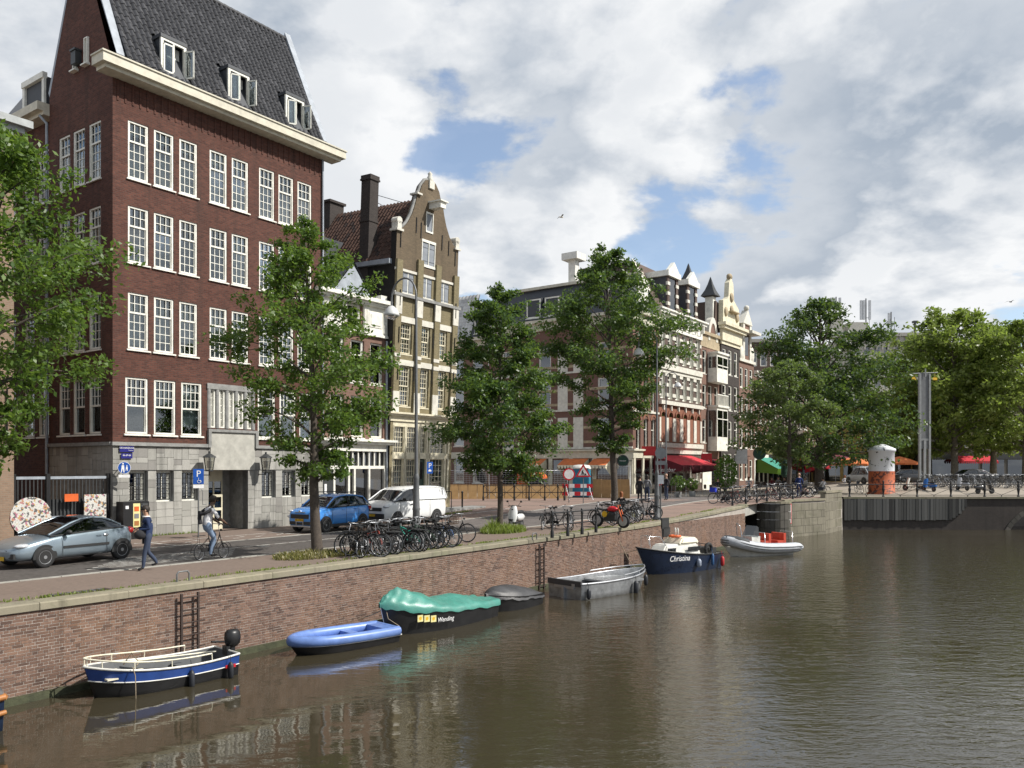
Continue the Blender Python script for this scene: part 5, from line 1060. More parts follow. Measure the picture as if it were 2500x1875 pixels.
# greenery far right and behind, glimpsed between trunks
def tuft(cx, cy, rx, ry, n, h, zb, arr, q, rot=TH):
    for _ in range(n):
        a, r = q.uniform(0, 6.28), math.sqrt(q.random()); u, v = rx * r * math.cos(a), ry * r * math.sin(a)
        x, y = cx + u * math.cos(rot) - v * math.sin(rot), cy + u * math.sin(rot) + v * math.cos(rot)
        hh = h * q.uniform(.35, 1.1) * (1.15 - r * .5); d = Vector((q.uniform(-1, 1), q.uniform(-1, 1), 0)); wd = .012 + .008 * q.random(); sd = Vector((-d.y, d.x, 0)).normalized() * wd
        b = Vector((x, y, zb)); k = len(arr[0]); mid = b + d * hh * .25 + Vector((0, 0, hh * .65)); tip = b + d * hh * .6 + Vector((0, 0, hh))
        arr[0] += [b - sd, b + sd, mid + sd * .7, mid - sd * .7, tip]; arr[1] += [(k, k + 1, k + 2, k + 3), (k + 3, k + 2, k + 4)]
def grass_obj(label, spots, seed, mat='grass'):
    q = random.Random(seed); arr = [[], []]
    for (s, t, rx, ry, n, h) in spots: p = at(s, t); tuft(p.x, p.y, rx, ry, n, h, p.z + .0, arr, q)
    me = bpy.data.meshes.new('grass'); me.from_pydata([tuple(v) for v in arr[0]], [], arr[1]); me.materials.append(M[mat]); tag(child('grass', me, None), label, 'grass', kind='stuff')
def soil(s, t, rx, ry):
    m = MB(); p = at(s, t); n = 20; vs = []
    q = random.Random(int(s * 10)); 
    for i in range(n): a = 6.283 * i / n; k = q.uniform(.85, 1.12); vs.append(((rx * k) * math.cos(a), (ry * k) * math.sin(a), .012))
    m.add([(0, 0, .07)] + vs, [(0, i + 1, (i + 1) % n + 1) for i in range(n)]); tag(child('earth_ground', m.mesh('earth_ground', 'soil'), None, p, (0, 0, TH)), kind='structure')
plain('soil', (0.12, 0.09, 0.055), 0.95, 0, .4, 8, .5)
t1 = ST(*tpos(774, 1356, 0)); t2 = ST(*tpos(1220, 1298, 0)); t3 = ST(*tpos(1500, 1262, .1))
for a in (t1, t2, t3): soil(a[0] - .1, a[1], 1.35, .85)
grass_obj('dry yellow grass around the foot of the bright elm by the bicycles', [(t1[0] - .3, t1[1] - .1, 1.35, .8, 1300, .26), (t1[0] + .9, t1[1] - .9, .7, .4, 260, .2)], 1)
grass_obj('tall grass clump under the cone-shaped elm by the scooter', [(t2[0] - .1, t2[1] - .3, 1.3, .75, 1500, .42), (t2[0] - .5, t2[1], .35, .3, 200, .7)], 2, 'leaf_plane')
grass_obj('dry grass at the foot of the tallest quay elm', [(t3[0] + .1, t3[1] - .4, 1.6, .9, 900, .3)], 3)
grass_obj('thin weeds growing along the coping of the quay', [(i * .8 - 12, .62 + .1 * math.sin(i), .5, .13, rnd.choice((15, 40, 90)), .09) for i in range(52)], 4, 'leaf_plane')
grass_obj('weeds along the foot of the stone base of the corner building', [(sB0 + .4 + i * .5, TF - .08, .35, .06, 30, .13) for i in range(7)] + [(FS(1110, 11) + i * .4, 11.6, .4, .1, 40, .12) for i in range(6)], 5, 'leaf_plane')
# ================================================================ boats; local x towards the bow, z = 0 at the waterline
def hull_rings(L, B, zs, zm, zb, full=2.2, tr=.82, flare=.86, nst=14, rake=.35, draft=.3, inset=0.0, bands=(.0, .45, .75, 1.0)):
    rings = []
    for i in range(nst + 1):
        u = 1 - (1 - i / nst) ** 1.7; bw = B / 2 * (tr + (1 - tr) * math.sin(min(1, u / .45) * math.pi / 2)) * (1 if u < .45 else (1 - ((u - .45) / .55) ** full) ** .8 if u < .999 else .02)
        bw = max(.015, bw - inset); sh = zs * (1 - u) ** 2 + zm * 2 * u * (1 - u) * 1.0 + zb * u ** 2 + (zm - zm) 
        x = -L / 2 + L * u; r = []
        for side in (1, -1):
            row = [(x + rake * u ** 3 * (f - .5), side * bw * (flare + (1 - flare) * f), -draft * (1 - .6 * u ** 4) * (1 - f) ** 1.2 * 0 + sh * f - .12 * (1 - f)) for f in bands]
            if side == 1: row = row[::-1]
            r += row + ([(x - rake * u ** 3 * .5, 0, -draft * (1 - .5 * u ** 3))] if side == 1 else [])
        rings.append(r)
    return rings
def hull(par, L, B, zs, zm, zb, mats, name='hull', inner='floor_grey', floor=.06, rim='hull_white', rimr=.035, th=.06, **k):
    rg = hull_rings(L, B, zs, zm, zb, **k); n = len(rg[0]); nb = n // 2; m = MB()
    vs = [p for r in rg for p in r]; fs = []
    for i in range(len(rg) - 1):
        for j in range(n - 1):
            f = (i * n + j, i * n + j + 1, (i + 1) * n + j + 1, (i + 1) * n + j); bnd = nb - min(j, n - 2 - j) - 1
            m.add([vs[a] for a in f], [(0, 1, 2, 3)], min(bnd, len(mats) - 1), True)
    m.add(rg[0], [tuple(range(n))], 0)
    m.add(rg[-1], [tuple(range(n))], 0)
    me = m.mesh(name, mats); b = bmesh.new(); b.from_mesh(me); bmesh.ops.remove_doubles(b, verts=b.verts, dist=1e-4); bmesh.ops.recalc_face_normals(b, faces=b.faces); b.to_mesh(me); b.free()
    child(name, me, par)
    if inner:
        def fl(r_, sd):
            row = r_[:nb] if sd > 0 else r_[::-1][:nb]
            for p_, q_ in zip(row, row[1:]):
                if q_[2] <= floor <= p_[2]: k_ = (p_[2] - floor) / (p_[2] - q_[2]); return (p_[0] + (q_[0] - p_[0]) * k_, (p_[1] + (q_[1] - p_[1]) * k_) * .97, floor)
            return (row[0][0], row[0][1] * .9, floor)
        m = MB(); ri = hull_rings(L - 2 * th, B, zs, zm, zb, inset=th, **k)
        for a, c in zip(ri, ri[1:]):
            p, q = a[0], c[0]; p2, q2 = a[-1], c[-1]
            fp, fq, fp2, fq2 = fl(a, 1), fl(c, 1), fl(a, -1), fl(c, -1); m.quad(p, q, fq, fp); m.quad(p2, q2, fq2, fp2); m.quad(fp, fq, fq2, fp2)
        a = ri[0]; m.quad(a[0], a[-1], (a[-1][0], a[-1][1] * .92, floor), (a[0][0], a[0][1] * .92, floor)); m.build('interior', inner, par)
    if rim:
        m = MB(); m.tube([Vector(r[0]) for r in rg] + [Vector(r[-1]) for r in reversed(rg)], rimr, 6); m.tube([Vector(rg[0][0]), Vector(rg[0][-1])], rimr, 6); m.build('gunwale', rim, par)
    return rg
def boat(name, label, s, t, ang, cat='boat'): p = XY(s, t); return empty(name, (p.x, p.y, WATER), TH + ang, label, cat)
def fender(par, x, y, z, mat='fender', l=.5, r=.085):
    m = MB(); m.lathe([(.0, -l / 2), (r * .6, -l / 2 + .03), (r, -l / 2 + .1), (r, l / 2 - .1), (r * .6, l / 2 - .03), (.0, l / 2)], 10, c=(x, y, z)); m.tube([(x, y, z + l / 2), (x, y * .93, z + l / 2 + .25)], .01, 4); m.build('fender', mat, par)
def rope(par, pts, r=.014, name='rope', mat='rope'): m = MB(); m.tube(pts, r, 5); return m.build(name, mat, par)
def script_text(par, txt, size, loc, rot, mat='sign_white', name='boat_name', shear=.25): return child(name, text_mesh(txt, size, mat, .003, shear), par, loc, rot)
# covered sloop at the left edge
b0 = boat('covered_boat', 'dark blue boat with orange wooden rub rail at the left edge', -14.2, -1.02, math.pi)
rg = hull(b0, 5.2, 1.75, .62, .55, .9, ['hull_white', 'hull_navy', 'hull_navy', 'hull_navy'], rim='wood_orange', rimr=.06, inner=None, tr=.75)
m = MB()
for a, c in zip(rg, rg[1:]): pass
rings = [[Vector((r[0][0], r[0][1] * .97 * math.cos(math.pi * k / 10), r[0][2] + .42 * math.sin(math.pi * k / 10) * (1 if 0 < i else .6))) for k in range(11)] for i, r in enumerate(rg[:-2])]
m.loft(rings, close=False); m.build('canvas_cover', 'tarp_dark', b0); m = MB(); m.tube([Vector(r[0]) * 1.005 - Vector((0, 0, .28)) for r in rg[:8]], .05, 6); m.build('rub_rail', 'wood_orange', b0)
# blue open boat with outboard
b1 = boat('open_motorboat', 'blue and black open boat with pale railing and black outboard', -8.1, -.98, math.pi - R(6)); b1.scale = (.71, .86, .84)
rg = hull(b1, 4.3, 1.55, .58, .42, .80, ['hull_black', 'hull_black', 'hull_black', 'hull_blue'], rim='hull_white', rimr=.032, inner='floor_grey', full=3.2, tr=.86, bands=(0, .3, .60, 1.0), floor=.08)
m = MB(); m.tube([Vector(r[1]) * 1.004 for r in rg], .018, 5); m.tube([Vector(r[-2]) * 1.004 for r in rg], .018, 5); m.build('rub_rail', 'hull_white', b1)
m = MB(); m.tube([Vector((r[0][0], r[0][1] * .97, r[0][2] + .2)) for r in rg[2:]] + [Vector((r[-1][0], r[-1][1] * .97, r[-1][2] + .2)) for r in reversed(rg[2:])], .022, 6)
for i in (2, 5, 8, 11, 13):
    for j in (0, -1): m.tube([Vector(rg[i][j]), Vector((rg[i][j][0], rg[i][j][1] * .97, rg[i][j][2] + .2))], .016, 5)
m.build('handrail', 'hull_cream', b1)
m = MB(); m.box(-.9, -.6, -.62, .62, .3, .34); m.build('thwart', 'floor_grey', b1); m = MB(); m.box(.3, .62, -.66, .66, .3, .35); m.build('thwart', 'hull_cream', b1); m = MB(); m.box(1.15, 1.9, -.5, .5, .46, .5); m.build('foredeck', 'hull_cream', b1)
m = MB(); m.tube([(-1.9, -.2, .55), (.9, -.5, .62)], .025, 6); m.build('boat_pole', 'hull_cream', b1)
om = MB(); rr = [[(-2.28 + dx, .19 * w * math.cos(a), z + .12 * w * math.sin(a) * 0 ) for a in [k * math.pi / 4 for k in range(8)]] for dx, w, z in ()]
om.box(-2.42, -2.28, -.06, .06, -.2, .72); om.build('outboard_leg', 'black_paint', b1)
om = MB(); om.loft([[(-2.32 + .27 * w * math.cos(a) - .04, .17 * w * math.sin(a), z) for a in [k * math.pi / 5 for k in range(10)]] for w, z in ((.55, .66), (.95, .74), (1.05, .88), (1.0, 1.04), (.7, 1.12), (.1, 1.14))]); om.tube([(-2.1, 0, .82), (-1.55, .1, .9)], .03, 6); om.box(-2.2, -2.08, -.12, .12, .45, .7); om.build('outboard_cowl', 'black_paint', b1)
fender(b1, -.45, .80, .18); fender(b1, -1.75, .80, .2); rope(b1, [(1.3, .72, .75), (1.28, .82, .55), (1.27, .83, .0), (1.28, .83, -.1)]); rope(b1, [(1.35, .3, .75), (1.2, .45, 1.05), (1.0, .5, .8), (1.15, .6, .72)], .018)
rope(b1, [(2.1, -.1, .55), (2.5, -.4, .3), (3.0, -.85, .25)], .014, 'mooring_line'); m = MB(); m.box(-1.95, -1.6, .762, .766, .27, .36); m.build('registration_plate', 'sign_red', b1)
# blue polyethylene dinghy
b2 = boat('plastic_dinghy', 'rounded blue plastic dinghy with black bottom', -3.2, -1.45, math.pi - R(11)); b2.scale = (.84, .86, .95)
hull(b2, 3.4, 1.5, .24, .24, .30, ['hull_black'], rim=None, inner=None, full=3.5, tr=.9, flare=.82)
rg = hull_rings(3.5, 1.56, .30, .30, .36, full=3.5, tr=.92)
m = MB(); pts = [Vector((r[0][0] * .95, r[0][1] * .86, r[0][2] + .02)) for r in rg] + [Vector((r[-1][0] * .95, r[-1][1] * .86, r[-1][2] + .02)) for r in reversed(rg[:-1])]
m.tube(pts, [.15] * len(pts), 10); m.tube([pts[0], pts[-1]], .13, 8); m.build('collar', 'poly_blue', b2)
m = MB(); m.tube([Vector((p.x * 1.04, p.y * 1.12, p.z - .1)) for p in pts], .025, 5); m.build('rub_rail', 'hull_white', b2)
m = MB(); m.quad((-1.55, -.6, .2), (1.1, -.6, .2), (1.1, .6, .2), (-1.55, .6, .2)); m.build('interior', 'poly_blue', b2); m = MB(); m.box(-.5, -.2, -.62, .62, .2, .36); m.build('thwart', 'poly_blue', b2); m = MB(); m.box(-1.62, -1.2, -.5, .5, .18, .42); m.build('stern_bench', 'poly_blue', b2)
m = MB(); m.box(-.05, .05, -.58, -.56, .3, .42); m.box(.1, .2, -.58, -.56, .3, .42); m.build('sticker', 'sign_white', b2)
for x, y in ((1.3, .55), (.6, .75), (.0, -.72), (.9, -.7)): rope(b2, [(x, y, .34), (x + .03, y * .95, .46), (x + .06, y, .34)], .013, 'lashing', 'bike_teal')
# green tarp boat
b3 = boat('tarp_boat', 'black boat under a crumpled green tarpaulin with yellow stickers', .62, -1.45, math.pi - R(3)); b3.scale = (.83, .9, .95)
rg = hull(b3, 5.3, 1.95, .55, .50, .95, ['hull_white', 'hull_black', 'hull_black'], rim=None, inner=None, full=2.4, tr=.72, bands=(.0, .06, .6, 1.0))
NU, NV = 44, 22; q = random.Random(5); vs, fs = [], []
ridge = [(.08, .1), (.22, .34), (.38, .22), (.52, .50), (.68, .50), (.80, .36), (.92, .12)]
for i in range(NU + 1):
    u = i / NU; f = u * 14; a = int(min(13, f)); fr_ = f - a; g0, g1 = Vector(rg[a][0]), Vector(rg[a + 1][0]); e = g0.lerp(g1, fr_)
    hgt = 0
    for (ua, ha), (ub, hb) in zip(ridge, ridge[1:]):
        if ua <= u <= ub: w = (u - ua) / (ub - ua); w = w * w * (3 - 2 * w); hgt = ha + (hb - ha) * w
    for j in range(NV + 1):
        v = -1 + 2 * j / NV; k = min(1, abs(v) / .9)
        z = e.z + .03 + hgt * (1 - k ** 1.6) * (1 - .25 * abs(math.sin(9 * u + 2 * v))) + .03 * math.sin(31 * u + 5 * v) * (1 - k) + .02 * abs(math.sin(26 * u - 7 * v)) + .012 * math.sin(57 * u - 11 * v)
        y = v / .9 * max(.03, e.y) * 1.03
        if abs(v) > .9: z = e.z - (abs(v) - .9) / .1 * (.12 + .022 * math.sin(23 * u) + .02 * math.sin(57 * u + 1) + .03 * math.sin(9 * u + 2)); y = math.copysign(max(.03, e.y) * 1.035, v)
        vs.append((e.x * 1.01, y, z))
for i in range(NU):
    for j in range(NV): a = i * (NV + 1) + j; fs.append((a, a + 1, a + NV + 2, a + NV + 1))
m = MB(); m.add(vs, fs, 0, True); m.build('tarpaulin', 'tarp_green', b3)
for i in range(3):
    m = MB(); m.box(-.11, .11, -.004, .004, -.1, .1); m.lathe([(.055, -.006), (.055, .006)], 10, 1, ax='y'); child('sticker', m.mesh('sticker', ['pale_yellow', 'yellow']), b3, (1.72 - i * .26, .76 + i * .058, .48 - i * .03), (0, 0, R(-13)))
script_text(b3, 'Wending', .20, (.72, .99, .36), (R(90), 0, math.pi - R(7)))
rope(b3, [(2.6, .0, .8), (2.9, -.3, .62), (3.2, -.6, .5)], .016, 'mooring_line'); rope(b3, [(2.6, .05, .8), (2.75, .3, .55), (2.5, .55, .33)], .014, 'tow_line')
# small dark covered boat
b4 = boat('tarp_boat', 'small dark boat under a black tarpaulin behind the green one', 4.35, -1.5, math.pi); b4.scale = (.8, .9, .95)
rg = hull(b4, 3.1, 1.5, .42, .42, .62, ['hull_black', 'hull_black', 'hull_black'], rim=None, inner=None, tr=.85, bands=(0, .1, .8, 1))
vs, fs = [], []
for i in range(NU // 2 + 1):
    u = i / (NU // 2); f = u * 14; a = int(min(13, f)); e = Vector(rg[a][0]).lerp(Vector(rg[a + 1][0]), f - a); hg = .34 * math.sin(math.pi * min(1, u * 1.15)) ** .6 if u < .87 else .05
    for j in range(15):
        v = -1 + 2 * j / 14; z = e.z + hg * (1 - abs(v) ** 2) + .02 * math.sin(23 * u + 5 * v) if abs(v) < .95 else e.z - .13 - .025 * math.sin(19 * u) - .02 * math.sin(43 * u); vs.append((e.x, v * max(.03, e.y) * 1.04, z))
for i in range(NU // 2):
    for j in range(14): a = i * 15 + j; fs.append((a, a + 1, a + 16, a + 15))
m = MB(); m.add(vs, fs, 0, True); m.build('tarpaulin', 'tarp_dark', b4)
# aluminium workboat, stern towards us
b5 = boat('aluminium_boat', 'grey aluminium open boat with its square stern towards the ladder', 9.2, -2.45, -R(13))
rg = hull(b5, 4.3, 1.85, .58, .50, .72, ['alu'], rim='steel', rimr=.04, inner='alu', tr=.93, full=2.6, floor=.2, flare=.93)
m = MB(); m.tube([Vector((r[0][0], r[0][1] * .95, r[0][2] + .14)) for r in rg[5:]] + [Vector((r[-1][0], r[-1][1] * .95, r[-1][2] + .14)) for r in reversed(rg[5:])], .024, 6)
for i in (5, 8, 11):
    for j in (0, -1): m.tube([Vector(rg[i][j]), Vector((rg[i][j][0], rg[i][j][1] * .95, rg[i][j][2] + .14))], .018, 5)
m.build('handrail', 'steel', b5); m = MB(); m.box(-.3, 1.4, -.78, .78, .40, .47); m.build('deck_cover', 'alu', b5); m = MB(); m.box(-1.9, -1.6, -.8, .8, .3, .36); m.build('thwart', 'tarp_dark', b5)
m = MB(); m.box(-2.2, -2.13, -.5, .5, .36, .46); m.box(-2.26, -2.14, -.06, .06, .0, .4); m.box(-2.2, -2.14, -.55, -.4, .44, .56); m.build('motor_bracket', 'steel', b5); m = MB(); m.box(-2.19, -2.06, -.85, .85, .47, .66); m.build('stern_cloth', 'tarp_dark', b5)
fender(b5, -1.9, -.97, .22, l=.42); fender(b5, .7, -.98, .2, l=.55, r=.1); fender(b5, 1.6, -.72, .38, l=.45); rope(b5, [(2.1, .2, .7), (2.6, 1.0, .95), (3.4, 2.2, 1.6)], .014, 'mooring_line')
# cabin cruiser
b6 = boat('cabin_boat', 'navy cabin boat with white cabin and orange lifebuoy', 16.85, -2.05, math.pi - R(14)); b6.scale = (.9, .95, .97)
rg = hull(b6, 5.5, 2.05, .74, .72, 1.28, ['hull_white', 'hull_navy', 'hull_navy'], rim='hull_black', rimr=.035, inner='hull_white', floor=.45, tr=.8, full=2.0, rake=.9, bands=(0, .10, .7, 1), flare=.8)
def cabin(L0, L1, w0, w1, z0, z1, sl0, sl1, mat, name, par, top=.86):
    m = MB(); q0 = [(L0, -w0 / 2, z0), (L1, -w1 / 2, z0), (L1, w1 / 2, z0), (L0, w0 / 2, z0)]; q1 = [(L0 + sl0, -w0 / 2 * top, z1), (L1 - sl1, -w1 / 2 * top, z1), (L1 - sl1, w1 / 2 * top, z1), (L0 + sl0, w0 / 2 * top, z1)]
    m.loft([q0, q1], smooth=False); me = m.mesh(name, mat); recalc(me); b = bmesh.new(); b.from_mesh(me); bmesh.ops.bevel(b, geom=list(b.edges), offset=.07, segments=2, affect='EDGES', clamp_overlap=True); b.to_mesh(me); b.free(); return child(name, me, par)
cabin(-.9, 1.9, 1.6, .95, .75, 1.32, .15, .5, 'hull_white', 'cabin', b6); cabin(-.9, .6, 1.4, 1.2, 1.3, 1.58, .1, .35, 'hull_cream', 'cabin_roof', b6)
for x0_, x1_, y_, sg in ((1.02, 1.55, .56, 8), (-.7, .15, .73, 2)):
    m = MB(); m.box(0, x1_ - x0_, -.01, .012, 0, .2); child('cabin_window', m.mesh('cabin_window', 'glass_dark'), b6, (x0_, y_ + .03 + (.06 if sg == 8 else .02), .98), (R(-8), 0, R(-10 if sg == 8 else -4)))
m = MB(); n = 16; ringp = [(.35 + .26 * math.cos(6.283 * k / n), .1 + .26 * math.sin(6.283 * k / n), 1.66) for k in range(n + 1)]; m.tube(ringp, .055, 7, caps=False); m.build('lifebuoy', 'orange', b6)
for y_ in (.05, .2): m = MB(); m.lathe([(0, 0), (.045, .03), (.05, .3), (.02, .36), (0, .38)], 8, c=(.25, y_, 1.68)); m.build('deck_fender', 'hull_white', b6)
m = MB(); m.tube([(2.5, .28, 1.25), (2.55, .25, 1.75), (2.3, 0, 1.78), (2.55, -.25, 1.75), (2.5, -.28, 1.25)], .018, 6); m.tube([(1.6, .5, 1.3), (1.9, .4, 1.72), (2.55, .25, 1.75)], .018, 6); m.tube([(1.6, -.5, 1.3), (1.9, -.4, 1.72), (2.55, -.25, 1.75)], .018, 6); m.build('bow_rail', 'chrome', b6)
m = MB(); m.box(.2, .72, -.38, -.3, 1.6, 2.05); m.tube([(.2, -.34, 1.5), (.28, -.34, 2.5)], .03, 5); m.tube([(.75, -.34, 1.5), (.83, -.34, 2.5)], .03, 5); m.box(.28, .83, -.38, -.3, 2.0, 2.5); m.build('folding_chair', 'car_trim', b6)
m = MB(); n = 16; m.tube([(-1.35 + .0, .85 + .06 * math.cos(6.283 * k / n) * 0, .98 + .26 * math.sin(6.283 * k / n)) if 0 else (-1.35 + .26 * math.cos(6.283 * k / n), .88, .98 + .26 * math.sin(6.283 * k / n)) for k in range(n + 1)], .09, 8, caps=False); m.build('tyre_fender', 'rubber', b6)
m = MB(); m.tube([(-1.0, .75, .8), (-1.0, .6, 1.3), (-1.0, -.6, 1.3), (-1.0, -.75, .8)], .02, 5); m.tube([(-1.7, .75, .8), (-1.7, .6, 1.2), (-1.7, -.6, 1.2), (-1.7, -.75, .8)], .02, 5); m.box(-2.3, -1.7, -.7, .7, .74, 1.02); m.build('cockpit_frame', 'car_trim', b6)
script_text(b6, 'Christina', .36, (1.15, .985, .72), (R(92), 0, math.pi - R(10)))
fender(b6, -.35, 1.02, .42, 'fender_pale', .42, .12); fender(b6, -1.5, 1.02, .5, 'fender_blue', .6, .075); fender(b6, -2.45, .95, .35, 'red', .5, .1); rope(b6, [(2.95, .05, 1.2), (3.7, -.6, .95), (4.6, -1.4, .75)], .016, 'mooring_line')
# RIB
b7 = boat('inflatable_boat', 'white and dark grey inflatable speedboat with red seats', 25.7, -2.8, math.pi - R(29)); b7.scale = (.97, 1, 1.1)
hull(b7, 4.2, 1.3, .25, .25, .5, ['hull_white'], rim=None, inner=None, full=2.2, tr=.9, rake=.6)
pts = [(-2.5, .82, .36), (-1.2, .86, .36), (.2, .84, .40), (1.2, .72, .52), (1.9, .42, .68), (2.25, .0, .76)]; allp = [Vector(p) for p in pts] + [Vector((p[0], -p[1], p[2])) for p in reversed(pts[:-1])]
def smooth_path(P, k=4):
    out = []
    for i in range(len(P) - 1):
        a, b, c, d = P[max(0, i - 1)], P[i], P[i + 1], P[min(len(P) - 1, i + 2)]
        for j in range(k): t_ = j / k; out.append(.5 * ((2 * b) + (c - a) * t_ + (2 * a - 5 * b + 4 * c - d) * t_ ** 2 + (3 * b - a - 3 * c + d) * t_ ** 3))
    return out + [P[-1]]
sp_ = smooth_path(allp); m = MB(); m.tube(sp_, [.08, .2] + [.25] * (len(sp_) - 4) + [.2, .08], 12); m.build('tube', 'rib_grey', b7)
for dz in (-.05, .06): m = MB(); m.tube([Vector((p.x * 1.0, p.y * 1.0, p.z + dz)) + Vector((p.x * .0, math.copysign(.245, p.y), 0)) if abs(p.y) > .3 else Vector((p.x + .25, p.y * 1.3, p.z + dz)) for p in sp_[1:-1]], .022, 5); m.build('rubbing_strip', 'rib_dark', b7)
m = MB(); m.tube([Vector((2.25, 0, .78)), Vector((1.8, .42, .74)), Vector((1.3, .64, .62))], .262, 10); m.tube([Vector((2.25, 0, .78)), Vector((1.8, -.42, .74)), Vector((1.3, -.64, .62))], .262, 10); m.build('bow_patch', 'rib_dark', b7)
m = MB(); m.box(-2.2, 1.2, -.6, .6, .3, .34); m.build('deck', 'floor_grey', b7); m = MB(); m.box(.2, .8, -.4, .4, .34, .95); m.build('console', 'hull_white', b7); m = MB(); m.add([(.75, -.42, .95), (.75, .42, .95), (.45, .40, 1.45), (.45, -.40, 1.45)], [(0, 1, 2, 3)]); m.add([(.75, .42, .95), (.3, .44, .95), (.35, .41, 1.4), (.45, .40, 1.45)], [(0, 1, 2, 3)]); m.build('windscreen', 'glass_car', b7)
for x, w in ((-.5, .75), (-1.5, .95)): m = MB(); m.box(x, x + .5, -w / 2, w / 2, .34, .7); m.box(x - .12, x + .05, -w / 2, w / 2, .34, 1.05); m.build('seat', 'seat_red', b7)
m = MB(); m.box(.85, 1.15, -.4, .4, .34, .72); m.build('front_seat', 'seat_red', b7)
m = MB(); m.tube([(-.15, .42, .4), (-.12, .4, 1.1), (-.12, -.4, 1.1), (-.15, -.42, .4)], .022, 6); m.tube([(-2.1, .5, .4), (-2.1, .45, 1.1), (-2.1, -.45, 1.1), (-2.1, -.5, .4)], .022, 6); m.tube([(1.25, .2, .6), (1.4, .15, 1.45), (1.5, -.0, 1.6), (1.4, -.15, 1.45), (1.25, -.2, .6)], .025, 6); m.build('steel_arch', 'chrome', b7)
# ladders on the quay wall
for px, k, lab in ((463, 0, 'rusty iron ladder on the quay wall behind the blue open boat'), (1322, 1, 'thin iron ladder on the quay wall by the aluminium boat')):
    s = FS(px, -.12); p = XY(s, -.14); o = empty('quay_ladder', (p.x, p.y, 0), TH, lab, 'ladder', 'ladders on the quay wall'); m = MB(); w = .22 if k == 0 else .17
    for x in (-w, w): m.box(x - .025, x + .025, -.015, .035, -2.1, -.2)
    m.build('rail', 'iron_rust', o)
    for i in range(6 if k == 0 else 7): m = MB(); z = -.3 - i * (.3 if k == 0 else .26); m.tube([(-w - .03, 0, z), (w + .18, 0, z)], .017, 6); m.build('rung', 'iron_rust', o)
    m = MB()
    for z in (-.4, -1.2): m.tube([(-w, .02, z), (-w, .14, z)], .015, 5); m.tube([(w, .02, z), (w, .14, z)], .015, 5)
    m.build('wall_bracket', 'iron_rust', o)
for px, py, w in ((447, 1421, .33), (1305, 1318, .3)):
    x, y = PW(px, py, 0); m = MB(); m.tube([(-w / 2, 0, 0), (-w / 2, 0, .2), (-w / 2 + .05, 0, .26), (w / 2 - .05, 0, .26), (w / 2, 0, .2), (w / 2, 0, 0)], .022, 7); tag(child('mooring_hoop', m.mesh('mooring_hoop', 'post_grey'), None, (x, y, 0), (0, 0, TH)), 'low steel mooring hoop at the coping ' + ('near the first ladder' if px < 500 else 'near the second ladder'), 'hoop', 'mooring hoops on the coping')
# ================================================================ vehicles; local x forward, y left, z up
def wheel_mesh(r, w, rimr, spokes, rim='steel', star=True):
    m = MB(); m.lathe([(rimr, -w / 2 + .01), (r - .03, -w / 2), (r, -w / 2 + .035), (r, w / 2 - .035), (r - .03, w / 2), (rimr, w / 2 - .01)], 22, 0, ax='y'); t = m.mesh('tyre', 'rubber')
    m = MB(); m.lathe([(rimr + .003, w / 2 - .02), (rimr - .02, w / 2 - .005), (rimr - .03, w / 2 - .03)], 20, 0, ax='y'); m.lathe([(rimr + .003, -w / 2 + .02), (rimr - .02, -w / 2 + .005)], 20, 0, ax='y'); m.lathe([(.05, w / 2 - .005), (.05, w / 2 - .05)], 10, 0, ax='y')
    for k in range(spokes):
        a = 6.283 * k / spokes; ca, sa_ = math.cos(a), math.sin(a)
        for hw in (.05,):
            p = [(-hw, .03), (hw, .03), (hw * .7, rimr - .02), (-hw * .7, rimr - .02)]; m.add([(ca * v - sa_ * u, w / 2 - .02, sa_ * v + ca * u) for u, v in p], [(0, 1, 2, 3)])
    rimm = m.mesh('rim', rim); m = MB(); m.lathe([(rimr, -.06), (.0, -.06)], 14, 0, ax='y'); m.lathe([(rimr, .03), (.0, .03)], 14, 0, ax='y'); return t, rimm, m.mesh('hub', 'car_trim')
def add_wheels(root, xs, hw, r, w, rimr, spokes, rim='steel', arch=True):
    t, ri, hb = wheel_mesh(r, w, rimr, spokes, rim)
    for x in xs:
        for sg in (1, -1):
            o = child('wheel', hb, root, (x, sg * (hw - w / 2 + .015), r), (0, 0, 0 if sg > 0 else math.pi)); child('tyre', t, o); child('rim', ri, o)
            if arch:
                m = MB(); n = 14; pts = [((r + .05) * math.cos(math.pi * k / n), (r + .05) * math.sin(math.pi * k / n)) for k in range(n + 1)]; pts = [(r + .05, -.05)] + pts + [(-r - .05, -.05)]
                m.prism(pts, -.10, .0); child('wheel_arch', m.mesh('wheel_arch', 'car_trim'), root, (x, sg * (hw + .004) + (.10 if sg < 0 else 0) * 0, r), (0, 0, 0 if sg > 0 else math.pi))
def car_body(root, st, mat, name='body', lv=2):
    rings = []
    for x, hw, zl, zb, cr in st:
        zm = zl + (zb - zl) * .55; half = [(0.0, zl), (hw * .82, zl), (hw * .985, zl + .1), (hw, zm), (hw * .965, zb - .06), (hw * .88, zb + cr * .25), (hw * .5, zb + cr * .8), (0, zb + cr)]
        ring = [(x, y, z) for y, z in half] + [(x, -y, z) for y, z in reversed(half[1:-1])]; rings.append(ring)
    m = MB(); m.loft(rings); me = recalc(m.mesh(name, mat)); return child(name, subdiv(me, lv), root)
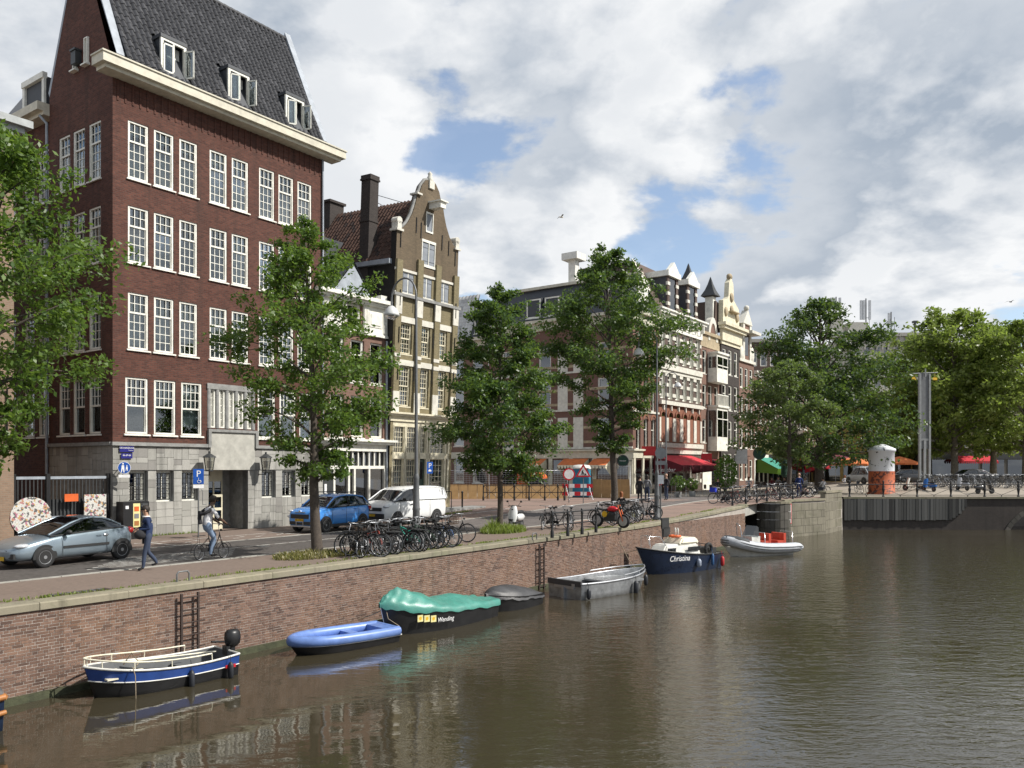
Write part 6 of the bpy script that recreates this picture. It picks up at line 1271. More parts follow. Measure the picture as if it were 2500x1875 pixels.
def greenhouse(root, st, hwb, mat, pillars, nw, nr, glass_to=99):
    """cabin lofted along x: st = (x, belt z, top z, half width of top); the first nw and last nr bays are glass on top"""
    g, r = MB(), MB(); rings = []
    for x, zb, zt, hwt in st:
        h = zt - zb; half = [(hwb * .95, zb - .02), (hwb * .95 + (hwt + .03 - hwb * .95) * .55, zb + h * .5), (hwt + .02, zb + h * .86), (hwt * .8, zb + h * .97), (0, zt)]
        rings.append([(x, y, z) for y, z in half] + [(x, -y, z) for y, z in reversed(half[:-1])])
    for i, (a, b) in enumerate(zip(rings, rings[1:])):
        for j in range(8):
            side = j in (0, 1, 6, 7); top_glass = i < nw or i >= len(rings) - 1 - nr
            isg = (side and i < glass_to) or (not side and top_glass)
            (g if isg else r).add([a[j], b[j], b[j + 1], a[j + 1]], [(0, 1, 2, 3)], 0, True)
    recalc(child('glass', g.mesh('glass', 'glass_car'), root).data); recalc(child('roof', r.mesh('roof', mat), root).data)
    for o in root.children:
        if o.name.startswith(('glass', 'roof')): o.data.polygons.foreach_set('use_smooth', [True] * len(o.data.polygons))
    m = MB()
    for j, rad in ((2, .035), (6, .035)): m.tube([Vector(q[j]) for q in rings], rad, 6)
    m.build('pillar', mat, root); m = MB()
    for i in pillars:
        for sg in (0, 8): q = rings[i]; k = (0, 1, 2) if sg == 0 else (8, 7, 6); m.tube([Vector(q[z]) * 1.0 + Vector((0, .008 if sg == 0 else -.008, 0)) for z in k], .03, 5)
    for k in (0, 8): m.tube([Vector(q[k]) for q in rings], .02, 5)
    m.build('window_trim', 'car_trim', root)
    m = MB(); x0, x1, zb = st[0][0], st[-1][0], st[0][1]; xm = (x0 * .45 + x1 * .55)
    m.box(x1 + .35, x0 - .55, -hwb * .8, hwb * .8, zb - .3, zb - .06); m.build('cabin_floor', 'shirt_dark', root)
    for y in (-.38, .38): m = MB(); m.box(xm - .1, xm + .08, y - .22, y + .22, zb - .2, zb + .26); m.box(xm - .06, xm + .03, y - .12, y + .12, zb + .26, zb + .4); m.build('seat', 'shirt_dark', root)
def bits(root, items):
    for name, mat, boxes in items:
        m = MB()
        for b in boxes: m.box(*b)
        m.build(name, mat, root)
def mirror(root, x, hw, z, mat):
    for sg in (1, -1): m = MB(); m.ball((x, sg * (hw + .1), z), (.07, .11, .075), n=8, k=5); m.tube([(x + .02, sg * (hw - .06), z - .05), (x, sg * (hw + .06), z)], .025, 5); m.build('wing_mirror', mat, root)
def plate(root, txt, x, z, w=.5, mat='plate_yellow', y=0.0):
    m = MB(); m.box(-.006, .006, -w / 2, w / 2, -.055, .055); o = child('number_plate', m.mesh('number_plate', mat), root, (x, y, z))
    if txt: child('plate_text', text_mesh(txt, .11, 'car_trim', .002), o, (.008, 0, 0), (R(90), 0, R(90)))
# silver coupe
p = at(-6.35, 6.95); c1 = empty('silver_coupe', p, TH + math.pi + R(9), 'small silver-blue coupe with domed roof at the left of the road', 'car')
car_body(c1, [(1.93, .42, .32, .52, .02), (1.86, .68, .22, .60, .04), (1.6, .79, .2, .70, .07), (1.1, .83, .2, .80, .08), (.75, .835, .2, .87, .06), (0, .835, .2, .93, .03), (-.8, .835, .2, .97, .03), (-1.3, .83, .22, 1.0, .05), (-1.65, .78, .26, .98, .06), (-1.85, .62, .36, .86, .03)], 'car_silver')
greenhouse(c1, [(.95, .88, .90, .66), (.6, .90, 1.06, .62), (.25, .92, 1.22, .58), (-.1, .94, 1.34, .55), (-.45, .95, 1.375, .54), (-.8, .97, 1.34, .54), (-1.1, .99, 1.22, .56), (-1.4, 1.0, 1.04, .6)], .80, 'car_silver', (), 3, 2)
add_wheels(c1, (1.13, -1.31), .82, .30, .19, .20, 6)
bits(c1, [('front_grille', 'car_trim', [(1.84, 1.90, -.62, .62, .30, .44), (1.88, 1.915, -.35, .35, .47, .53)]), ('side_moulding', 'car_trim', [(-.85, .6, .826, .85, .5, .57), (-.85, .6, -.85, -.826, .5, .57)]), ('door_handle', 'car_silver', [(-.62, -.45, .83, .85, .78, .81)]), ('door_line', 'car_trim', [(.62, .63, .836, .84, .28, .86), (-.78, -.77, .838, .842, .3, .92)])])
for sg in (1, -1):
    m = MB(); m.ball((1.62, sg * .60, .635), (.26, .16, .075), n=10, k=6); m.build('headlight', 'headlight', c1); m = MB(); m.ball((-1.70, sg * .66, .86), (.13, .12, .11), n=8, k=5); m.build('taillight', 'taillight', c1)
m = MB(); m.ball((-.75, .83, .79), (.09, .02, .045), n=8, k=5); m.build('door_handle', 'chrome', c1)
mirror(c1, .5, .83, .95, 'car_trim'); plate(c1, '', 1.93, .3)
m = MB(); m.tube([(-1.5, -.5, 1.08), (-1.55, 0, 1.1), (-1.5, .5, 1.08)], .02, 6); m.build('boot_slats', 'car_trim', c1)
# blue crossover
p = at(6.5, 9.8); c2 = empty('blue_crossover', p, TH + math.pi + R(6), 'bright blue crossover car parked in front of the stone base', 'car'); c2.scale = (.92, .96, 1)
car_body(c2, [(2.06, .5, .38, .75, .05), (1.98, .74, .26, .88, .06), (1.7, .85, .22, 1.0, .07), (1.1, .88, .22, 1.06, .06), (.6, .88, .22, 1.08, .03), (-.6, .88, .22, 1.1, .02), (-1.4, .88, .24, 1.12, .02), (-1.85, .84, .28, 1.12, .02), (-2.05, .72, .36, 1.05, .02)], 'car_blue')
greenhouse(c2, [(1.1, 1.07, 1.09, .72), (.8, 1.07, 1.32, .67), (.5, 1.08, 1.52, .64), (.15, 1.09, 1.60, .62), (-.35, 1.1, 1.63, .62), (-1.0, 1.11, 1.61, .61), (-1.6, 1.12, 1.52, .6), (-1.98, 1.12, 1.15, .66)], .85, 'car_blue', (4, 6), 2, 1)
add_wheels(c2, (1.28, -1.32), .88, .335, .21, .23, 5, 'alu')
bits(c2, [('front_grille', 'car_trim', [(1.99, 2.06, -.52, .52, .62, .80)]), ('lower_grille', 'car_trim', [(1.99, 2.05, -.6, .6, .36, .50)]), ('skid_plate', 'steel', [(1.96, 2.055, -.55, .55, .27, .33), (2.0, 2.06, -.22, -.18, .33, .5), (2.0, 2.06, .18, .22, .33, .5)]), ('emblem', 'chrome', [(1.99, 2.035, -.3, .3, .88, .9), (2.0, 2.05, -.06, .06, .9, .96)]), ('sill', 'car_trim', [(-1.0, 1.0, .86, .895, .24, .36), (-1.0, 1.0, -.895, -.86, .24, .36)]), ('door_handle', 'car_blue', [(.0, .18, .87, .90, .92, .95), (-.9, -.72, .87, .90, .94, .97)]), ('door_line', 'car_trim', [(.85, .86, .882, .888, .36, 1.02), (-.12, -.11, .885, .89, .36, 1.05), (-1.0, -.99, .884, .89, .5, 1.06)])])
for sg in (1, -1):
    m = MB(); m.ball((1.86, sg * .66, .93), (.16, .14, .045), n=10, k=5); m.ball((1.95, sg * .70, .70), (.1, .1, .06), n=8, k=5); m.build('headlight', 'headlight', c2); m = MB(); m.box(-2.0, -1.85, sg * .74 - .1, sg * .74 + .1, .9, 1.05); m.build('taillight', 'taillight', c2); m = MB(); m.tube([(.2, sg * .6, 1.62), (.1, sg * .6, 1.69), (-1.4, sg * .58, 1.68), (-1.5, sg * .58, 1.61)], .025, 6); m.build('roof_rail', 'car_trim', c2)
mirror(c2, .72, .88, 1.12, 'car_trim'); plate(c2, 'XB-GTH-2', 2.075, .56)
# white van
p = at(11.35, 9.9); c3 = empty('white_van', p, TH + math.pi, 'white delivery van parked behind the lamp post', 'van')
car_body(c3, [(2.22, .55, .38, .85, .04), (2.12, .82, .26, .98, .06), (1.75, .91, .22, 1.12, .08), (1.25, .92, .22, 1.18, .06), (.3, .92, .22, 1.2, .02), (-1.5, .92, .24, 1.2, .02), (-2.1, .91, .28, 1.2, .02), (-2.22, .88, .34, 1.2, .02)], 'car_white')
greenhouse(c3, [(1.6, 1.16, 1.19, .8), (1.2, 1.18, 1.45, .76), (.85, 1.19, 1.68, .74), (.5, 1.2, 1.80, .73), (.2, 1.2, 1.84, .73), (-.6, 1.2, 1.86, .73), (-1.8, 1.2, 1.85, .73), (-2.12, 1.2, 1.78, .73), (-2.22, 1.2, 1.25, .85)], .905, 'car_white', (4,), 2, 0, 4)
add_wheels(c3, (1.4, -1.4), .92, .33, .21, .21, 8, 'steel')
bits(c3, [('front_grille', 'car_trim', [(2.12, 2.225, -.62, .62, .72, .88), (2.14, 2.23, -.75, .75, .34, .6)]), ('emblem', 'chrome', [(2.2, 2.235, -.07, .07, .78, .9)]), ('door_handle', 'car_trim', [(.32, .5, .91, .935, .98, 1.02)]), ('door_line', 'car_trim', [(1.2, 1.21, .918, .926, .36, 1.12), (.22, .23, .922, .928, .36, 1.16), (-.9, -.89, .922, .928, .4, 1.18)])])
for sg in (1, -1): m = MB(); m.ball((1.98, sg * .74, .93), (.2, .13, .08), n=10, k=5); m.build('headlight', 'headlight', c3)
mirror(c3, 1.05, .92, 1.25, 'car_trim'); plate(c3, '', 2.24, .52)
# far parked vehicles on the square
for lab, nm, x, y, rz, mat, van in (('dark parked car behind the bicycles on the bridge', 'parked_car', 47.6, 84, 0.1, 'car_dark', 0), ('small grey van parked behind the pylon foot', 'parked_van', 35.2, 82, R(100), 'rib_grey', 1), ('black parked car beside the dark tree trunk', 'parked_car', 43.0, 88, 0.0, 'car_dark', 0)):
    o = empty(nm, (x, y, deck(x, y)), rz, lab, 'car' if not van else 'van')
    car_body(o, [(2.1, .6, .35, .7, .03), (1.9, .8, .24, .85, .05), (1.0, .88, .22, .95, .04), (-1.6, .88, .24, 1.0, .02), (-2.0, .8, .3, .95, .02)], mat, lv=1); zt = 1.75 if van else 1.48; greenhouse(o, [(1.1, .95, .97, .7), (.4, .96, zt - .08, .62), (-.3, .97, zt, .6), (-1.2, .98, zt - .06, .6), (-1.8, 1.0, 1.05, .66)], .85, mat, (2,), 1, 1); add_wheels(o, (1.3, -1.3), .88, .32, .2, .21, 5)
# excavator behind the site fence
xe, ye = 1290, 0; p = Vector(((1272 - CX) / FPX * 60.5, 60.5, ground(60.5))); ex = empty('excavator', p, R(168), 'orange and black excavator with raised arm on the building site', 'excavator')
for y in (-.85, .85): m = MB(); m.prism([(-1.4, .15), (-1.2, 0), (1.2, 0), (1.4, .15), (1.4, .5), (1.2, .65), (-1.2, .65), (-1.4, .5)], y - .22, y + .22); m.build('track', 'rubber', ex)
m = MB(); m.box(-1.6, 1.0, -1.0, 1.0, .75, 1.0); m.build('turntable', 'car_trim', ex)
m = MB(); m.prism([(-1.8, 1.0), (-1.8, 1.55), (-1.5, 1.85), (.1, 1.85), (.1, 1.0)], -1.0, 1.0); m.build('engine_cover', 'orange', ex); m = MB(); m.prism([(-1.85, .95), (-1.9, 1.35), (-1.6, 1.5), (-.7, 1.5), (-.7, .95)], -1.05, 1.05); m.build('counterweight', 'car_trim', ex)
m = MB(); m.box(.15, 1.25, .0, .95, 1.0, 1.08); m.box(.15, 1.25, .0, .95, 2.5, 2.6)
for x in (.15, 1.2):
    for y in (.0, .9): m.box(x, x + .06, y, y + .06, 1.0, 2.55)
m.build('cab', 'car_trim', ex); m = MB(); m.box(.18, 1.22, .03, .92, 1.1, 2.5); m.build('cab_glass', 'glass_car', ex)
m = MB(); m.prism([(.6, 1.1), (.9, 1.0), (2.1, 3.0), (3.0, 3.6), (2.9, 3.85), (1.85, 3.25)], -.4, -.15); m.build('boom', 'car_trim', ex); m = MB(); m.prism([(2.9, 3.75), (3.1, 3.7), (3.3, 1.9), (3.1, 1.9)], -.38, -.17); m.build('dipper_arm', 'car_trim', ex); m = MB(); m.prism([(2.9, 1.9), (3.45, 1.9), (3.3, 1.2), (2.8, 1.0), (2.7, 1.3)], -.6, .05); m.build('bucket', 'car_trim', ex); m = MB(); m.tube([(1.0, -.27, 1.6), (1.7, -.27, 2.6)], .06, 6); m.tube([(2.0, -.27, 3.5), (3.0, -.27, 3.9)], .05, 6); m.build('hydraulic_ram', 'chrome', ex)
# scooters
def scooter(name, label, x, y, rz, mat, group=None, seatm='car_trim'):
    z = deck(x, y) if y > 63 else ground(y); o = empty(name, (x, y, z), rz, label, 'scooter', group)
    t, ri, hb = wheel_mesh(.23, .11, .14, 5, 'alu')
    for wx in (.62, -.58): w = child('wheel', hb, o, (wx, 0, .23)); child('tyre', t, w); child('rim', ri, w)
    m = MB(); m.loft([[(x_ + dx, y_ * w_, z_) for x_, y_ in ((.05, 1), (.12, .8), (.16, 0), (.12, -.8), (.05, -1), (0, -.9), (-.02, 0), (0, .9))] for dx, w_, z_ in ((.42, .15, .35), (.40, .23, .55), (.34, .22, .8), (.28, .16, .98), (.27, .12, 1.06))]); m.build('front_shield', mat, o)
    m = MB(); m.loft([[(x_, .16 * w_ * math.cos(a), .52 + .2 * h_ * math.sin(a)) for a in [k * math.pi / 4 for k in range(8)]] for x_, w_, h_ in ((.02, .7, .6), (-.2, 1, 1), (-.6, 1, .9), (-.88, .5, .45))]); m.build('rear_body', mat, o)
    m = MB(); m.box(-.1, .45, -.16, .16, .26, .33); m.build('footboard', 'car_trim', o); m = MB(); m.loft([[(x_, .15 * w_ * math.cos(a), .76 + .06 * math.sin(a)) for a in [k * math.pi / 4 for k in range(8)]] for x_, w_ in ((.08, .6), (-.1, 1), (-.55, 1), (-.72, .7))]); m.build('seat', seatm, o)
    m = MB(); m.tube([(.62, 0, .23), (.5, 0, .55), (.3, 0, 1.05)], .03, 6); m.tube([(.2, -.32, 1.03), (.3, -.12, 1.06), (.3, .12, 1.06), (.2, .32, 1.03)], .018, 6); m.lathe([(.0, 0), (.08, .02), (.08, .05), (0, .06)], 10, c=(.36, 0, 1.02), ax='x'); m.build('handlebar', 'car_trim', o)
    m = MB(); m.box(.44, .74, -.08, .08, .42, .49); m.build('mudguard', 'car_trim', o); m = MB()
    for sg in (1, -1): m.tube([(.28, sg * .2, 1.05), (.25, sg * .3, 1.22)], .008, 4); m.ball((.24, sg * .33, 1.25), (.02, .06, .045), n=8, k=4)
    m.build('mirror', 'car_trim', o); m = MB(); m.tube([(-.7, -.12, .7), (-.85, 0, .74), (-.7, .12, .7)], .014, 5); m.box(.455, .47, -.035, .035, .85, .93); m.build('grab_rail', 'car_trim', o); return o
x_, y_ = PW(1255, 1293, 0); scooter('electric_scooter', 'white electric scooter parked on the quay under the cone-shaped elm', x_ + .1, y_ + .35, R(-112), 'car_white')
x_, y_ = PW(1492, 1288, 0.0); mo = empty('motorcycle', (4.55, 37.9, ground(37.9)), R(-40), 'black motorcycle with red tank and orange fork beside the railing', 'motorcycle')
t, ri, hb = wheel_mesh(.32, .14, .24, 12, 'steel')
for wx in (.72, -.72): w = child('wheel', hb, mo, (wx, 0, .32)); child('tyre', t, w); child('rim', ri, w)
m = MB(); m.ball((.12, 0, .86), (.3, .15, .13), n=10, k=6); m.build('fuel_tank', 'sign_red', mo); m = MB(); m.box(-.25, .35, -.17, .17, .3, .62); m.ball((.1, 0, .6), (.2, .2, .18), n=8, k=5); m.build('engine', 'car_trim', mo); m = MB(); m.loft([[(x_, .14 * w_ * math.cos(a), .82 + .05 * math.sin(a) + dz) for a in [k * math.pi / 4 for k in range(8)]] for x_, w_, dz in ((-.12, .7, 0), (-.4, 1, -.02), (-.75, .8, .06))]); m.build('seat', 'car_trim', mo)
m = MB()
for y in (-.09, .09): m.tube([(.72, y, .32), (.45, y, 1.05)], .028, 6)
m.build('fork', 'orange', mo); m = MB(); m.tube([(.3, -.38, 1.02), (.42, -.15, 1.1), (.42, .15, 1.1), (.3, .38, 1.02)], .016, 6); m.lathe([(0, 0), (.09, .02), (.09, .08), (0, .12)], 10, c=(.5, 0, .92), ax='x'); m.build('handlebar', 'black_paint', mo); m = MB(); m.tube([(.1, .17, .4), (-.4, .2, .38), (-.85, .2, .5)], .045, 7); m.build('exhaust', 'chrome', mo); m = MB(); m.lathe([(.14, 0), (.14, .02)], 14, c=(-.2, -.2, .62), ax='y'); m.lathe([(.14, 0), (.14, .02)], 14, c=(-.2, .19, .62), ax='y'); m.build('side_cover', 'yellow', mo); m = MB(); m.tube([(.35, 0, .95), (-.2, 0, .7), (-.3, 0, .35)], .03, 6); m.tube([(-.2, .08, .7), (-.72, .08, .32)], .025, 6); m.build('frame', 'black_paint', mo)
# ================================================================ bicycles; local x forward
BK = {}
def bike_parts():
    r = .335; m = MB(); n = 20
    m.tube([(r * math.cos(6.283 * k / n), 0, r * math.sin(6.283 * k / n)) for k in range(n + 1)], .019, 5, 0, caps=False)
    m.tube([((r - .024) * math.cos(6.283 * k / n), 0, (r - .024) * math.sin(6.283 * k / n)) for k in range(n + 1)], .010, 4, 1, caps=False)
    for k in range(12): a = 6.283 * k / 12; m.tube([(.02 * math.cos(a + .9), .025 * (-1) ** k, .02 * math.sin(a + .9)), ((r - .02) * math.cos(a), 0, (r - .02) * math.sin(a))], .0035, 3, 1, caps=False)
    m.lathe([(.022, -.045), (.022, .045)], 7, 1, ax='y'); BK['wheel'] = m.mesh('wheel', ['rubber', 'steel'])
    m = MB(); m.tube([(-.17, 0, .92), (-.2, 0, .955)], .05, 5); m.loft([[(x, w * math.cos(a), .97 + .03 * math.sin(a)) for a in [k * math.pi / 4 for k in range(8)]] for x, w in ((.0, .03), (-.1, .045), (-.22, .10), (-.3, .09))]); m.tube([(-.11, 0, .6), (-.16, 0, .93)], .014, 5); BK['saddle'] = m.mesh('saddle', 'car_trim')
    m = MB(); m.tube([(.36, 0, .8), (.33, 0, 1.0), (.38, 0, 1.04)], .013, 5); m.tube([(.12, -.29, 1.05), (.24, -.26, 1.07), (.38, -.1, 1.06), (.38, .1, 1.06), (.24, .26, 1.07), (.12, .29, 1.05)], .012, 5); m.tube([(.12, -.29, 1.05), (.22, -.265, 1.066)], .019, 5, 1); m.tube([(.12, .29, 1.05), (.22, .265, 1.066)], .019, 5, 1); m.ball((.44, 0, .88), (.05, .04, .04), 1, 7, 4); BK['handlebar'] = m.mesh('handlebar', ['steel', 'car_trim'])
    for kn, cx_, a0, a1 in (('mudguard', .56, 20, 165), ('rear_mudguard', -.54, 10, 190)):
        m = MB()
        pts = [(cx_ + .372 * math.cos(R(a0 + (a1 - a0) * k / 8)), 0, .345 + .372 * math.sin(R(a0 + (a1 - a0) * k / 8))) for k in range(9)]
        for p, q in zip(pts, pts[1:]): m.quad((p[0], -.026, p[2]), (q[0], -.026, q[2]), (q[0], .026, q[2]), (p[0], .026, p[2]))
        BK[kn] = m.mesh('mudguard', 'black_paint')
    m = MB(); m.box(-.82, -.3, -.06, .06, .735, .75); m.tube([(-.54, .07, .345), (-.6, .06, .74)], .007, 4); m.tube([(-.54, -.07, .345), (-.6, -.06, .74)], .007, 4); BK['rack'] = m.mesh('rack', 'car_trim')
    m = MB(); m.lathe([(.085, 0), (.085, .01)], 12, 0, (0, -.05, .29), ax='y'); m.box(-.5, .06, -.075, -.05, .25, .37, 0); m.tube([(0, -.09, .29), (.10, -.09, .16)], .012, 4, 0); m.box(.06, .15, -.17, -.09, .14, .17, 0); m.tube([(0, .07, .29), (-.1, .07, .42)], .012, 4, 0); m.box(-.15, -.06, .07, .15, .41, .44, 0); m.tube([(-.4, .08, .3), (-.45, .2, .02)], .009, 4, 0); BK['chain_guard'] = m.mesh('chain_guard', 'black_paint')
    m = MB(); m.box(.42, .74, -.18, .18, .78, .80)
    for z in (.86, .94, 1.02): m.tube([(.42, -.18, z), (.74, -.19, z), (.74, .19, z), (.42, .18, z), (.42, -.18, z)], .01, 4)
    for x, y in ((.42, -.18), (.74, -.19), (.74, .19), (.42, .18), (.58, .185), (.58, -.185), (.74, 0), (.42, 0)): m.tube([(x, y, .79), (x, y, 1.02)], .008, 4)
    BK['basket'] = m.mesh('basket', 'wood_dark'); m = MB(); m.box(.40, .76, -.2, .2, .76, 1.04); BK['crate'] = m.mesh('crate', 'blue_cloth')
bike_parts()
def frame_mesh(mat, step):
    k = ('f', mat, step)
    if k in BK: return BK[k]
    m = MB(); r_ = .017
    m.tube([(.56, 0, .345), (.47, 0, .5), (.36, 0, .82)], r_, 5)
    for y in (-.045, .045): m.tube([(.56, y, .345), (.46, y, .55)], .011, 4); m.tube([(-.54, y * 1.2, .345), (0, y * .6, .29)], .010, 4); m.tube([(-.54, y * 1.2, .345), (-.13, y * .4, .66)], .009, 4)
    m.tube([(0, 0, .29), (-.12, 0, .68)], r_, 5)
    if step: m.tube([(.38, 0, .76), (.25, 0, .5), (.12, 0, .36), (0, 0, .29)], r_, 5); m.tube([(.39, 0, .72), (.2, 0, .44), (-.05, 0, .42)], r_ * .8, 5)
    else: m.tube([(.38, 0, .74), (0, 0, .29)], r_, 5); m.tube([(.37, 0, .79), (-.11, 0, .66)], r_ * .9, 5)
    BK[k] = m.mesh('frame', mat); return BK[k]
def bike(label, x, y, rz, mat='black_paint', step=False, lean=0.0, basket=None, group=None, turn=0.0, z=None, name='bicycle', far=False):
    o = empty(name, (x, y, (deck(x, y) if y > 63 else ground(y)) if z is None else z), rz, label, 'bicycle', group); o.rotation_euler = (lean, 0, rz)
    child('frame', frame_mesh(mat, step), o); child('wheel', BK['wheel'], o, (-.54, 0, .354)); child('wheel', BK['wheel'], o, (.56, 0, .354), (0, rnd.uniform(0, 1), turn)); child('handlebar', BK['handlebar'], o, (.36 * (1 - math.cos(turn)), -.36 * math.sin(turn), 0), (0, 0, turn)); child('saddle', BK['saddle'], o)
    if not far: child('mudguard', BK['mudguard'], o); child('mudguard', BK['rear_mudguard'], o); child('chain_guard', BK['chain_guard'], o)
    child('rack', BK['rack'], o)
    if basket: child('basket' if basket == 'basket' else 'crate', BK[basket], o)
    return o
ORD = ['first', 'second', 'third', 'fourth', 'fifth', 'sixth', 'seventh', 'eighth', 'ninth', 'tenth', 'eleventh', 'twelfth', 'thirteenth', 'fourteenth', 'fifteenth', 'sixteenth', 'seventeenth', 'eighteenth']
def rack_hoops(s0, s1, t, n, label):
    p = at((s0 + s1) / 2, t); o = empty('bicycle_rack', p, TH, label, 'rack'); L = s1 - s0; m = MB(); m.box(-L / 2, L / 2, -.02, .02, 0, .03); m.build('base_rail', 'steel', o)
    for i in range(n): m = MB(); x = -L / 2 + L * i / (n - 1); m.tube([(x, -.25, 0), (x, -.25, .5), (x, 0, .6), (x, .25, .5), (x, .25, 0)], .012, 5); m.build('hoop', 'steel', o)
G1 = 'bicycles in the rack beside the bright elm'
cols = ['black_paint', 'black_paint', 'car_trim', 'bike_red', 'car_trim', 'car_dark', 'post_grey', 'car_trim', 'car_trim', 'bike_teal', 'bike_teal', 'car_trim', 'bike_green', 'car_trim', 'black_paint', 'car_trim']
for i, c in enumerate(cols):
    s = -.5 + i * .28; p = XY(s, 1.1 + rnd.uniform(-.3, .35)); fl = rnd.random() < .45
    look = {'bike_red': 'orange-red bicycle', 'bike_teal': 'teal bicycle', 'bike_green': 'dark green bicycle'}.get(c, 'dark bicycle')
    bike(look + ', ' + ORD[i] + ' from the left in the rack beside the bright elm', p.x, p.y, TH + (R(90) if fl else R(-90)) + R(rnd.uniform(-20, 20)), c, rnd.random() < .4, R(rnd.uniform(-13, 13)), 'basket' if i in (4,) else None, G1, R(rnd.uniform(-25, 25)))
rack_hoops(-.5, 3.7, 1.1, 12, 'steel hoop rack holding the bicycles beside the bright elm')
p = XY(4.35, 1.35); bike('blue bicycle with dark front basket beside the lamp post', p.x, p.y, TH + R(-112), 'bike_blue', True, R(5), 'basket', G1, R(12))
p = XY(5.2, 1.75); bike('black step-through bicycle standing alone right of the rack', p.x, p.y, TH + R(-62), 'black_paint', True, R(-3), None, G1, R(-10))
x_, y_ = PW(1338, 1293, 0); bike('black bicycle facing the canal behind the short railing', x_, y_ + .2, R(-118), 'black_paint', False, R(-3), None, 'bicycles at the short railing', R(15))
x_, y_ = PW(1362, 1293, 0); bike('dark bicycle just right of the black one at the short railing', x_ + .05, y_ + .5, R(-40), 'car_trim', True, R(5), None, 'bicycles at the short railing', R(-12))
x_, y_ = PW(1398, 1293, 0); bike('silver bicycle with white tyres behind the short railing', x_, y_ + .1, R(-98), 'chrome', False, R(4), None, 'bicycles at the short railing', R(20))
G2 = 'bicycles parked behind the tallest quay elm'
for i in range(10):
    s = 16.3 + i * .55; p = XY(s, 1.5 + rnd.uniform(-.3, .3)); c = rnd.choice(['black_paint', 'car_trim', 'post_grey', 'black_paint', 'steel'])
    bike('bicycle, ' + ORD[i] + ' from the left in the row behind the tallest elm', p.x, p.y, TH + rnd.choice((R(90), R(-90))) + R(rnd.uniform(-25, 25)), c, rnd.random() < .5, R(rnd.uniform(-8, 8)), 'basket' if i in (3, 7) else None, G2, R(rnd.uniform(-30, 30)))
rack_hoops(18.5, 21.5, 1.3, 8, 'steel hoop rack behind the tallest quay elm')
G3 = 'bicycles along the railing at the quay corner'
path = [(13.4, 52.2), (16.0, 55.0), (19.5, 58.6), (22.4, 61.4)]
for i in range(16):
    f = i / 15 * 3; a = min(2, int(f)); q_ = Vector(path[a]).lerp(Vector(path[a + 1]), f - a); c = ['car_trim', 'black_paint', 'bike_red', 'post_grey', 'black_paint', 'steel'][i % 6]
    bike(('bicycle with blue crate, leftmost at the quay corner railing' if i == 0 else 'bicycle, ' + ORD[i] + ' from the left along the quay corner railing'), q_.x + rnd.uniform(-.2, .2), q_.y + rnd.uniform(-.2, .3), R(rnd.uniform(-35, 20)) + rnd.choice((0, math.pi)) - R(40), c, rnd.random() < .5, R(rnd.uniform(-8, 8)), 'crate' if i == 0 else None, G3, R(rnd.uniform(-30, 30)))
bike('black bicycle leaning at the thick dark trunk by the bridge', 24.9, 66.0, R(15), 'black_paint', False, R(-5), None, G3)
G4 = 'bicycles crowded on the bridge'; n4 = 0
for row, (Y, n, x0_, x1_) in enumerate(((68.6, 26, 35.6, 46.5), (71.4, 24, 36.0, 48.0))):
    for i in range(n):
        n4 += 1; bike('%s from the left in the %s row of bicycles on the bridge' % (str(i + 1) + ('st' if i % 10 == 0 and i != 10 else 'nd' if i % 10 == 1 and i != 11 else 'rd' if i % 10 == 2 and i != 12 else 'th'), ('front', 'back')[row]), x0_ + (x1_ - x0_) * i / (n - 1) + rnd.uniform(-.1, .1), Y + rnd.uniform(-.35, .35), R(90 + rnd.uniform(-40, 40)) + rnd.choice((0, math.pi)), rnd.choice(['black_paint', 'car_trim', 'post_grey', 'steel', 'car_trim', 'rib_grey']), rnd.random() < .5, R(rnd.uniform(-8, 8)), None, G4, R(rnd.uniform(-35, 35)), far=True)
for i in range(5): bike('bicycle, %s from the left between pylon and column' % ORD[i], 29.8 + i * .85, 70 + rnd.uniform(-.6, .6), R(rnd.uniform(60, 120)), 'black_paint', False, R(rnd.uniform(-8, 8)), None, 'bicycles near the pylon', far=True)
GS = 'scooters on the bridge'
scooter('moped', 'blue moped seen from behind left of the bridge bicycles', (2268 - CX) / FPX * 66.5, 66.5, R(100), 'bike_blue', GS)
scooter('moped', 'pale grey moped seen from behind in front of the bridge bicycles', (2350 - CX) / FPX * 66.5, 66.5, R(95), 'rib_grey', GS)
scooter('moped', 'black and white moped parked sideways at the bridge railing', (2404 - CX) / FPX * 64.5, 64.5, R(8), 'car_dark', GS)
scooter('moped', 'white moped behind the railing left of the pylon', (2230 - CX) / FPX * 68, 68, R(140), 'hull_white', GS)
# ================================================================ people
def skin_body(name, verts, edges, radii, matof, mats, root, fingers=()):
    me = bpy.data.meshes.new(name); me.from_pydata(verts, edges, []); o = bpy.data.objects.new('tmp', me); COL.objects.link(o)
    md = o.modifiers.new('k', 'SKIN'); md.use_smooth_shade = True
    for i, v in enumerate(me.skin_vertices[0].data): v.radius = radii[i]; v.use_root = (i == 0)
    sb = o.modifiers.new('s', 'SUBSURF'); sb.levels = 1; sb.render_levels = 1
    r = bpy.data.meshes.new_from_object(o.evaluated_get(bpy.context.evaluated_depsgraph_get())); bpy.data.objects.remove(o); r.name = name
    for m_ in mats: r.materials.append(M[m_])
    V = [Vector(v) for v in verts]; segs = [(V[a], V[b], matof[k]) for k, (a, b) in enumerate(edges)]
    for pl in r.polygons:
        c = pl.center; best = None
        for a, b, mi in segs:
            d = b - a; t_ = max(0, min(1, (c - a).dot(d) / max(1e-9, d.length_squared))); dist = (a + d * t_ - c).length
            if best is None or dist < best[0]: best = (dist, mi)
        pl.material_index = best[1]; pl.use_smooth = True
    return child(name, r, root)
